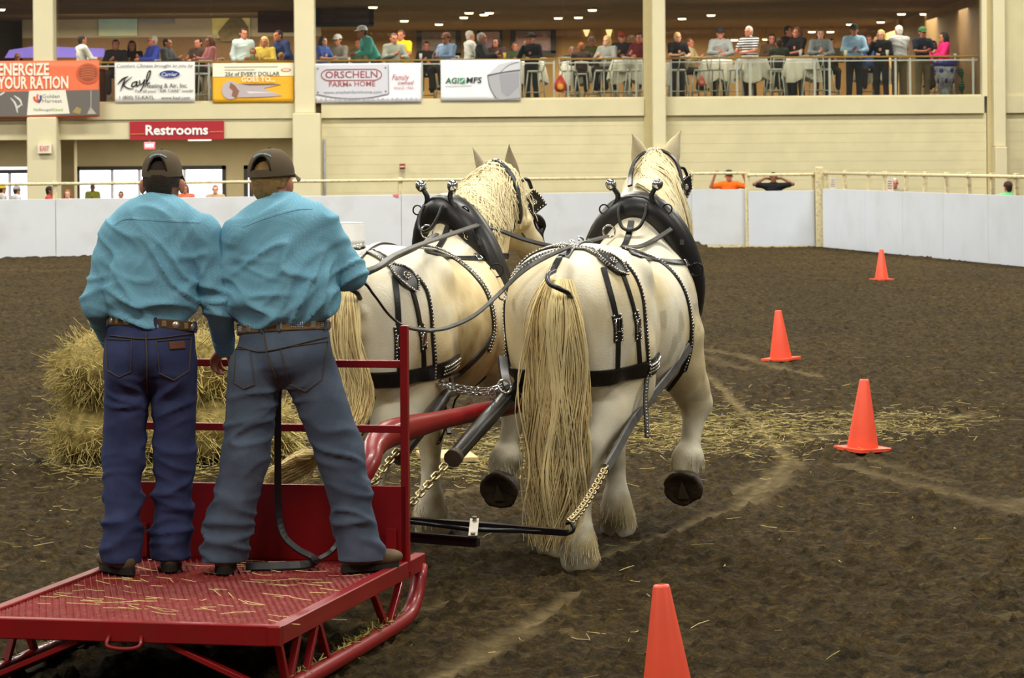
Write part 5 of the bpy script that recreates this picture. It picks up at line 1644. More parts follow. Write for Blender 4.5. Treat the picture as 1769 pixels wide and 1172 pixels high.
def hits_px(h, pix, n):
    out = []
    for p in catmull([Vector((a, b, 0)) for a, b in pix], n):
        r = ray_px(h['bvh'], p.x, p.y)
        if r and abs((r[0] - Vector(h['O'])).length) < 3.2: out.append(r)
    # drop jumps off the silhouette
    res = []
    for r in out:
        if not res or (r[0] - res[-1][0]).length < .9: res.append(r)
    return res
def smooth_pts(ps, it=2):
    for _ in range(it):
        ps = [ps[0]] + [ps[i] * .5 + (ps[i - 1] + ps[i + 1]) * .25 for i in range(1, len(ps) - 1)] + [ps[-1]]
    return ps
def strap_px(h, root, pix, w, name='strap', n=26, st=0, lift=.004, mat=None, f0=0, f1=1, th=.007):
    hs = hits_px(h, pix, n)
    if len(hs) < 3: return None
    ps = smooth_pts([a for a, b in hs]); ns = [v.normalized() for v in smooth_pts([b for a, b in hs], 4)]
    o = obj(name, MB().ribbon(ps, ns, w, th, lift), mat or LEA, root)
    if st: studs(ps, ns, w, o, st, f0=f0, f1=f1, lift=lift + th + .001)
    return o
def strap_loc(h, root, path, w, name='strap', n=40, st=0, lift=.006, mat=None, f0=0, f1=1, aim=None):
    """path: local points near the surface; each is dropped on the body along a ray towards aim(local point)."""
    ps = []; ns = []
    for p in catmull([Vector(q) for q in path], n):
        a = Vector(aim(p)) if aim else Vector((p.x, 0, 1.2))
        pw = Vector(h['toW']([p])[0]); aw = Vector(h['toW']([a])[0])
        d = (aw - pw).normalized(); src = pw - d * .6
        r = h['bvh'].ray_cast(src, d)
        if r[0] is None: continue
        ps.append(r[0]); ns.append(r[1] if r[1].dot(d) < 0 else -r[1])
    if len(ps) < 3: return None
    ps = smooth_pts(ps); ns = [v.normalized() for v in smooth_pts(ns, 3)]
    o = obj(name, MB().ribbon(ps, ns, w, .007, lift), mat or LEA, root)
    if st: studs(ps, ns, w, o, st, f0=f0, f1=f1, lift=lift + .008)
    return o
def plate(pix, root, name, mat, th=.012):
    """leather plate through given world points"""
    c = sum(pix, Vector()) / len(pix); n = (pix[1] - pix[0]).cross(pix[2] - pix[0]).normalized()
    if n.y > 0: n = -n
    vs = list(pix) + [p - n * th for p in pix]; k = len(pix)
    fs = [tuple(range(k)), tuple(reversed(range(k, 2 * k)))] + [(i, (i + 1) % k, k + (i + 1) % k, k + i) for i in range(k)]
    return obj(name, MB().add(vs, fs), mat, root), c, n
def rim_studs(pts, n, parent, step=.017, inset=.86, r=.0062, close=True):
    mb = MB(); c = sum(pts, Vector()) / len(pts); k = len(pts)
    for i in range(k if close else k - 1):
        a = c + (pts[i] - c) * inset; b = c + (pts[(i + 1) % k] - c) * inset; m = max(1, int((b - a).length / step))
        for j in range(m): mb.ball(a.lerp(b, j / m) + n * .003, r, 5)
    o = obj('studs', mb, STUD, parent); o['kind'] = 'stuff'
def flower(c, n, parent, r=.016):
    s, u = frame(n); mb = MB()
    for k in range(8):
        a = k * math.pi / 4; mb.ball(c + (s * math.cos(a) + u * math.sin(a)) * r + n * .004, .0055, 5)
    mb.ball(c + n * .005, .007, 6)
    o = obj('rosette', mb, STUD, parent); o['kind'] = 'stuff'
def buckle(h, root, px, py, hw=.02, hh=.034, tilt=(0, 1)):
    r = ray_px(h['bvh'], px, py)
    if not r: return
    p, n = r; upv = Vector((0, 0, 1)); s = upv.cross(n).normalized(); u = n.cross(s)
    q = [p + n * .016 + s * a * hw + u * b * hh for a, b in ((-1, -1), (1, -1), (1, 1), (-1, 1))]
    b_ = obj('buckle', MB().tube([q[0], q[0].lerp(q[1], .5), q[1], q[1].lerp(q[2], .5), q[2], q[2].lerp(q[3], .5), q[3], q[3].lerp(q[0], .5)], .0045, 6, closed=True), CHROME, root)
    obj('prong', MB().tube([p + n * .017 - u * hh, p + n * .02 + u * hh * .9], .003, 5), CHROME, b_)
def ring(c, R1, axis, root, r=.006, mat=None, name='ring'):
    return obj(name, MB().torus(c, R1, r, axis, 18, 6), mat or CHROME, root)
def teardrop(h, root, pts, ws):
    hs = hits_px(h, pts, 18)
    if len(hs) < 4: return
    ps = smooth_pts([a for a, b in hs]); ns = [v.normalized() for v in smooth_pts([b for a, b in hs], 4)]
    m = len(ps); W_ = [float(np.interp(i / (m - 1), np.linspace(0, 1, len(ws)), ws)) for i in range(m)]
    o = obj('hip_shield', MB().ribbon(ps, ns, W_, .010, .008), LEA, root)
    mb = MB()
    for i in range(m):
        t = (ps[min(i + 1, m - 1)] - ps[max(i - 1, 0)]).normalized(); sd = t.cross(ns[i]).normalized()
        for s in (-1, 1): mb.ball(ps[i] + ns[i] * .022 + sd * s * W_[i] * .42, .0062, 5)
    e = obj('studs', mb, STUD, o); e['kind'] = 'stuff'
    flower(ps[m // 2] + ns[m // 2] * .02, ns[m // 2], o, .018)
def harness(h, side_lab, px, yoff, crot=0.0):
    root = thing('draft_harness', 'studded black leather draft harness with collar worn by the %s horse' % side_lab, 'harness', h['O'])
    def toW(p):
        p = np.array(p, float)
        if crot and p[0] > 1.3:        # the collar turns with the neck
            c, s_ = math.cos(crot), math.sin(crot); q = p - [1.62, yoff, 0]
            p = np.array([1.62 + c * q[0] + s_ * q[1], yoff - s_ * q[0] + c * q[1], p[2]])
        return Vector(h['toW']([p])[0])
    # collar: padded oval ring leaning on the neck base
    n = 44; cp = []
    for i in range(n):
        a = 2 * math.pi * i / n
        zz = math.cos(a); yy = math.sin(a)
        wd_ = .262 * (1 - .10 * max(0, zz)) ; z = 1.37 + .40 * zz
        cp.append(toW((1.70 - .10 * zz, yoff * (.5 + .5 * zz) + wd_ * yy, z)))
    obj('collar', MB().tube(cp, .098, 12, closed=True, sq=1.0), LEA, root)
    obj('collar_rim', MB().tube([p + (p - toW((1.7, 0, 1.37))).normalized() * .035 + h['fwd'] * -.05 for p in cp], .022, 8, closed=True), LEA, root)
    pad = MB().tube(catmull([toW((1.56, yoff + s, z)) for s, z in ((-.13, 1.715), (-.07, 1.775), (0, 1.79), (.07, 1.775), (.13, 1.715))], 14), [.03 + .018 * math.sin(math.pi * i / 14) for i in range(15)], 10)
    obj('collar_cap', pad, LEA, root)
    # hames with chrome balls
    for s in (-1, 1):
        hp = [(1.74, s * .10, .98), (1.70, s * .24, 1.10), (1.64, s * .305, 1.34), (1.60, s * .275, 1.56), (1.565, s * .19 + yoff, 1.72), (1.55, s * .115 + yoff, 1.80), (1.54, s * .095 + yoff, 1.845), (1.53, s * .125 + yoff, 1.895)]
        pts = catmull([toW(p) for p in hp], 40)
        hm = obj('hame', MB().tube(pts, [.024 - .010 * (i / 40) ** 2 for i in range(41)], 8), LEA, root)
        obj('hame_ball', MB().lathe([(.001, -.03), (.012, -.028), (.014, -.012), (.022, -.014), (.030, .004), (.0315, .018), (.024, .036), (.012, .045), (.001, .047)], pts[-1], 14, axis=(pts[-1] - pts[-3])), CHROME, hm)
        obj('rein_ring', MB().torus(pts[-7] + h['left'] * s * .035, .026, .0045, h['fwd'], 16, 6), BLACKST, hm)
        obj('rein_ring', MB().torus(pts[20] - h['fwd'] * .02 + h['left'] * s * .04, .036, .005, h['fwd'] + h['left'] * .5, 16, 6), BLACKST, hm)
        obj('hame_clip', MB().box(pts[26] - h['fwd'] * .02, (.022, .03, .03)), CHROME, hm)
    obj('hame_strap', MB().tube(catmull([toW((1.545, yoff + s, z)) for s, z in ((-.115, 1.80), (-.06, 1.83), (0, 1.835), (.06, 1.83), (.115, 1.80))], 14), .013, 8), LEA, root)
    # trace carrier loop behind the collar top and back pad strap
    lp = [toW(p) for p in ((1.50, yoff + .075, 1.80), (1.47, yoff + .075, 1.74), (1.44, yoff + .05, 1.675), (1.43, yoff, 1.655), (1.44, yoff - .05, 1.675), (1.47, yoff - .075, 1.74), (1.50, yoff - .075, 1.80))]
    obj('spreader_loop', MB().tube(catmull(lp, 26), .010, 8), LEA, root)
    # breeching round the rump and girths: closed bands built on the body
    br = [(.66, -.40, 1.0), (.45, -.42, .985), (.2, -.38, .965), (.02, -.26, .95), (-.06, 0, .945), (.02, .26, .95), (.2, .38, .965), (.45, .42, .985), (.66, .40, 1.0)]
    strap_loc(h, root, br, .088, 'breeching', 60, 0, .006, aim=lambda p: (.45 if p.x < .45 else p.x, 0, p.z))
    for rows in (-1, 0, 1):
        brs = [(x, y, z + rows * .018) for x, y, z in br[:2]] + [(.34, -.41, .975 + rows * .018)]
        hs_ = strap_loc(h, root, brs, .012, 'studded_strip', 14, 1, .012, aim=lambda p: (.45 if p.x < .45 else p.x, 0, p.z))
    gx = 1.30
    girth = [(gx + .06 * math.cos(a) , .42 * math.sin(a), 1.16 + .44 * math.cos(a)) for a in np.linspace(.0, 2 * math.pi, 17)]
    for nm, pix, w, st in px['straps']:
        strap_px(h, root, pix, w, nm, 26, st)
    # left side hangers mirror the right ones
    for x0, x1, z0, z1 in ((.42, .40, 1.52, .99), (.50, .52, 1.52, .99), (.56, .62, 1.52, 1.0)):
        strap_loc(h, root, [(x0, .20, z0), (x0, .36, (z0 * 2 + z1) / 3), ((x0 + x1) / 2, .44, (z0 + z1) / 2), (x1, .44, z1)], .028, 'hip_strap', 20)
    strap_loc(h, root, [(.34, .10, 1.64), (.30, .26, 1.56), (.24, .36, 1.42), (.20, .42, 1.22), (.24, .42, 1.02)], .05, 'hip_strap', 26, 2, aim=lambda p: (.42, 0, p[2] - .12))
    # girth on the hidden side and belly
    strap_loc(h, root, [(1.22, 0.12, 1.62), (1.28, .34, 1.42), (1.34, .44, 1.15), (1.36, .34, .86), (1.38, 0, .66), (1.40, -.3, .80)], .045, 'girth', 34, aim=lambda p: (p[0], 0, 1.15))
    teardrop(h, root, *px['shield'])
    for b in px['buckles']: buckle(h, root, *b)
    # crupper loop round the dock
    cl = [Vector(toW(p)) for p in ((.02, .055, 1.53), (-.03, .06, 1.44), (-.055, .03, 1.36), (-.06, -.03, 1.36), (-.03, -.065, 1.42), (.02, -.055, 1.53))]
    strap_loc(h, root, [(.06, 0, 1.7), (.2, 0, 1.7), (.4, 0, 1.8), (.7, 0, 1.8), (1.0, 0, 1.8), (1.3, 0, 1.8), (1.5, 0, 1.8)], .034, 'back_strap', 50, 0, .006, aim=lambda p: (p[0], 0, 1.0))
    strap_loc(h, root, [(.30, .06, 1.8), (.36, .18, 1.7), (.42, .30, 1.6)], .045, 'hip_strap', 14, 2, .006, aim=lambda p: (p[0], 0, 1.2))
    for c in px['rings']: ring(P(*c[:3]), c[3], Vector(c[4]), root, c[5] if len(c) > 5 else .006)
    return root
# ---- right horse
pxR = dict(
    straps=[('hip_strap', [(992, 430), (1015, 432), (1035, 442), (1052, 455)], .050, 2), ('hip_strap', [(984, 432), (955, 438), (925, 450), (900, 466), (884, 486)], .050, 2),
            ('hip_strap', [(884, 486), (868, 520), (858, 560), (860, 610), (872, 655)], .04, 1),
            ('crupper_strap', [(978, 434), (966, 448), (956, 468)], .034, 0),
            ('hip_strap', [(1042, 464), (1052, 500), (1062, 540), (1067, 580), (1066, 642)], .030, 0), ('hip_strap', [(1072, 468), (1084, 500), (1094, 535), (1100, 570), (1105, 638)], .028, 0), ('hip_strap', [(1078, 455), (1095, 476), (1108, 510), (1113, 550), (1117, 600), (1121, 650)], .026, 1),
            ('strap_keeper', [(1064, 545), (1067, 565), (1067, 590)], .060, 2), ('strap_keeper', [(1096, 540), (1100, 560), (1101, 585)], .050, 2),
            ('saddle_strap', [(1080, 432), (1110, 440), (1145, 456), (1172, 485), (1187, 520), (1193, 560), (1192, 600), (1180, 640)], .042, 1),
            ('shoulder_strap', [(1088, 438), (1120, 448), (1155, 453), (1192, 455)], .034, 0),
            ('belly_strap', [(1190, 590), (1176, 625), (1150, 660), (1122, 688), (1090, 700)], .042, 0), ('belly_strap', [(1196, 560), (1188, 620), (1165, 660), (1140, 690)], .022, 0)],
    shield=([(1032, 438), (1045, 447), (1058, 457), (1070, 466), (1080, 475)], [.03, .10, .125, .115, .03]),
    buckles=[(1066, 562, .019, .032), (1099, 562, .015, .032), (1183, 456, .022, .02)],
    rings=[(1052, 400, 16.9, .035, (.3, -1, 0)), (1003, 428, 15.9, .02, (.2, -1, .4)), (868, 510, 15.6, .024, (.6, -1, .2)), (1006, 418, 16.0, .03, (.8, -.4, .6), .006), (990, 421, 16.0, .022, (.6, -.4, .7), .006)])
hrR = harness(HR_, 'right', pxR, -.01)
obj('crupper_loop', MB().tube(catmull([P(958, 468, 15.42), P(946, 476, 15.32), P(949, 490, 15.27), P(964, 498, 15.25), P(980, 506, 15.28), P(986, 516, 15.34)], 24), .013, 8), LEA, hrR)
# ---- left horse
pxL = dict(
    straps=[('hip_strap', [(640, 436), (660, 446), (680, 462), (694, 478)], .052, 2),
            ('hip_strap', [(681, 478), (686, 520), (688, 560), (690, 600), (690, 645)], .030, 0), ('hip_strap', [(710, 498), (719, 530), (726, 570), (730, 600), (732, 640)], .028, 0), ('hip_strap', [(717, 476), (735, 500), (743, 535), (746, 575), (750, 620), (750, 655)], .026, 1),
            ('strap_keeper', [(688, 565), (690, 590), (690, 622)], .058, 2), ('strap_keeper', [(725, 562), (729, 580), (731, 605)], .050, 2),
            ('saddle_strap', [(728, 428), (762, 436), (795, 455), (822, 480), (840, 505), (850, 540), (852, 575), (842, 605)], .046, 2),
            ('shoulder_strap', [(735, 436), (780, 446), (830, 447), (876, 442)], .036, 0),
            ('belly_strap', [(848, 585), (830, 610), (805, 635), (775, 660)], .042, 0)],
    shield=([(676, 462), (690, 472), (702, 482), (710, 492), (716, 504)], [.03, .10, .125, .11, .03]),
    buckles=[(691, 590, .019, .032), (729, 585, .015, .032), (824, 447, .022, .02)],
    rings=[(738, 400, 16.9, .035, (.3, -1, 0)), (655, 432, 15.9, .03, (.8, -.4, .6)), (676, 465, 15.8, .02, (.4, -1, .4))])
hrL = harness(HL_, 'left', pxL, .035, .5)
obj('crupper_loop', MB().tube(catmull([P(596, 468, 15.42), P(584, 476, 15.32), P(587, 490, 15.27), P(602, 498, 15.25), P(616, 506, 15.28), P(622, 516, 15.34)], 24), .013, 8), LEA, hrL)

# ---------------------------------------------------------------- bridles
def blinder(root, corners, c_scale=1.0):
    o, c, n = plate(corners, root, 'blinder', LEA)
    rim_studs(corners, n, o, .018)
    cc = sum(corners, Vector()) / len(corners)
    flower(cc, n, o, .014)
    return o
bR = thing('bridle', 'black bridle with studded blinders on the head of the right horse', 'bridle', HR_['O'])
strap_px(HR_, bR, [(1132, 268), (1118, 272), (1104, 284), (1096, 305), (1092, 330)], .028, 'crown_strap', 20, lift=.032)
strap_px(HR_, bR, [(1136, 268), (1150, 274), (1161, 286), (1167, 305), (1171, 330)], .032, 'crown_strap', 20, lift=.032)
strap_px(HR_, bR, [(1170, 325), (1175, 350), (1180, 370)], .026, 'cheek_strap', 12, lift=.032)
strap_px(HR_, bR, [(1140, 358), (1155, 360), (1170, 366)], .022, 'throat_latch', 12)
blinder(bR, [P(1171, 318, 17.62), P(1186, 303, 17.70), P(1194, 300, 17.74), P(1196, 326, 17.76), P(1185, 348, 17.70), P(1177, 345, 17.64)])
blinder(bR, [P(1092, 298, 17.6), P(1087, 312, 17.66), P(1086, 330, 17.68), P(1090, 345, 17.62), P(1094, 340, 17.58)])
obj('winker_stay', MB().tube(catmull([P(1166, 302, 17.52), P(1172, 291, 17.56), P(1181, 291, 17.62), P(1187, 303, 17.68)], 14), .009, 8), LEA, bR)
obj('winker_stay', MB().tube(catmull([P(1098, 300, 17.52), P(1093, 293, 17.56), P(1088, 302, 17.62)], 12), .008, 8), LEA, bR)
ring(P(1131, 263, 17.40), .016, (0, -1, .3), bR, .005); 
for q in ((1094, 338), (1172, 330), (1174, 345)): ring(P(q[0], q[1], 17.5), .018, (.6, -1, 0), bR, .005)
bL = thing('bridle', 'black bridle with a large studded blinder on the turned head of the left horse', 'bridle', HL_['O'])
strap_px(HL_, bL, [(856, 287), (866, 295), (876, 307), (883, 322), (887, 340)], .045, 'crown_strap', 22, lift=.032)
strap_px(HL_, bL, [(887, 335), (889, 352), (891, 370), (888, 385)], .028, 'cheek_strap', 18, lift=.032)
strap_px(HL_, bL, [(888, 380), (886, 392), (882, 405)], .016, 'throat_latch', 12)
strap_px(HL_, bL, [(872, 366), (880, 362), (888, 352)], .014, 'throat_latch', 10)
blinder(bL, [P(904, 349, 17.60), P(908, 340, 17.62), P(923, 326, 17.66), P(935, 338, 17.72), P(945, 353, 17.76), P(925, 369, 17.70), P(917, 372, 17.66)])
plate([P(895, 347, 17.5), P(903, 344, 17.56), P(912, 360, 17.62), P(922, 376, 17.68), P(931, 400, 17.74), P(926, 408, 17.7), P(914, 392, 17.6), P(903, 370, 17.54)], bL, 'face_piece', LEA)
nb = catmull([P(916, 372, 17.62), P(928, 376, 17.70), P(936, 390, 17.78), P(932, 405, 17.76), P(938, 430, 17.80)], 18)
obj('nose_band', MB().tube(nb, [.028 - .008 * abs(i - 9) / 9 for i in range(19)], 8), LEA, bL)
obj('winker_stay', MB().tube(catmull([P(893, 322, 17.50), P(902, 312, 17.55), P(912, 311, 17.60), P(918, 325, 17.64)], 14), .011, 8), LEA, bL)
ring(P(857, 283, 17.36), .024, (.2, -1, .3), bL, .008); obj('browband_knob', MB().ball(P(865, 281, 17.38), .012, 8), M('dark_red_knob', (90, 40, 30), .5), bL)
for q, rr in (((892, 322), .026), ((902, 343), .024), ((886, 344), .016)): ring(P(q[0], q[1], 17.46), rr, (.5, -1, 0), bL, .007)
obj('bit_shank', MB().tube(catmull([P(930, 418, 17.66), P(938, 432, 17.7), P(930, 440, 17.7)], 10), .007, 6), CHROME, bL)
obj('curb_chain', MB().tube(catmull([P(891, 384, 17.43), P(900, 400, 17.46), P(912, 417, 17.52)], 14), .0045, 6), M('dull_chain', (96, 92, 84), .4, metal=.8), bL)

# ---------------------------------------------------------------- traces, chains, lines
def trace(label, path, w, up_n, mat=LEA_G, tube=False, r=.035):
    pts = catmull(path, 24)
    t = thing('trace', label, 'trace', pts[0])
    if tube:
        obj('padded_sleeve', MB().tube(pts, [r * (1 - .25 * abs(i / 24 - .4)) for i in range(25)], 10), mat, t)
        for k in (-1, 0, 1):
            obj('sleeve_lace', MB().tube([p + Vector((k * r * .5, -r * .85, k * r * .3)) for p in pts[1:-1]], .005, 5), M('trace_lace', (58, 56, 54), .6), t)
        obj('end_cap', MB().cyl(pts[0] - (pts[1] - pts[0]).normalized() * .01, pts[0] + (pts[1] - pts[0]).normalized() * .03, r * 1.08, r * 1.05, n=12), M('cap_brownish', (70, 58, 46), .6), t)
    else:
        obj('strap', MB().ribbon(pts, [Vector(up_n).normalized()] * 25, w, .012), mat, t)
    return t
chain('chain from the right singletree hook up to the grey outer trace', [TR_R + Vector((.01, .02, .05)), P(1000, 885, 14.35), P(1022, 852, 14.7), P(1048, 806, 15.1)])
trace('flat grey leather trace along the right side of the right horse', [P(1046, 810, 15.1), P(1064, 780, 15.3), P(1092, 730, 15.6), P(1118, 695, 15.95), P(1155, 650, 16.4), P(1190, 600, 16.75)], .05, (.7, -.7, .1))
chain('chain from the left end of the right singletree to the padded trace sleeve', [TR_L + Vector((0, .03, .04)), P(700, 878, 14.4), P(730, 848, 14.55), P(775, 797, 14.75)])
trace('padded black trace sleeve on the inner side of the right horse', [P(783, 792, 14.75), P(815, 755, 15.0), P(848, 718, 15.2), P(880, 682, 15.5), P(900, 665, 15.8)], .06, (0, -1, 0), LEA, True, .042)
chain('chain from the hidden left singletree to the left horse trace sleeve', [TL_R + Vector((0, .03, .04)), P(645, 835, 14.6), P(660, 812, 14.75), P(688, 778, 14.9)])
trace('padded black trace sleeve on the right side of the left horse', [P(690, 790, 14.9), P(720, 750, 15.2), P(748, 715, 15.5), P(772, 680, 15.8)], .06, (0, -1, 0), LEA, True, .036)
chain('chrome spreader chain slung between the two horses', [P(752, 655, 15.75), P(775, 664, 15.7), P(812, 671, 15.6), P(850, 672, 15.5), P(880, 660, 15.55)], .036, .0042, .021, CHROME)
chain('second chrome spreader chain slung just under the first', [P(754, 660, 15.72), P(780, 672, 15.66), P(812, 680, 15.58), P(846, 680, 15.5), P(872, 668, 15.5)], .036, .0042, .021, CHROME)
t = thing('snap_strap', 'black leather strap with chrome snap beside the tail of the right horse', 'strap', P(870, 680, 15.4))
obj('strap', MB().ribbon(catmull([P(868, 618, 15.6), P(872, 650, 15.5), P(880, 672, 15.42), P(895, 690, 15.45)], 16), [Vector((.2, -1, .1))] * 17, .05, .012), LEA, t)
obj('snap', MB().tube(catmull([P(848, 690, 15.3), P(846, 680, 15.3), P(850, 672, 15.3), P(854, 680, 15.3), P(852, 692, 15.3)], 14), .007, 6), CHROME, t)
obj('keeper', MB().torus(P(872, 668, 15.38), .035, .007, (.5, -1, .5), 16, 6), CHROME, t)
t = thing('hanging_strap', 'narrow studded strap end hanging below the right horse breeching', 'strap', P(1117, 755, 15.6))
hp_ = catmull([P(1118, 650, 15.75), P(1115, 690, 15.7), P(1117, 730, 15.65), P(1118, 757, 15.62)], 20)
o = obj('strap', MB().ribbon(hp_, [Vector((.3, -1, 0))] * 21, .024, .008), LEA, t); studs(hp_, [Vector((.3, -1, 0))] * 21, .02, o, 1)
t = thing('hanging_strap', 'narrow black strap end hanging below the left horse belly', 'strap', P(735, 700, 16.0))
obj('strap', MB().ribbon(catmull([P(780, 650, 16.1), P(766, 680, 16.05), P(770, 720, 16.0), P(776, 750, 15.9)], 16), [Vector((.2, -1, 0))] * 17, .024, .008), LEA, t)
# lines held by the driver
dl = thing('driving_lines', 'long black driving lines running from the right man to both horses', 'reins', P(600, 486, 13.6))
def line(path, w, mat, n=50):
    pts = catmull(path, n); ns = []
    for i in range(n + 1): ns.append(Vector((.1, -.8, .6)).normalized())
    return obj('line', MB().ribbon(pts, ns, w, .007), mat, dl)
hR = JR['hdR']; hL = JR['hdL']
line([hR, P(620, 484, 13.7), P(644, 508, 13.85), P(672, 545, 14.1), P(700, 565, 14.35), P(740, 572, 14.7)], .026, LEA, 40)
line([P(740, 572, 14.7), P(775, 566, 15.0), P(820, 545, 15.25), P(862, 508, 15.45), P(895, 476, 15.5), P(930, 452, 15.55), P(985, 427, 15.75), P(1050, 408, 16.9)], .020, LEA_G, 50)
line([hR, P(640, 466, 13.9), P(680, 442, 14.6), P(720, 425, 15.4), P(770, 408, 16.2), P(826, 389, 16.85)], .028, LEA_G, 40)
line([P(826, 389, 16.85), P(860, 397, 17.0), P(900, 412, 17.1), P(945, 424, 17.2), P(985, 429, 17.3), P(1020, 420, 17.3), P(1052, 398, 17.2)], .026, LEA, 40)
line([hL, P(640, 470, 14.2), P(680, 447, 14.8), P(720, 428, 15.4), P(755, 405, 16.6)], .022, LEA, 30)
line([P(1075, 428, 16.5), P(1105, 426, 16.7), P(1130, 415, 16.85), P(1160, 396, 16.9)], .026, LEA_G, 20)
line([hL, P(482, 640, 13.40), P(480, 700, 13.36), P(480, 800, 13.36), P(481, 880, 13.36), P(490, 925, 13.33), P(515, 950, 13.3), P(540, 963, 13.28), P(548, 970, 13.2)], .030, LEA, 50)
line([G(548, 968, DZ + .02), G(530, 976, DZ + .02), G(480, 979, DZ + .015), G(425, 980, DZ + .012)], .04, LEA, 20)
line([P(548, 968, 13.25), P(570, 955, 13.3), P(584, 938, 13.32), P(590, 925, 13.33)], .022, LEA, 16)
# ================================================================ SPECTATORS AND DINING HALL
def rig(pose):
    """joints in local space: feet centre at origin, facing +y."""
    J = dict(pelvis=(0, 0, .95), waist=(0, 0, 1.10), chest=(0, 0, 1.28), neck=(0, 0, 1.475), head=(0, .025, 1.615))
    for s, sg in (('L', -1), ('R', 1)):
        J['sh' + s] = (sg * .185, 0, 1.42); J['hip' + s] = (sg * .095, 0, .92); J['kn' + s] = (sg * .11, .02, .50); J['ank' + s] = (sg * .12, -.01, .09)
        J['el' + s] = (sg * .25, -.02, 1.15); J['wr' + s] = (sg * .26, .06, .93); J['hd' + s] = (sg * .25, .09, .84)
    A = {k: np.array(v, float) for k, v in J.items()}
    up = ('neck', 'head', 'chest', 'shL', 'shR', 'elL', 'elR', 'wrL', 'wrR', 'hdL', 'hdR')
    def arm(s, e, w, h):
        A['el' + s], A['wr' + s], A['hd' + s] = (np.array(q, float) for q in (e, w, h))
    if pose.startswith('lean'):
        for k in ('waist',) + up:
            z = A[k][2] - .95; A[k] = A[k] + [0, z * (.42 if k != 'waist' else .3), -z * .09]
        arm('L', (-.27, .22, 1.12), (-.16, .45, 1.06), (-.10, .52, 1.08)); arm('R', (.27, .22, 1.12), (.16, .45, 1.06), (.10, .52, 1.08))
        if pose == 'lean2': arm('L', (-.32, .36, 1.15), (-.5, .55, 1.08), (-.6, .58, 1.07))
    if pose == 'phone': arm('R', (.28, .12, 1.18), (.12, .26, 1.42), (.09, .26, 1.50)); arm('L', (-.25, .02, 1.15), (-.05, .22, 1.12), (.05, .24, 1.12))
    if pose == 'eat': arm('R', (.26, .14, 1.17), (.08, .33, 1.16), (.03, .38, 1.2)); arm('L', (-.26, .14, 1.17), (-.10, .34, 1.12), (-.05, .40, 1.12))
    if pose == 'up': arm('R', (.42, .08, 1.38), (.34, .16, 1.63), (.30, .18, 1.72)); arm('L', (-.42, .08, 1.38), (-.34, .16, 1.60), (-.30, .18, 1.69))
    if pose == 'nape': arm('R', (.46, .02, 1.46), (.20, -.06, 1.60), (.08, -.10, 1.60)); arm('L', (-.46, .02, 1.46), (-.20, -.06, 1.60), (-.08, -.10, 1.60))
    if pose == 'sit':
        for k in up + ('waist', 'pelvis', 'hipL', 'hipR'): A[k] = A[k] + [0, 0, -.13]
        for s, sg in (('L', -1), ('R', 1)):
            A['kn' + s] = np.array((sg * .13, .40, .78)); A['ank' + s] = np.array((sg * .13, .32, .38))
        arm('R', (.26, .12, 1.06), (.10, .34, 1.10), (.04, .38, 1.15)); arm('L', (-.26, .12, 1.06), (-.10, .36, 1.06), (-.05, .42, 1.06))
    return A
PCACHE = {}
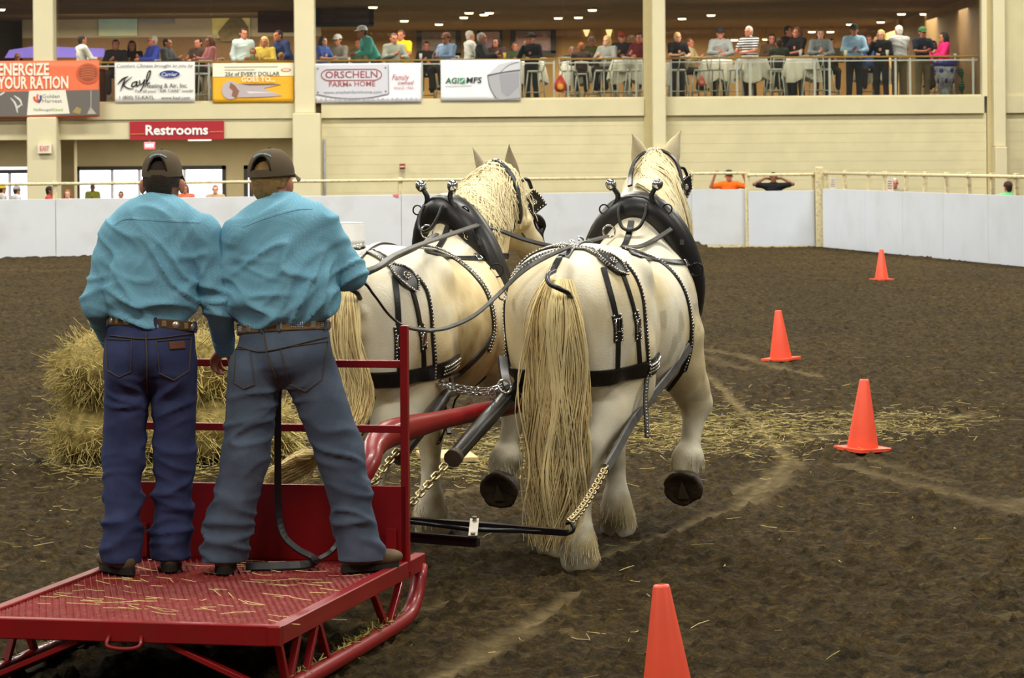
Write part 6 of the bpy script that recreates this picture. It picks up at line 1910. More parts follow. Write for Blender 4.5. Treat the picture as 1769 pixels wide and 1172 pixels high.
def person_meshes(pose, sleeve, fat):
    key = (pose, sleeve, fat)
    if key in PCACHE: return PCACHE[key]
    A = rig(pose); f = np.array((0, 1.0, 0)); r, f2, u, R = axes(f, A['neck'] - A['pelvis'])
    out = {}
    hp, ho = head_prims(A['head'], (0, 1, -.12), (0, 0, 1), 1.05)
    pr = [cone(A['pelvis'], A['chest'], .11, .12, .05), cone(A['chest'], A['neck'], .10, .06, .05), cone(A['neck'], A['head'], .058, .055, .03)] + hp
    for s in 'LR':
        pr += [cone(A['neck'] - u * .05, A['sh' + s], .055, .055, .04), cone(A['sh' + s], A['el' + s], .05, .042, .02), cone(A['el' + s], A['wr' + s], .042, .03, .02),
               cone(A['wr' + s], A['hd' + s], .032, .036, .015), cone(A['pelvis'], A['hip' + s], .09, .085, .04), cone(A['hip' + s], A['kn' + s], .08, .058, .03), cone(A['kn' + s], A['ank' + s], .056, .042, .03)]
        dh = nv(A['hd' + s] - A['wr' + s]); sd = nv(np.cross(dh, f + .01))
        for q in (-.022, -.007, .008, .022): pr.append(cone(A['hd' + s] + sd * q, A['hd' + s] + sd * q * 1.2 + dh * .075 - f * .0, .0105, .008, .004))
        pr.append(cone(A['hd' + s] - dh * .02 + sd * .03, A['hd' + s] + dh * .03 + sd * .055, .012, .009, .006))
    V, Q = sdf_mesh(pr, .019); out['body'] = np_mesh('body', V, Q, SKIN)
    pr = [ell(A['chest'] + u * .03, (.19 * fat, .125 * fat, .20), R, k=.06), ell(A['waist'], (.175 * fat, .125 * fat, .20), R, k=.06), cone(A['neck'] - u * .06, A['neck'] - u * .01, .08, .066, .04), ell(A['pelvis'] + u * .06, (.175 * fat, .125 * fat, .10), R, k=.05)]
    for s in 'LR':
        pr += [cone(A['neck'] - u * .04, A['sh' + s], .06, .07, .06), cone(A['sh' + s], A['el' + s] * (1 if sleeve else .72) + A['sh' + s] * (0 if sleeve else .28), .075, .066, .04)]
        if sleeve: pr.append(cone(A['el' + s], A['wr' + s], .062, .045, .03))
    V, Q = sdf_mesh(pr, .021)
    V = wrinkle(V, Q, [((.3, .2, 1), .11, .012, (0, 0, 1.1), .6)], 3.0)
    out['shirt'] = np_mesh('shirt', V, Q, None)
    pr = [ell(A['pelvis'], (.17 * fat, .13 * fat, .12), R, k=.05)]
    for s in 'LR': pr += [cone(A['hip' + s], A['kn' + s], .1, .08, .04), cone(A['kn' + s], A['ank' + s], .078, .068, .03)]
    V, Q = sdf_mesh(pr, .023); out['trousers'] = np_mesh('trousers', V, Q, None)
    for s in 'LR':
        an = A['ank' + s]
        V, Q = sdf_mesh([ell(an + [0, .06, -.045], (.045, .13, .042), k=.02), cone(an + [0, 0, .03], an + [0, .0, -.03], .05, .05, .02)], .02)
        V[:, 2] = np.maximum(V[:, 2], an[2] - .088); out['shoe' + s] = np_mesh('shoe', V, Q, None)
    # hair styles
    hr, hf, hu, HR = axes((0, 1, -.12), (0, 0, 1))
    for st in ('short', 'long', 'cap', 'hat'):
        if st == 'short' or st == 'cap' or st == 'hat':
            V, Q = sdf_mesh([ell(ho(0, -.02, .035), np.array((.084, .10, .095)) * 1.05, HR, k=.01), ell(ho(0, -.06, -.04), (.07, .045, .06), HR, k=.03)], .019)
        else:
            V, Q = sdf_mesh([ell(ho(0, -.02, .035), np.array((.09, .104, .10)) * 1.05, HR, k=.01), cone(ho(0, -.06, -.02), ho(0, -.075, -.22), .085, .06, .03, sq=((1, 0, 0), 1.15)), cone(ho(-.075, -.01, 0), ho(-.085, .0, -.16), .03, .026, .02), cone(ho(.075, -.01, 0), ho(.085, .0, -.16), .03, .026, .02)], .019)
        loc = (V - A['head']) @ HR
        keep = ~((loc[:, 1] > .045) & (loc[:, 2] < .07)) & ~((loc[:, 2] < -.0) & (loc[:, 1] > .02))
        out['hair_' + st] = np_mesh('hair', V, Q[keep[Q].all(1)], None)
    mb = MB(); co = lambda x, y, z: Vector(ho(x, y, z))
    def dome(rad, z0, n=20, m=7):
        vs = []; fs = []
        for b in range(m + 1):
            th = math.pi / 2 * b / m
            for a in range(n):
                q = 2 * math.pi * a / n; vs.append(co(math.sin(q) * rad[0] * math.cos(th) ** .8, -.008 + math.cos(q) * rad[1] * math.cos(th) ** .8, z0 + rad[2] * math.sin(th)))
        for b in range(m):
            for a in range(n): fs.append((b * n + a, b * n + (a + 1) % n, (b + 1) * n + (a + 1) % n, (b + 1) * n + a))
        return vs, fs
    mb.add(*dome((.096, .115, .105), .045), smooth=True)
    br = [];
    for i in range(9):
        a = math.radians(-62 + 124 * i / 8); br += [co(math.sin(a) * .096, -.008 + math.cos(a) * .112, .047), co(math.sin(a) * .088, -.008 + math.cos(a) * .19, .03)]
    mb.add(br, [(2 * i, 2 * i + 1, 2 * i + 3, 2 * i + 2) for i in range(8)])
    out['cap'] = mesh_data('cap', mb.v, mb.f, None)
    mb = MB(); mb.add(*dome((.10, .118, .12), .045), smooth=True)
    br = []
    for i in range(24):
        a = 2 * math.pi * i / 24
        for k, z in ((1.0, .047), (1.75, .06 + .035 * abs(math.sin(a)))): br.append(co(math.sin(a) * .10 * k, -.008 + math.cos(a) * .118 * k, z))
    mb.add(br, [(2 * i, 2 * i + 1, (2 * i + 3) % 48, (2 * i + 2) % 48) for i in range(24)])
    out['hat'] = mesh_data('hat', mb.v, mb.f, None)
    out['eye'] = mesh_data('eye', *(lambda m_: (m_.v, m_.f))(MB().ball((0, 0, 0), .014, 6)), M('eye_dark', (40, 30, 26), .3), True)
    out['eyes_at'] = [ho(s * .033, .088, .012) for s in (-1, 1)]
    out['mouth'] = mesh_data('mouth', *(lambda m_: (m_.v, m_.f))(MB().box((0, 0, 0), (.045, .012, .011))), M('lips', (150, 76, 66), .5))
    out['mouth_at'] = ho(0, .088, -.07)
    PCACHE[key] = out
    return out
def put(name, me, root, mat, off=(0, 0, 0)):
    o = link(name, me, root, off)
    if mat is not None:
        if len(me.materials) == 0: me.materials.append(None)
        o.material_slots[0].link = 'OBJECT'; o.material_slots[0].material = mat
    return o
HAIRC = dict(d=(40, 30, 22), b=(92, 64, 40), y=(206, 172, 104), g=(182, 176, 166), r=(140, 80, 46), k=(24, 20, 20), w=(214, 210, 200))
def cmat(col): return M('cloth_%02x%02x%02x' % tuple(col), col, .85, var=.08, scale=7, spec=.15)
def spectator(label, base, yaw, shirt, trousers=(60, 58, 62), hair='d', style='short', cap=None, pose='stand', sleeve=True, fat=1.0, skin=None, scale=1.0, group=None, extra=None):
    pm = person_meshes(pose, sleeve, fat)
    t = thing('person', label, 'person', base, yaw, group)
    t.scale = (scale,) * 3
    put('body', pm['body'], t, skin or SKIN)
    put('shirt', pm['shirt'], t, shirt if not isinstance(shirt, tuple) else cmat(shirt))
    put('trousers', pm['trousers'], t, cmat(trousers))
    for s in 'LR': put('shoe', pm['shoe' + s], t, cmat((40, 36, 34)))
    put('hair', pm['hair_' + style], t, M('crowd_hair_' + hair, HAIRC[hair], .8, var=.2, scale=30))
    if style in ('cap', 'hat'): put(style, pm[style], t, cmat(cap or (60, 60, 70)))
    for e in pm['eyes_at']: put('eye', pm['eye'], t, None, e)
    put('mouth', pm['mouth'], t, None, pm['mouth_at'])
    return t
SK2 = M('skin_pale', (222, 166, 140), .55, var=.08, scale=14, spec=.35)
SK3 = M('skin_brown', (134, 86, 62), .55, var=.08, scale=14, spec=.35)
F2 = FLOOR2 - .02
FACE = math.pi            # facing the camera (local +y turned towards -y)
def stripes(name, a, b):
    if name in MATS: return MATS[name]
    m = M(name + '_x', a, .85, var=0); nt = m.node_tree; N = nt.nodes; L = nt.links
    tc = N.new('ShaderNodeTexCoord'); wv = N.new('ShaderNodeTexWave'); wv.bands_direction = 'Z'; wv.inputs['Scale'].default_value = 5.5
    L.new(tc.outputs['Object'], wv.inputs['Vector'])
    r = N.new('ShaderNodeValToRGB'); r.color_ramp.interpolation = 'CONSTANT'; r.color_ramp.elements[0].color = lin(a); r.color_ramp.elements[1].position = .62; r.color_ramp.elements[1].color = lin(b)
    L.new(wv.outputs['Fac'], r.inputs['Fac']); L.new(r.outputs['Color'], N['Principled BSDF'].inputs['Base Color'])
    MATS[name] = m; return m
HEADTOP = dict(stand=1.735, lean=1.56, lean2=1.56, phone=1.735, eat=1.735, sit=1.60, up=1.735, nape=1.735)
DINERS = []
def crowd(px, py, d, lab, shirt, yaw=FACE, pose='stand', sink=0.0, **kw):
    """place a diner so that the top of the head shows at image row py (height follows from distance and pose)."""
    top = P(px, py, d)
    sc = kw.pop('scale', None)
    h = HEADTOP[pose] + (.05 if kw.get('style') in ('cap', 'hat') else .02)
    s = sc or max(.8, min(1.12, (top.z - F2) / h))
    DINERS.append((top.x, d, yaw, pose, s, lab))
    return spectator(lab, (top.x, d, F2), yaw, shirt, pose=pose, scale=s, **kw)
R_ = math.radians
# ---- left bay
crowd(141, 60, 76.5, 'man in white shirt and dark hair standing alone near the purple lit bar', (226, 226, 222), yaw=R_(-60), pose='eat', hair='d')
crowd(30, 93, 75.6, 'pink haired small figure at the far left rail', (214, 150, 150), pose='sit', hair='r', scale=.82)
crowd(200, 68, 78.5, 'dark clothed diner just right of the purple bar', (46, 44, 48), pose='sit', hair='d')
crowd(228, 70, 79.5, 'dark haired diner in black beside the dark clothed one', (38, 36, 36), pose='sit', hair='k', style='long')
crowd(265, 60, 77.5, 'grey haired diner in royal blue shirt in the left bay', (60, 76, 170), yaw=R_(120), pose='sit', hair='g')
crowd(288, 65, 75.8, 'diner in dark grey jacket leaning on the rail above the plumber banner', (76, 80, 84), yaw=R_(-110), pose='sit', hair='k')
crowd(343, 65, 77, 'dark haired diner in brown shirt left of the pink shirt', (70, 56, 48), yaw=R_(150), pose='sit', hair='d')
crowd(364, 62, 75.8, 'woman with long hair in pink shirt above the yellow banner', (192, 122, 124), yaw=R_(110), pose='sit', hair='b', style='long')
crowd(384, 86, 75.2, 'small fair haired child peeking over the rail beside the pink shirt', (190, 160, 130), pose='sit', hair='y', scale=.72)
crowd(420, 46, 77, 'tall man in pale blue grey shirt standing by the cowboy painting', (188, 204, 206), yaw=R_(-150), hair='d', fat=1.08)
crowd(437, 78, 76, 'diner in brown patterned top sitting before the tall man', (150, 110, 90), pose='sit', hair='b', scale=.88)
crowd(457, 63, 76.6, 'blonde woman in yellow top near the right end of the left bay', (206, 180, 80), yaw=R_(170), pose='sit', hair='y', style='long')
crowd(486, 78, 75.6, 'small child with fair hair in dark jacket above the yellow banner end', (52, 54, 70), pose='sit', hair='y', scale=.8)
crowd(499, 55, 77, 'person in navy blue shirt leaning beside the second column', (58, 72, 118), yaw=R_(130), pose='lean', hair='d', scale=1.12)
# ---- middle bay
crowd(557, 62, 76, 'dark haired woman in blue sleeveless top beside the second column', (74, 96, 170), yaw=R_(-120), pose='eat', sleeve=False, hair='d', style='long', skin=SK2)
crowd(584, 58, 77, 'man in grey cap and grey shirt at the left of the middle bay', (120, 116, 108), yaw=R_(150), pose='sit', style='cap', cap=(176, 176, 172), fat=1.1)
crowd(620, 66, 78, 'diner in olive shirt between the grey cap and the teal shirt', (104, 102, 76), yaw=R_(150), pose='sit', hair='b')
crowd(648, 52, 75.4, 'man in turquoise shirt and white cap leaning over the rail', (98, 196, 188), yaw=R_(110), pose='lean', style='cap', cap=(226, 226, 224), scale=1.13)
crowd(680, 57, 76.6, 'woman in grey plaid top left of the yellow shirt', (140, 144, 134), yaw=R_(-160), pose='sit', hair='b')
crowd(693, 51, 77.2, 'person in bright yellow shirt in the middle bay', (232, 196, 40), yaw=R_(160), pose='eat', sleeve=False, hair='b')
crowd(737, 71, 78, 'dark figure sitting under the left framed picture', (44, 40, 38), pose='sit', hair='k')
crowd(772, 55, 75.8, 'man in light blue shirt and brown cap resting on the rail', (146, 172, 208), yaw=R_(140), pose='sit', style='cap', cap=(120, 80, 66), fat=1.15)
crowd(811, 52, 77, 'grey haired man in white shirt seen beside the dark jacket', (214, 216, 212), yaw=R_(-70), hair='g', pose='eat')
crowd(831, 56, 75.6, 'grey haired man in charcoal jacket turned right in the middle bay', (62, 66, 66), yaw=R_(-100), pose='sit', hair='g', fat=1.1)
crowd(858, 64, 77, 'woman with long black hair right of the charcoal jacket', (70, 50, 46), yaw=R_(150), pose='sit', hair='k', style='long')
crowd(918, 56, 76, 'person in black jacket over pink shirt with black hat, hand to face', (34, 34, 38), yaw=R_(160), pose='phone', style='hat', cap=(28, 26, 26))
crowd(890, 72, 77.5, 'diner in dark green behind the flower on the rail table', (66, 78, 56), pose='sit', hair='b')
crowd(988, 80, 78, 'grey haired diner low behind the table left of the red head', (90, 86, 80), pose='sit', hair='g')
crowd(1004, 73, 76.4, 'red haired diner in dark top with back to the arena', (72, 58, 52), yaw=0, pose='sit', hair='r')
crowd(1022, 62, 79, 'white haired diner in olive green at the middle table', (100, 104, 60), pose='sit', hair='w')
crowd(1049, 61, 77, 'blonde woman in pale grey top, middle bay near the column', (150, 152, 148), yaw=R_(150), pose='sit', hair='y', style='long', skin=SK2)
crowd(1075, 52, 77.6, 'man in black shirt and red-topped cap near the middle column', (38, 38, 42), yaw=R_(170), style='cap', cap=(150, 60, 40), pose='sit')
crowd(1091, 60, 78.4, 'white haired man in blue grey behind the black shirt', (100, 108, 120), pose='sit', hair='w')
crowd(1106, 56, 76.6, 'person in maroon top half hidden by the middle column', (96, 34, 40), yaw=R_(150), pose='sit', hair='d')
# ---- right bay
crowd(1170, 55, 76.4, 'fair haired youth in black T-shirt right of the middle column', (28, 28, 32), yaw=R_(-160), pose='eat', sleeve=False, hair='y', skin=SK2)
crowd(1190, 65, 77.4, 'brown haired man in beige shirt behind the black T-shirt', (190, 172, 130), yaw=R_(-120), pose='sit', hair='b')
crowd(1244, 46, 77.4, 'man in grey shirt and navy cap standing at a high table', (146, 150, 152), style='cap', cap=(40, 44, 60), fat=1.1, pose='eat')
crowd(1294, 35, 76.4, 'grey haired man in navy and white striped polo leaning at the rail', stripes('navy_stripes', (34, 44, 70), (226, 226, 224)), yaw=R_(140), pose='eat', sleeve=False, hair='g', fat=1.12, scale=1.08)
crowd(1333, 58, 77.6, 'dark haired diner in brown right of the striped polo', (86, 66, 50), pose='sit', hair='k', style='long')
crowd(1361, 42, 78.2, 'dark haired woman in black with a coral sash', (36, 34, 36), yaw=R_(-130), hair='k', pose='eat')
crowd(1378, 46, 77, 'woman with brown hair in sleeveless black dress', (30, 28, 32), yaw=R_(130), hair='b', style='long', sleeve=False, pose='eat')
crowd(1346, 66, 76, 'diner in dark green jacket with back to the arena in the right bay', (52, 58, 46), yaw=0, pose='sit', hair='d')
crowd(1417, 49, 76.6, 'woman with long brown hair in grey top resting on the rail', (126, 134, 138), yaw=FACE, pose='eat', hair='b', style='long', skin=SK2)
crowd(1436, 66, 78, 'diner in olive brown behind the grey topped woman', (92, 82, 60), pose='sit', hair='d')
crowd(1475, 40, 75.8, 'man in light blue dress shirt and dark green cap at the rail', (166, 206, 240), pose='eat', style='cap', cap=(30, 56, 44), fat=1.12, trousers=(48, 52, 62))
crowd(1500, 60, 77.8, 'fair haired diner in blue behind the light blue shirt', (70, 100, 170), pose='sit', hair='b')
crowd(1522, 51, 76.2, 'blonde woman in black vest over red and white top', (34, 34, 38), yaw=R_(160), pose='phone', hair='y', style='long', skin=SK2)
crowd(1553, 43, 76.4, 'white haired man in light grey shirt with back to the arena', (182, 184, 186), yaw=R_(20), hair='w', pose='eat', sleeve=False, fat=1.1, trousers=(128, 116, 90))
crowd(1593, 45, 76, 'man in navy shirt and green cap standing with cup in the right bay', (34, 40, 58), yaw=R_(-160), style='cap', cap=(70, 110, 70), pose='eat', sleeve=False, trousers=(132, 122, 96))
crowd(1631, 55, 77, 'dark haired woman in hot pink top near the right end', (226, 40, 120), yaw=R_(100), pose='sit', hair='k', style='long')
crowd(1612, 70, 78.4, 'second pink topped woman half hidden behind the navy shirt', (206, 50, 110), pose='sit', hair='d', style='long')

# ---- furniture: high round tables with white cloths, bar stools
CLOTH = M('white_tablecloth', (240, 238, 230), .85, var=.04, scale=3)
def cloth_mesh():
    mb = MB(); n = 48; vs = [(0, 0, 1.06)]; rings = [(.30, 1.06, 0), (.375, 1.055, 0), (.39, 1.0, .01), (.42, .86, .035), (.45, .68, .06), (.46, .60, .07)]
    for k, (r, z, w) in enumerate(rings):
        for i in range(n):
            a = 2 * math.pi * i / n
            dr = .16 * abs(math.sin(2 * a)) * (k >= 4)
            vs.append((math.cos(a) * (r + w * math.sin(9 * a)), math.sin(a) * (r + w * math.sin(9 * a)), z - (dr if k == 5 else dr * .3)))
    fs = [(0, 1 + i, 1 + (i + 1) % n) for i in range(n)]
    for k in range(len(rings) - 1):
        for i in range(n): fs.append((1 + k * n + i, 1 + (k + 1) * n + i, 1 + (k + 1) * n + (i + 1) % n, 1 + k * n + (i + 1) % n))
    return mesh_data('tablecloth', vs, fs, CLOTH, True)
CM = cloth_mesh(); tab0 = None
TAKEN = [(x, d) for x, d, *_ in DINERS]
def free_spot(px, d0, r=.78, span=2.4):
    best = None
    for k in range(int(span / .1) * 2 + 1):
        d = d0 + (k // 2 + k % 2) * .1 * (1 if k % 2 else -1)
        if d < 74.7: continue
        for sh in (0, -5, 5, -10, 10, -15, 15):
            x = bx(px + sh, d)
            pen = sum(max(0, r - math.hypot(x - a, d - b)) for a, b in TAKEN) * 4 + abs(d - d0) * .12 + abs(sh) * .006
            if best is None or pen < best[0]: best = (pen, x, d)
    TAKEN.append((best[1], best[2]))
    return Vector((best[1], best[2], F2))
for px, d, lab in ((295, 77.2, 'above the plumber banner'), (470, 77, 'at the right end of the left bay'), (600, 77.6, 'beside the turquoise shirt'), (785, 77, 'above the gap between the banners'), (905, 77, 'before the black hat'), (1003, 76.6, 'left of the middle column, nearest the red balloon'), (1085, 77, 'just left of the middle column'), (1158, 77.2, 'just right of the middle column'), (1250, 76.8, 'before the grey shirted man in the navy cap'), (1300, 76, 'under the striped polo'), (1387, 77, 'under the black sleeveless dress'), (1510, 78, 'behind the light blue shirt')):
    b = free_spot(px, d)
    if tab0 is None:
        tab0 = thing('high_table', 'high round table ' + lab, 'table', b, group='high dining tables')
        obj('table_top', MB().lathe([(.001, 1.02), (.37, 1.02), (.37, 1.05), (.001, 1.05)], n=28), M('table_wood', (150, 120, 80), .5), tab0, world=False)
        obj('pedestal', MB().cyl((0, 0, .03), (0, 0, 1.02), .035), WHITEMET, tab0, world=False)
        obj('base', MB().lathe([(.26, 0), (.26, .02), (.05, .04)], n=24), WHITEMET, tab0, world=False)
    else: dup(tab0, b, 0, 'high round table ' + lab)
    c = link('tablecloth', CM, None, b, RNG.uniform(0, 1.5)); tag(c, 'white cloth draped over the high table ' + lab, 'tablecloth', 'white tablecloths')
    mbx = MB().box(b + Vector((.08, -.1, 1.09)), (.16, .12, .06), bev=.01)
    f = obj('napkin_box', mbx, M('white_card', (226, 224, 216), .8)); tag(f, 'small white box on the high table ' + lab, 'box', 'table boxes')
def stool(b, yaw, lab, first=[None]):
    if first[0] is None:
        t = thing('bar_stool', lab, 'stool', b, yaw, 'white bar stools'); first[0] = t
        obj('seat', MB().lathe([(.001, .74), (.18, .74), (.19, .77), (.17, .79), (.001, .79)], n=20), WHITEMET, t, world=False)
        for sx in (-1, 1):
            for sy in (-1, 1):
                obj('leg', MB().tube([(sx * .13, sy * .13, .74), (sx * .17, sy * .17, .35), (sx * .20, sy * .20, 0)], .017, 8), WHITEMET, t, world=False)
            obj('back_post', MB().tube([(sx * .15, -.15, .76), (sx * .17, -.20, .95), (sx * .16, -.22, 1.10)], .015, 8), WHITEMET, t, world=False)
        for z in (.25,):
            obj('foot_ring', MB().tube([(-.18, -.18, z), (.18, -.18, z), (.18, .18, z), (-.18, .18, z)], .013, 6, closed=True), WHITEMET, t, world=False)
        obj('backrest', MB().tube(catmull([(-.16, -.22, 1.08), (-.08, -.25, 1.09), (0, -.26, 1.09), (.08, -.25, 1.09), (.16, -.22, 1.08)], 12), .035, 8, sq=.4), WHITEMET, t, world=False)
        return t
    return dup(first[0], b, yaw, lab)
for px, d, yaw, lab in ((925, 75.2, 1.2, 'white bar stool under the black jacketed diner'), (985, 75.0, -.6, 'white bar stool right of the red balloon'), (1042, 75.1, .9, 'white bar stool in the middle of the middle bay tables'), (1068, 75.4, 2.0, 'white bar stool with legs splayed left of the middle column'), (1096, 75.1, -1.3, 'white bar stool touching the middle column'), (1172, 75.1, .8, 'white bar stool right of the middle column'), (1213, 75.3, 2.6, 'white bar stool beside the small red ornament'), (1238, 75.1, -.4, 'white bar stool under the grey shirted man'), (1271, 75.2, 1.4, 'white bar stool left of the striped polo'), (1340, 75.2, .2, 'white bar stool right of the striped polo'), (1405, 75.1, 1.0, 'white bar stool under the long haired woman'), (1425, 75.4, -.9, 'white bar stool between the long haired woman and the blue shirt'), (785, 75.4, .5, 'white bar stool in the gap left of the grain bin banner'), (350, 75.4, .5, 'white bar stool left of the yellow banner')):
    stool(free_spot(px, d, .5, .8), yaw, lab)
for x, d, yaw, pose, sc_, lab in DINERS:
    if pose == 'sit':
        st_ = stool(Vector((x - math.sin(yaw) * -.0, d, F2)), yaw, 'bar stool carrying the ' + ' '.join(w for w in lab.split()[:9]))
        st_.scale = (sc_, sc_, sc_)
# ---- railing in front of the diners: posts, wooden cap, glass
WOODR = M('oak_rail_cap', (176, 138, 70), .5, var=.15, scale=6, stretch=(1, 8, 8))
RGL = glass_mat('railing_glass', (244, 244, 238), .965)
def railing(px0, px1, posts, label, ry=73.75):
    x0, x1 = bx(px0, ry), bx(px1, ry)
    zt = F2 + 1.0
    t = thing('glass_railing', label, 'railing', ((x0 + x1) / 2, ry, F2))
    obj('cap_rail', MB().box(((x0 + x1) / 2, ry, zt + .02), (x1 - x0, .11, .045), bev=.01), WOODR, t)
    obj('mid_rail', MB().box(((x0 + x1) / 2, ry, zt - .07), (x1 - x0, .03, .03)), WHITEMET, t)
    xs = [bx(p, ry) for p in posts]
    for x in xs: obj('post', MB().box((x, ry, F2 + .5), (.05, .05, 1.0), bev=.004), WHITEMET, t)
    al = [x0] + xs + [x1]
    for a, b in zip(al[:-1], al[1:]):
        if b - a > .1: obj('glass_pane', MB().box(((a + b) / 2, ry - .035, F2 + .48), (b - a - .07, .012, .82)), RGL, t)
railing(97, 511, (170, 238, 362), 'glass railing with oak cap in the left bay')
railing(-300, 62, (-60, 20), 'glass railing with oak cap left of the first column')
railing(547, 960, (640, 730, 826, 900, 958), 'glass railing with oak cap along the left part of the middle bay')
railing(968, 1113, (982, 1100), 'short glass railing beside the middle column')
railing(1150, 1690, (1160, 1274, 1297, 1408, 1434, 1548, 1573, 1682), 'glass railing with oak cap along the right bay')
# ---- pictures, murals, hangings
def framed(px0, py0, px1, py1, d, label, cols, frame_c=(30, 26, 22), fw=.06, cat='picture'):
    a = P(px0, py0, d); b = P(px1, py1, d)
    x0, x1, z0, z1 = a.x, b.x, b.z, a.z
    t = thing('framed_picture', label, cat, ((x0 + x1) / 2, d, z0))
    m = bpy.data.materials.new('picture_art'); m.use_nodes = True; N = m.node_tree.nodes; L = m.node_tree.links
    tc = N.new('ShaderNodeTexCoord'); sx = N.new('ShaderNodeSeparateXYZ'); L.new(tc.outputs['Generated'], sx.inputs[0])
    nz = N.new('ShaderNodeTexNoise'); nz.inputs['Scale'].default_value = 4; L.new(tc.outputs['Generated'], nz.inputs['Vector'])
    ad = N.new('ShaderNodeMath'); ad.operation = 'MULTIPLY_ADD'; L.new(nz.outputs['Fac'], ad.inputs[0]); ad.inputs[1].default_value = .5; L.new(sx.outputs['Z'], ad.inputs[2])
    r = N.new('ShaderNodeValToRGB'); e = r.color_ramp.elements
    while len(e) < len(cols): e.new(.5)
    for k, c in enumerate(cols): e[k].position = .25 + .9 * k / (len(cols) - 1); e[k].color = lin(c)
    L.new(ad.outputs[0], r.inputs[0]); L.new(r.outputs[0], N['Principled BSDF'].inputs['Base Color']); N['Principled BSDF'].inputs['Roughness'].default_value = .4
    obj('picture_sheet', MB().box(((x0 + x1) / 2, d, (z0 + z1) / 2), (x1 - x0, .03, z1 - z0)), m, t)
    if fw:
        fm = M('frame_%d' % sum(frame_c), frame_c, .5)
        for p, s in ((((x0 + x1) / 2, z1), (x1 - x0 + fw, fw)), (((x0 + x1) / 2, z0), (x1 - x0 + fw, fw)), ((x0, (z0 + z1) / 2), (fw, z1 - z0)), ((x1, (z0 + z1) / 2), (fw, z1 - z0))):
            obj('frame_bar', MB().box((p[0], d - .02, p[1]), (s[0], .06, s[1])), fm, t)
    return t
framed(724, 50, 792, 96, 93.8, 'dark framed evening landscape left of two others on the brown wall', [(60, 50, 50), (104, 92, 96), (150, 132, 136), (110, 100, 112)], fw=.16)
framed(827, 53, 866, 96, 93.8, 'small framed lilac sky picture between two larger ones', [(80, 60, 70), (150, 120, 160), (176, 150, 186)], fw=.08)
framed(886, 49, 956, 92, 93.8, 'dark framed pink sunset picture right of the other two', [(70, 56, 60), (140, 110, 130), (180, 150, 160), (110, 90, 110)], fw=.16)
framed(170, -12, 237, 62, PY - .05, 'large blue green painting on the grey dining wall', [(150, 156, 110), (120, 150, 146), (84, 116, 128), (60, 80, 90)], fw=0)
framed(240, 22, 300, 42, PY - .05, 'long dark sketched plough picture on the grey dining wall', [(110, 102, 96), (74, 64, 66), (120, 112, 104)], fw=0)
cw = framed(366, -14, 432, 66, PY - .05, 'yellow landscape painting with a figure in a wide hat', [(120, 110, 50), (190, 170, 70), (210, 196, 110), (120, 140, 110)], fw=0)
c0 = P(408, 40, PY - .1)
obj('painted_figure', MB().prism([(-.42, -.5), (.35, -.5), (.32, -.1), (.16, .12), (.10, .22), (.14, .34), (-.10, .34), (-.12, .2), (-.28, .02), (-.5, -.25)], .02, c0, (1, 0, 0), (0, 0, 1), (0, 1, 0)), M('painted_brown', (96, 80, 48), .7, var=.3), cw)
obj('painted_hat', MB().prism([(-.26, .34), (.28, .34), (.2, .42), (.12, .56), (-.08, .56), (-.14, .42)], .02, c0, (1, 0, 0), (0, 0, 1), (0, 1, 0)), M('painted_dark', (50, 46, 40), .7), cw)
framed(445, -14, 512, 56, 80, 'dark red hanging panel behind the second column', [(92, 40, 28), (84, 36, 26), (110, 52, 36)], fw=0, cat='panel')
hb_ = framed(548, -14, 642, 42, 78.5, 'dark red brown menu screen hanging at the left of the middle bay', [(74, 40, 36), (88, 48, 42), (60, 34, 32)], (20, 18, 20), .12, cat='screen')
lm = MB()
for k in range(9): lm.box(P(566, 2 + k * 4.2, 78.45), (.34 - .08 * (k % 3), .006, .022))
e = obj('menu_text_lines', lm, M('menu_text_faint', (128, 90, 80), .7), hb_); e['kind'] = 'stuff'
# purple-lit bar front
PUR = M('purple_lit_fascia', (150, 130, 235), .6, var=.1, scale=2, emit=.55)
t = thing('bar_counter', 'long bar counter with glowing lilac fascia at the far left', 'counter', (bx(90, 78.5), 78.5, F2))
a = P(8, 100, 78.5); b = P(180, 84, 78.5)
obj('fascia', MB().prism([(0, 0), (bx(180, 78.5) - bx(8, 78.5), .0), (bx(180, 78.5) - bx(8, 78.5), .22), (bx(62, 78.5) - bx(8, 78.5), .30), (.12, .20)], .1, (a.x, 78.5, a.z), (1, 0, 0), (0, 0, 1), (0, 1, 0)), PUR, t)
obj('counter_body', MB().box(((a.x + b.x) / 2, 78.9, F2 + .5), (b.x - a.x, .6, 1.0), bev=.02), M('bar_dark', (50, 44, 46), .5), t)
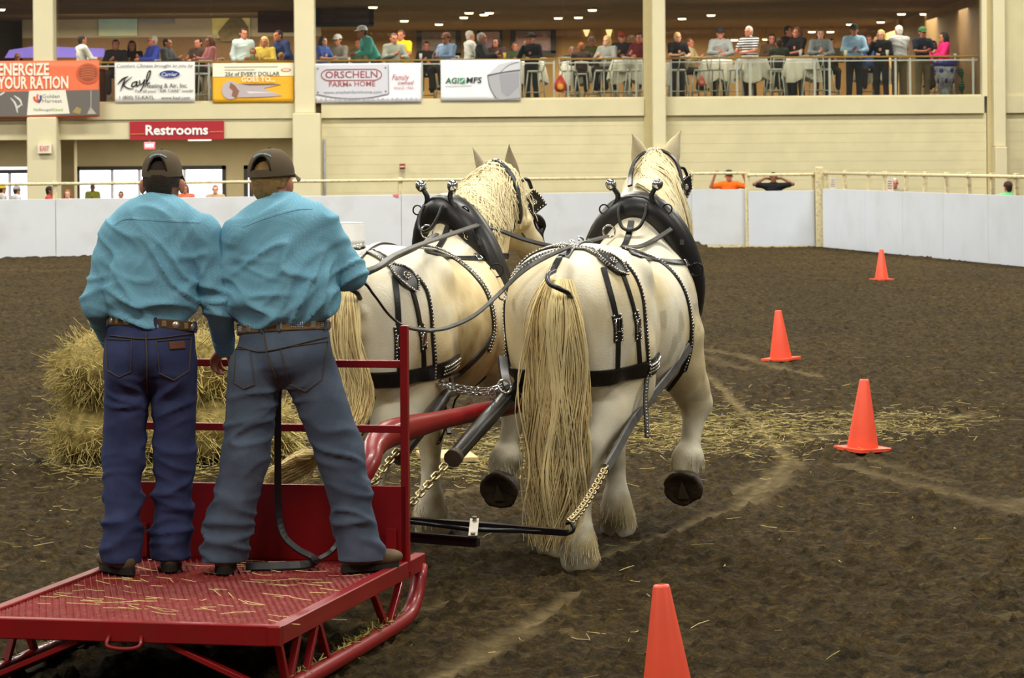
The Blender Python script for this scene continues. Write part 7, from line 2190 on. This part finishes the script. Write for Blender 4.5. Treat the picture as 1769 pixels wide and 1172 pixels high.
# crystal vase, balloon ornaments, small table items
vb = Vector((bx(1634, 74.6), 74.6, F2))
t = thing('glass_vase', 'tall clear and cobalt blue cut glass vase at the right railing end', 'vase', vb)
GV = M('cut_glass_clear', (168, 176, 200), .1, var=.5, scale=9, spec=.8); BV_ = M('cobalt_glass', (52, 48, 150), .12, var=.4, scale=10, spec=.8)
obj('bowl', MB().lathe([(.10, .05), (.14, .12), (.20, .40), (.26, .70), (.285, .88)], vb, 24), GV, t)
obj('rim_band', MB().lathe([(.285, .80), (.30, .84), (.32, .92), (.30, .94), (.27, .93)], vb, 24), BV_, t)
obj('foot', MB().lathe([(.16, 0), (.15, .03), (.10, .06)], vb, 24), GV, t)
for k in range(6):
    q = 2 * math.pi * k / 6
    obj('cut_disc', MB().lathe([(.001, .012), (.05, .012), (.06, 0)], vb + Vector((math.cos(q) * .26, math.sin(q) * .26, .70)), 12, axis=(math.cos(q), math.sin(q), 0)), BV_, t)
    obj('cut_leaf', MB().ball(vb + Vector((math.cos(q + .5) * .20, math.sin(q + .5) * .20, .45)), .06, 8, sc=(.6, .6, 1.3)), BV_, t)
t = obj('striped_scarf', MB().tube(catmull([vb + Vector((.36, .1, .75)), vb + Vector((.42, .08, .5)), vb + Vector((.40, .05, .25)), vb + Vector((.44, .05, .02))], 16), [.05 + .03 * math.sin(i * .8) for i in range(17)], 10), stripes('green_stripes', (20, 48, 36), (60, 130, 96))); tag(t, 'dark green striped cloth hanging beside the glass vase', 'cloth')
for px, py, col, lab, k in ((968, 145, (206, 60, 40), 'red and yellow teardrop ornament hanging on the middle bay rail', 1.0), (1212, 140, (190, 90, 76), 'small pale red ornament hanging right of the middle column', .62)):
    p = P(px, py, 73.6)
    t = thing('hanging_ornament', lab, 'ornament', p + Vector((0, 0, -.22 * k)))
    obj('body', MB().lathe([(.001, -.2 * k), (.09 * k, -.19 * k), (.15 * k, -.1 * k), (.14 * k, .02 * k), (.08 * k, .12 * k), (.03 * k, .2 * k), (.001, .23 * k)], p, 16), M('ornament_%d' % px, col, .4, var=.4, scale=8), t)
    obj('emblem', MB().lathe([(.001, .012), (.07 * k, .01), (.08 * k, 0)], p + Vector((.0, -.145 * k, -.07 * k)), 12, axis=(0, -1, 0)), M('ornament_yellow_%d' % px, (230, 170, 50) if px < 1000 else (206, 120, 100), .4), t)
    obj('cord', MB().tube([p + Vector((0, 0, .22 * k)), p + Vector((0, .1, .45))], .004, 5), M('white_cord', (210, 210, 200), .7), t)
for px, col, lab in ((437, (90, 170, 80), 'green drinking cup on the left bay rail'), (450, (232, 206, 60), 'yellow drinking cup on the left bay rail'), (728, (240, 240, 236), 'white cup on the middle bay rail'), (873, (236, 196, 60), 'yellow cup on the middle bay rail'), (1462, (222, 226, 196), 'pale yellow cup before the light blue shirt'), (1534, (226, 228, 200), 'pale yellow cup before the grey shirted man'), (1384, (206, 220, 226), 'clear cup on the right bay rail')):
    p = Vector((bx(px, 73.75), 73.75, F2 + 1.042))
    t = thing('drinking_cup', lab, 'cup', p)
    obj('cup_body', MB().lathe([(.03, 0), (.04, .13), (.036, .13), (.028, .01)], p, 14), cmat(col), t)
    obj('lid', MB().lathe([(.041, .128), (.041, .14), (.001, .142)], p, 14), cmat((236, 236, 230)), t)

# ---- spectators at the barrier and in the lobby
def lower(px, py, d, lab, shirt, **kw):
    top = P(px, py, d); pose = kw.get('pose', 'stand')
    h = HEADTOP[pose] + (.05 if kw.get('style') in ('cap', 'hat') else .02)
    s = kw.pop('scale', None) or top.z / h
    return spectator(lab, (top.x, d, 0.0), kw.pop('yaw', FACE), shirt, scale=s, **kw)
lower(1259, 292, 66.2, 'boy in orange T-shirt with both arms raised on the fence rail', (255, 108, 30), pose='up', sleeve=False, style='cap', cap=(66, 58, 54))
lower(1336, 297, 66.2, 'boy in black T-shirt with hands behind his head at the gate', (30, 30, 32), pose='nape', sleeve=False, hair='k', skin=SK3)
lower(1545, 307, 62.6, 'balding spectator peering over the right barrier', (150, 140, 120), hair='g', pose='stand')
lower(1742, 312, 57.6, 'spectator in green shirt and dark cap behind the right barrier', (110, 186, 130), style='cap', cap=(70, 46, 40), yaw=R_(20), fat=1.1, sleeve=False)
lower(85, 321, 64.5, 'dark haired spectator in red shirt facing right below the first column', (176, 66, 60), yaw=R_(-90), hair='k', skin=SK3)
lower(117, 327, 65.0, 'brown haired woman spectator beside the man in red', (220, 180, 170), hair='r', style='long', skin=SK2)
lower(28, 320, 70.5, 'white shirted figure with grey cap before the left lobby doors', (206, 208, 208), yaw=R_(-60), style='cap', cap=(150, 150, 150))
lower(3, 318, 71, 'pale shirted figure with yellow cap at the far left edge', (200, 196, 190), yaw=R_(-60), style='cap', cap=(200, 170, 50))
lower(209, 330, 70.5, 'dark haired child before the lobby doors', (90, 120, 190), hair='k')
lower(372, 319, 67, 'older spectator between the two drivers behind the barrier', (180, 150, 120), hair='r', skin=SK2)
lower(320, 318, 68, 'spectator with long hair just right of the left driver', (206, 110, 80), hair='b', style='long')
lower(160, 318, 81, 'figure in bright yellow vest outside the lobby doors', (226, 236, 90), hair='b')
# ================================================================ SIGNS AND BANNERS
EX = Vector((1, 0, 0)); EZ = Vector((0, 0, 1))
def px_m(d): return d / F_PX
class Board:
    """flat printed board: coordinates of its artwork are given in image pixels of the photograph's scale."""
    def __init__(s, name, label, cat, px0, py0, px1, py1, d, col, th=.02, wav=0.0, sk=0.0):
        a = P(px0, py0, d); b = P(px1, py1, d)
        s.d = d; s.a = a; s.k = px_m(d); s.px0 = px0; s.py0 = py0; s.sk = sk; s.wav = wav
        w, h = b.x - a.x, a.z - b.z; s.w, s.h = w, h
        s.t = thing(name, label, cat, ((a.x + b.x) / 2, d, b.z))
        n, m = (36, 8) if wav else (1, 1); vs = []; fs = []
        for side in (0, th):
            for j in range(m + 1):
                for i in range(n + 1):
                    u, v = i / n, j / m
                    vs.append(s.at(u * w, v * h) + Vector((0, side, 0)))
        N_ = (n + 1) * (m + 1)
        for j in range(m):
            for i in range(n):
                q = j * (n + 1) + i; fs += [(q, q + n + 1, q + n + 2, q + 1), (N_ + q, N_ + q + 1, N_ + q + n + 2, N_ + q + n + 1)]
        rim = [i for i in range(n + 1)] + [j * (n + 1) + n for j in range(1, m + 1)] + [m * (n + 1) + i for i in range(n - 1, -1, -1)] + [j * (n + 1) for j in range(m - 1, 0, -1)]
        for i in range(len(rim)):
            p, q = rim[i], rim[(i + 1) % len(rim)]; fs.append((p, q, N_ + q, N_ + p))
        s.sheet = obj('sheet', MB().add(vs, fs, wav > 0), M('board_%02x%02x%02x' % tuple(col), col, .55, var=.03, scale=3), s.t)
    def at(s, x, y, lift=0.0):
        wv = s.wav * (math.sin(x * 5.1 + s.px0) * .5 + math.sin(x * 2.3 + y * 4 + s.py0) * .6)
        return s.a + Vector((x, wv - lift * 1.6, -y + s.sk * x))
    def uv(s, px, py): return (px - s.px0) * s.k, (py - s.py0) * s.k
    def put(s, name, vs2, fs, col, lift=.012, emit=0, kind=None):
        vs = [s.at(x, y, lift) for x, y in vs2]
        o = obj(name, (vs, fs), M('print_%02x%02x%02x%s' % (*col, '_e' if emit else ''), col, .55, var=0, emit=emit), s.t)
        if kind: o['kind'] = kind
        return o
    def text(s, txt, px, py, hpx, col, bold=.0, shear=0, align='LEFT', width=None, lift=.016, name='lettering'):
        vs, fs = text_faces(txt, 1.0, (0, 0, 0), (1, 0, 0), (0, 1, 0), bold, shear, align, lift=0)
        if not vs: return
        xs = [v.x for v in vs]; size = hpx * s.k / .72
        w = (max(xs) - min(xs)) * size; kx = 1.0
        if width: kx = width * s.k / w
        x0, y0 = s.uv(px, py)
        off = min(xs) if align == 'LEFT' else (min(xs) + max(xs)) / 2
        return s.put(name, [(x0 + (v.x - off) * size * kx, y0 - v.y * size) for v in vs], fs, col, lift)
    def poly(s, name, pts, col, lift=.010):
        return s.put(name, [s.uv(*p) for p in pts], [tuple(range(len(pts)))], col, lift)
    def oval(s, name, cx, cy, rx, ry, col, lift=.012, n=28):
        return s.poly(name, [(cx + rx * math.cos(2 * math.pi * i / n), cy + ry * math.sin(2 * math.pi * i / n)) for i in range(n)], col, lift)
    def stroke(s, name, pts, wpx, col, lift=.016, n=None, taper=False, kind=None):
        c = catmull([Vector((x, y, 0)) for x, y in pts], n or 6 * len(pts)); vs = []; m = len(c)
        for i in range(m):
            t = (c[min(i + 1, m - 1)] - c[max(i - 1, 0)]).normalized(); q = Vector((-t.y, t.x, 0)); w = wpx / 2 * ((.35 + .65 * math.sin(math.pi * i / (m - 1))) if taper else 1)
            vs += [s.uv(*(c[i] + q * w).xy), s.uv(*(c[i] - q * w).xy)]
        return s.put(name, vs, [(2 * i, 2 * i + 1, 2 * i + 3, 2 * i + 2) for i in range(m - 1)], col, lift, kind=kind)
BD = 72.895
# 1 orange banner
b = Board('vinyl_banner', 'orange and photo printed vinyl banner at far left, ENERGIZE YOUR RATION', 'banner', -90, 106, 172, 202, 72.65, (226, 112, 72), wav=.004)
b.poly('photo_strip', [(-89, 161), (172, 157), (172, 201), (-89, 203)], (104, 98, 92), .008)
b.text('ENERGIZE', -3, 122, 21, (246, 226, 206), .028, width=88); b.text('YOUR RATION', -4, 145, 21, (246, 226, 206), .028, width=122)
b.poly('logo_panel', [(50, 158), (113, 157), (120, 198), (46, 200)], (226, 222, 206), .012)
b.stroke('logo_mark', [(59, 168), (60, 174), (66, 178)], 4, (206, 84, 50)); b.stroke('logo_mark', [(65, 164), (64, 171), (68, 177)], 3, (206, 84, 50)); b.stroke('logo_mark', [(70, 166), (70, 173), (66, 179)], 4, (70, 84, 130))
b.text('Golden', 73, 168, 6.5, (110, 112, 112), .0, width=30); b.text('Harvest', 73, 176, 6.5, (110, 112, 112), .0, width=34)
b.text('No', 58, 191, 5, (110, 160, 70), .01, width=8); b.text('Beugell', 67, 191, 5, (140, 140, 130), 0, width=24); b.text('Seed', 92, 191, 5, (150, 176, 80), 0, width=16)
b.oval('round_emblem', 152, 129, 20, 18, (190, 88, 54), .010); b.oval('emblem_disc', 152, 128, 16, 14, (150, 76, 48), .013)
for k in range(5): b.stroke('emblem_line', [(140, 119 + k * 4.4), (152, 117 + k * 4.4), (164, 119 + k * 4.4)], 1.2, (206, 108, 68), .016)
for pts in ([(18, 170), (26, 180), (30, 196)], [(24, 166), (34, 174), (38, 184)], [(-2, 166), (8, 160)], [(28, 188), (36, 182)]): b.stroke('printed_machinery', pts, 3.4, (206, 206, 202), .012, taper=True)
b.stroke('printed_mast', [(157, 158), (157, 182), (156, 192)], 1.6, (170, 166, 158)); b.poly('printed_cone', [(150, 199), (156, 186), (166, 199)], (176, 168, 156), .012)
b.poly('printed_patch', [(124, 196), (132, 186), (140, 190), (138, 199)], (156, 138, 84), .012)
# 2 white heating banner
b = Board('vinyl_banner', 'white vinyl banner with script lettering and a blue oval, second from left', 'banner', 198, 108, 337, 177, BD, (232, 231, 224), wav=.004)
b.text('Comfort Climate brought to you by', 202, 114, 6.5, (96, 92, 88), .0, .35, width=132)
b.stroke('script_letter', [(203, 146), (212, 137), (222, 132)], 3.2, (24, 24, 26), taper=True); b.stroke('script_letter', [(217, 135), (212, 147), (208, 158)], 2.6, (24, 24, 26), taper=True); b.stroke('script_letter', [(228, 133), (214, 146), (222, 153), (231, 154)], 2.6, (24, 24, 26), taper=True)
b.stroke('script_letter', [(236, 141), (229, 144), (228, 150), (234, 148), (237, 141), (236, 149), (241, 147)], 2.2, (24, 24, 26)); b.stroke('script_letter', [(241, 139), (242, 146), (246, 145), (250, 138), (247, 150), (242, 158)], 2.2, (24, 24, 26)); b.stroke('script_letter', [(252, 146), (258, 133), (260, 123), (256, 126), (253, 138), (254, 146), (259, 143)], 2.2, (24, 24, 26))
b.oval('oval_logo', 293, 129, 19, 7.5, (222, 224, 232), .011); b.oval('oval_logo_field', 293, 129, 17.5, 6.6, (40, 52, 120), .013); b.text('Carrier', 293, 129.5, 7, (226, 230, 240), .005, .3, 'CENTER', width=27, lift=.018)
b.text('Heating & Air, Inc.', 250, 149, 8, (84, 82, 80), .008, width=74); b.text('For all your "AIR CARE" needs!', 234, 158, 5.2, (90, 88, 86), .004, width=100); b.text('1 (800) 55-KAYL', 206, 169, 6.4, (84, 82, 80), .006, width=60); b.text('www.kayl.com', 278, 170, 6, (84, 82, 80), .006, width=50)
# 3 yellow banner
b = Board('vinyl_banner', 'yellow and white vinyl banner with a flying coin, third from left', 'banner', 367, 109, 508, 177, BD, (236, 176, 38), wav=.004)
b.poly('white_top', [(367.5, 109.5), (507.5, 110), (507.5, 132), (367.5, 133)], (236, 230, 206), .010)
b.text('25¢ of EVERY DOLLAR', 389, 128.5, 7, (84, 78, 70), .01, width=94); b.text('GOES TO...', 417, 138, 8.5, (248, 238, 206), .02, width=58)
b.stroke('small_print', [(388, 116), (480, 116)], 1.0, (170, 160, 140)); b.stroke('small_print', [(388, 121), (440, 121)], 1.0, (170, 160, 140))
b.oval('red_oval_logo', 494, 122, 9, 3.2, (196, 90, 60), .013); b.oval('red_oval_field', 494, 122, 7, 2.2, (226, 206, 170), .015)
b.poly('coin_streaks', [(405, 145), (460, 145), (487, 147), (470, 150), (455, 153), (470, 160), (488, 166), (466, 168), (410, 169)], (182, 170, 172), .012)
b.poly('coin_streak', [(412, 145), (470, 144.5), (487, 147.5), (430, 148.5)], (120, 92, 70), .014); b.poly('coin_streak', [(425, 158), (480, 161), (430, 162)], (220, 212, 208), .014)
b.oval('coin', 398, 156, 15, 16, (186, 174, 178), .015); b.poly('coin_head', [(398, 143), (406, 148), (413, 158), (408, 170), (400, 166), (402, 157), (396, 152)], (140, 96, 70), .018)
# 4 farm store banner
b = Board('vinyl_banner', 'white and grey vinyl banner of a farm store, red outlined lettering', 'banner', 543, 110, 728, 177, BD, (226, 226, 232), wav=.004)
b.poly('grey_plate', [(546, 113), (671, 112), (671, 163), (655, 168), (610, 171), (560, 168), (546, 163)], (200, 200, 208), .009)
b.stroke('plate_edge', [(546, 163), (580, 169), (610, 171), (640, 169), (671, 163)], 1.2, (120, 120, 128)); b.stroke('plate_edge', [(671, 112), (671, 138), (671, 163)], 1.2, (120, 120, 128))
oc = []
for i in range(41):
    a = 2 * math.pi * i / 40; cx = 645 if math.cos(a) > 0 else 569; oc.append((cx + 14 * math.cos(a) if abs(math.cos(a)) > .02 else 607, 130 + 9.5 * math.sin(a)))
b.stroke('outline', oc, 1.6, (150, 72, 74), n=120)
b.text('ORSCHELN', 607, 130, 12, (150, 66, 70), .008, 0, 'CENTER', width=90); b.text('FARM', 568, 146.5, 9, (160, 84, 86), .008, width=33); b.text('&', 602, 147, 5, (160, 84, 86), .004, width=6); b.text('HOME', 612, 146, 9, (160, 84, 86), .008, width=36)
b.text('www.orschelnfarmhome.com', 559, 160, 5.5, (130, 130, 138), .004, width=100)
b.text('Family', 677, 135, 10, (176, 92, 92), .0, .3, width=30); b.text('owned', 687, 144, 8, (176, 92, 92), .0, .3, width=28); b.text('SINCE 1960', 680, 153, 4.5, (196, 140, 140), 0, width=34)
for q in ((549, 119), (666, 118), (549, 160), (666, 159)): b.oval('printed_rivet', q[0], q[1], 1.6, 1.6, (110, 110, 116), .013)
for k in range(22): b.stroke('printed_fence', [(546 + k * 8.2, 170), (547 + k * 8.2, 176)], 1.0 + (k % 3), (170, 170, 180), .011)
# 5 grain bin banner
b = Board('vinyl_banner', 'white and silver grain bin vinyl banner, AGI MFS lettering', 'banner', 761, 104, 899, 174, BD, (228, 230, 232), wav=.004)
b.poly('bin_wall', [(842, 130), (898, 122), (898, 170), (864, 173), (853, 168), (846, 152)], (166, 166, 170), .009); b.poly('bin_roof', [(842, 130), (862, 112), (884, 106), (898, 107), (898, 122)], (196, 198, 202), .011)
b.poly('bin_shade', [(862, 130), (896, 126), (896, 150), (876, 168), (866, 160)], (150, 150, 156), .012); b.stroke('bin_eave', [(842, 131), (868, 126), (898, 122)], 2.2, (92, 92, 98), .015); b.stroke('bin_ladder', [(842, 131), (846, 152), (856, 170)], 1.6, (110, 110, 116), .015); b.stroke('bin_ladder', [(864, 126), (878, 114), (896, 108)], 1.4, (120, 120, 126), .015)
b.text('AGI', 769, 140, 10, (40, 100, 70), .022, .12, width=24); b.poly('square_mark', [(794, 135), (803, 135), (803, 145), (794, 145)], (60, 140, 100), .013); b.stroke('square_mark_line', [(795, 143), (799, 139), (802, 137)], 1.4, (226, 230, 230)); b.text('MFS', 805, 139.5, 10, (40, 44, 46), .022, .12, width=27)
b.stroke('small_print', [(769, 149), (815, 148)], 1.0, (170, 174, 176))
# restrooms sign
b = Board('hanging_sign', 'red hanging sign reading Restrooms in white over the lobby', 'sign', 224, 210, 387, 241, 72.93, (166, 30, 42), .05, sk=0)
b.text('Restrooms', 305.5, 226, 17, (240, 238, 234), .026, 0, 'CENTER', width=108); b.stroke('gold_line', [(225, 232), (250, 231.5)], 1.0, (206, 150, 60)); b.stroke('gold_line', [(362, 229), (386, 228.6)], 1.0, (206, 150, 60))
# exit signs
b = Board('exit_sign', 'white box sign with red EXIT letters on the first column', 'sign', 65, 249, 89, 265, 72.4, (226, 220, 196), .08)
b.text('EXIT', 77, 257, 8.5, (206, 70, 70), .01, 0, 'CENTER', width=16)
t = thing('exit_sign', 'red lit EXIT sign hanging in the lobby above the left driver', 'sign', P(258, 258, 76.5))
a = P(249, 246, 76.5); c = P(267, 258, 76.5)
obj('box', MB().box(((a.x + c.x) / 2, 76.55, (a.z + c.z) / 2), (c.x - a.x, .1, a.z - c.z), bev=.01), M('exit_red', (206, 44, 56), .5, var=0, emit=.35), t)
vs, fs = text_faces('EXIT', .11, (a.x + .025, 76.495, (a.z + c.z) / 2), (1, 0, 0), (0, 0, 1), .01)
obj('lettering', (vs, fs), M('exit_white', (255, 170, 165), .5, emit=.5), t)
t = thing('hanger_rod', 'thin rod holding the red exit sign under the lobby ceiling', 'rod', P(258, 246, 76.5))
obj('rod', MB().cyl((a.x * .5 + c.x * .5, 76.55, a.z), (a.x * .5 + c.x * .5, 76.55, zl3 + .02), .015, n=8), DARKF, t)
# small fire alarm plate on the wall
b = Board('wall_plate', 'small dark red alarm plate on the cream wall', 'sign', 690, 283, 700, 293, 72.9, (138, 64, 46), .04)
b.stroke('plate_line', [(691, 288), (699, 288)], 2.0, (226, 200, 170)); b.stroke('plate_line', [(692, 291), (698, 291)], 1.2, (60, 40, 30))
# lit strip under the sign and conduit
t = obj('strip_light', MB().box(P(345, 241.5, 74.0), (.55, .12, .05), bev=.01), M('strip_glow', (255, 246, 214), .5, var=0, emit=2.0)); tag(t, 'short glowing strip light under the beam beside the red sign', 'lamp')
t = obj('wall_conduit', MB().cyl((bx(560.5), WY - .0, 0), (bx(560.5), WY - .0, bz(240, 556)), .03, n=8), M('grey_conduit', (150, 148, 150), .4)); tag(t, 'grey vertical conduit beside the second column', 'pipe')
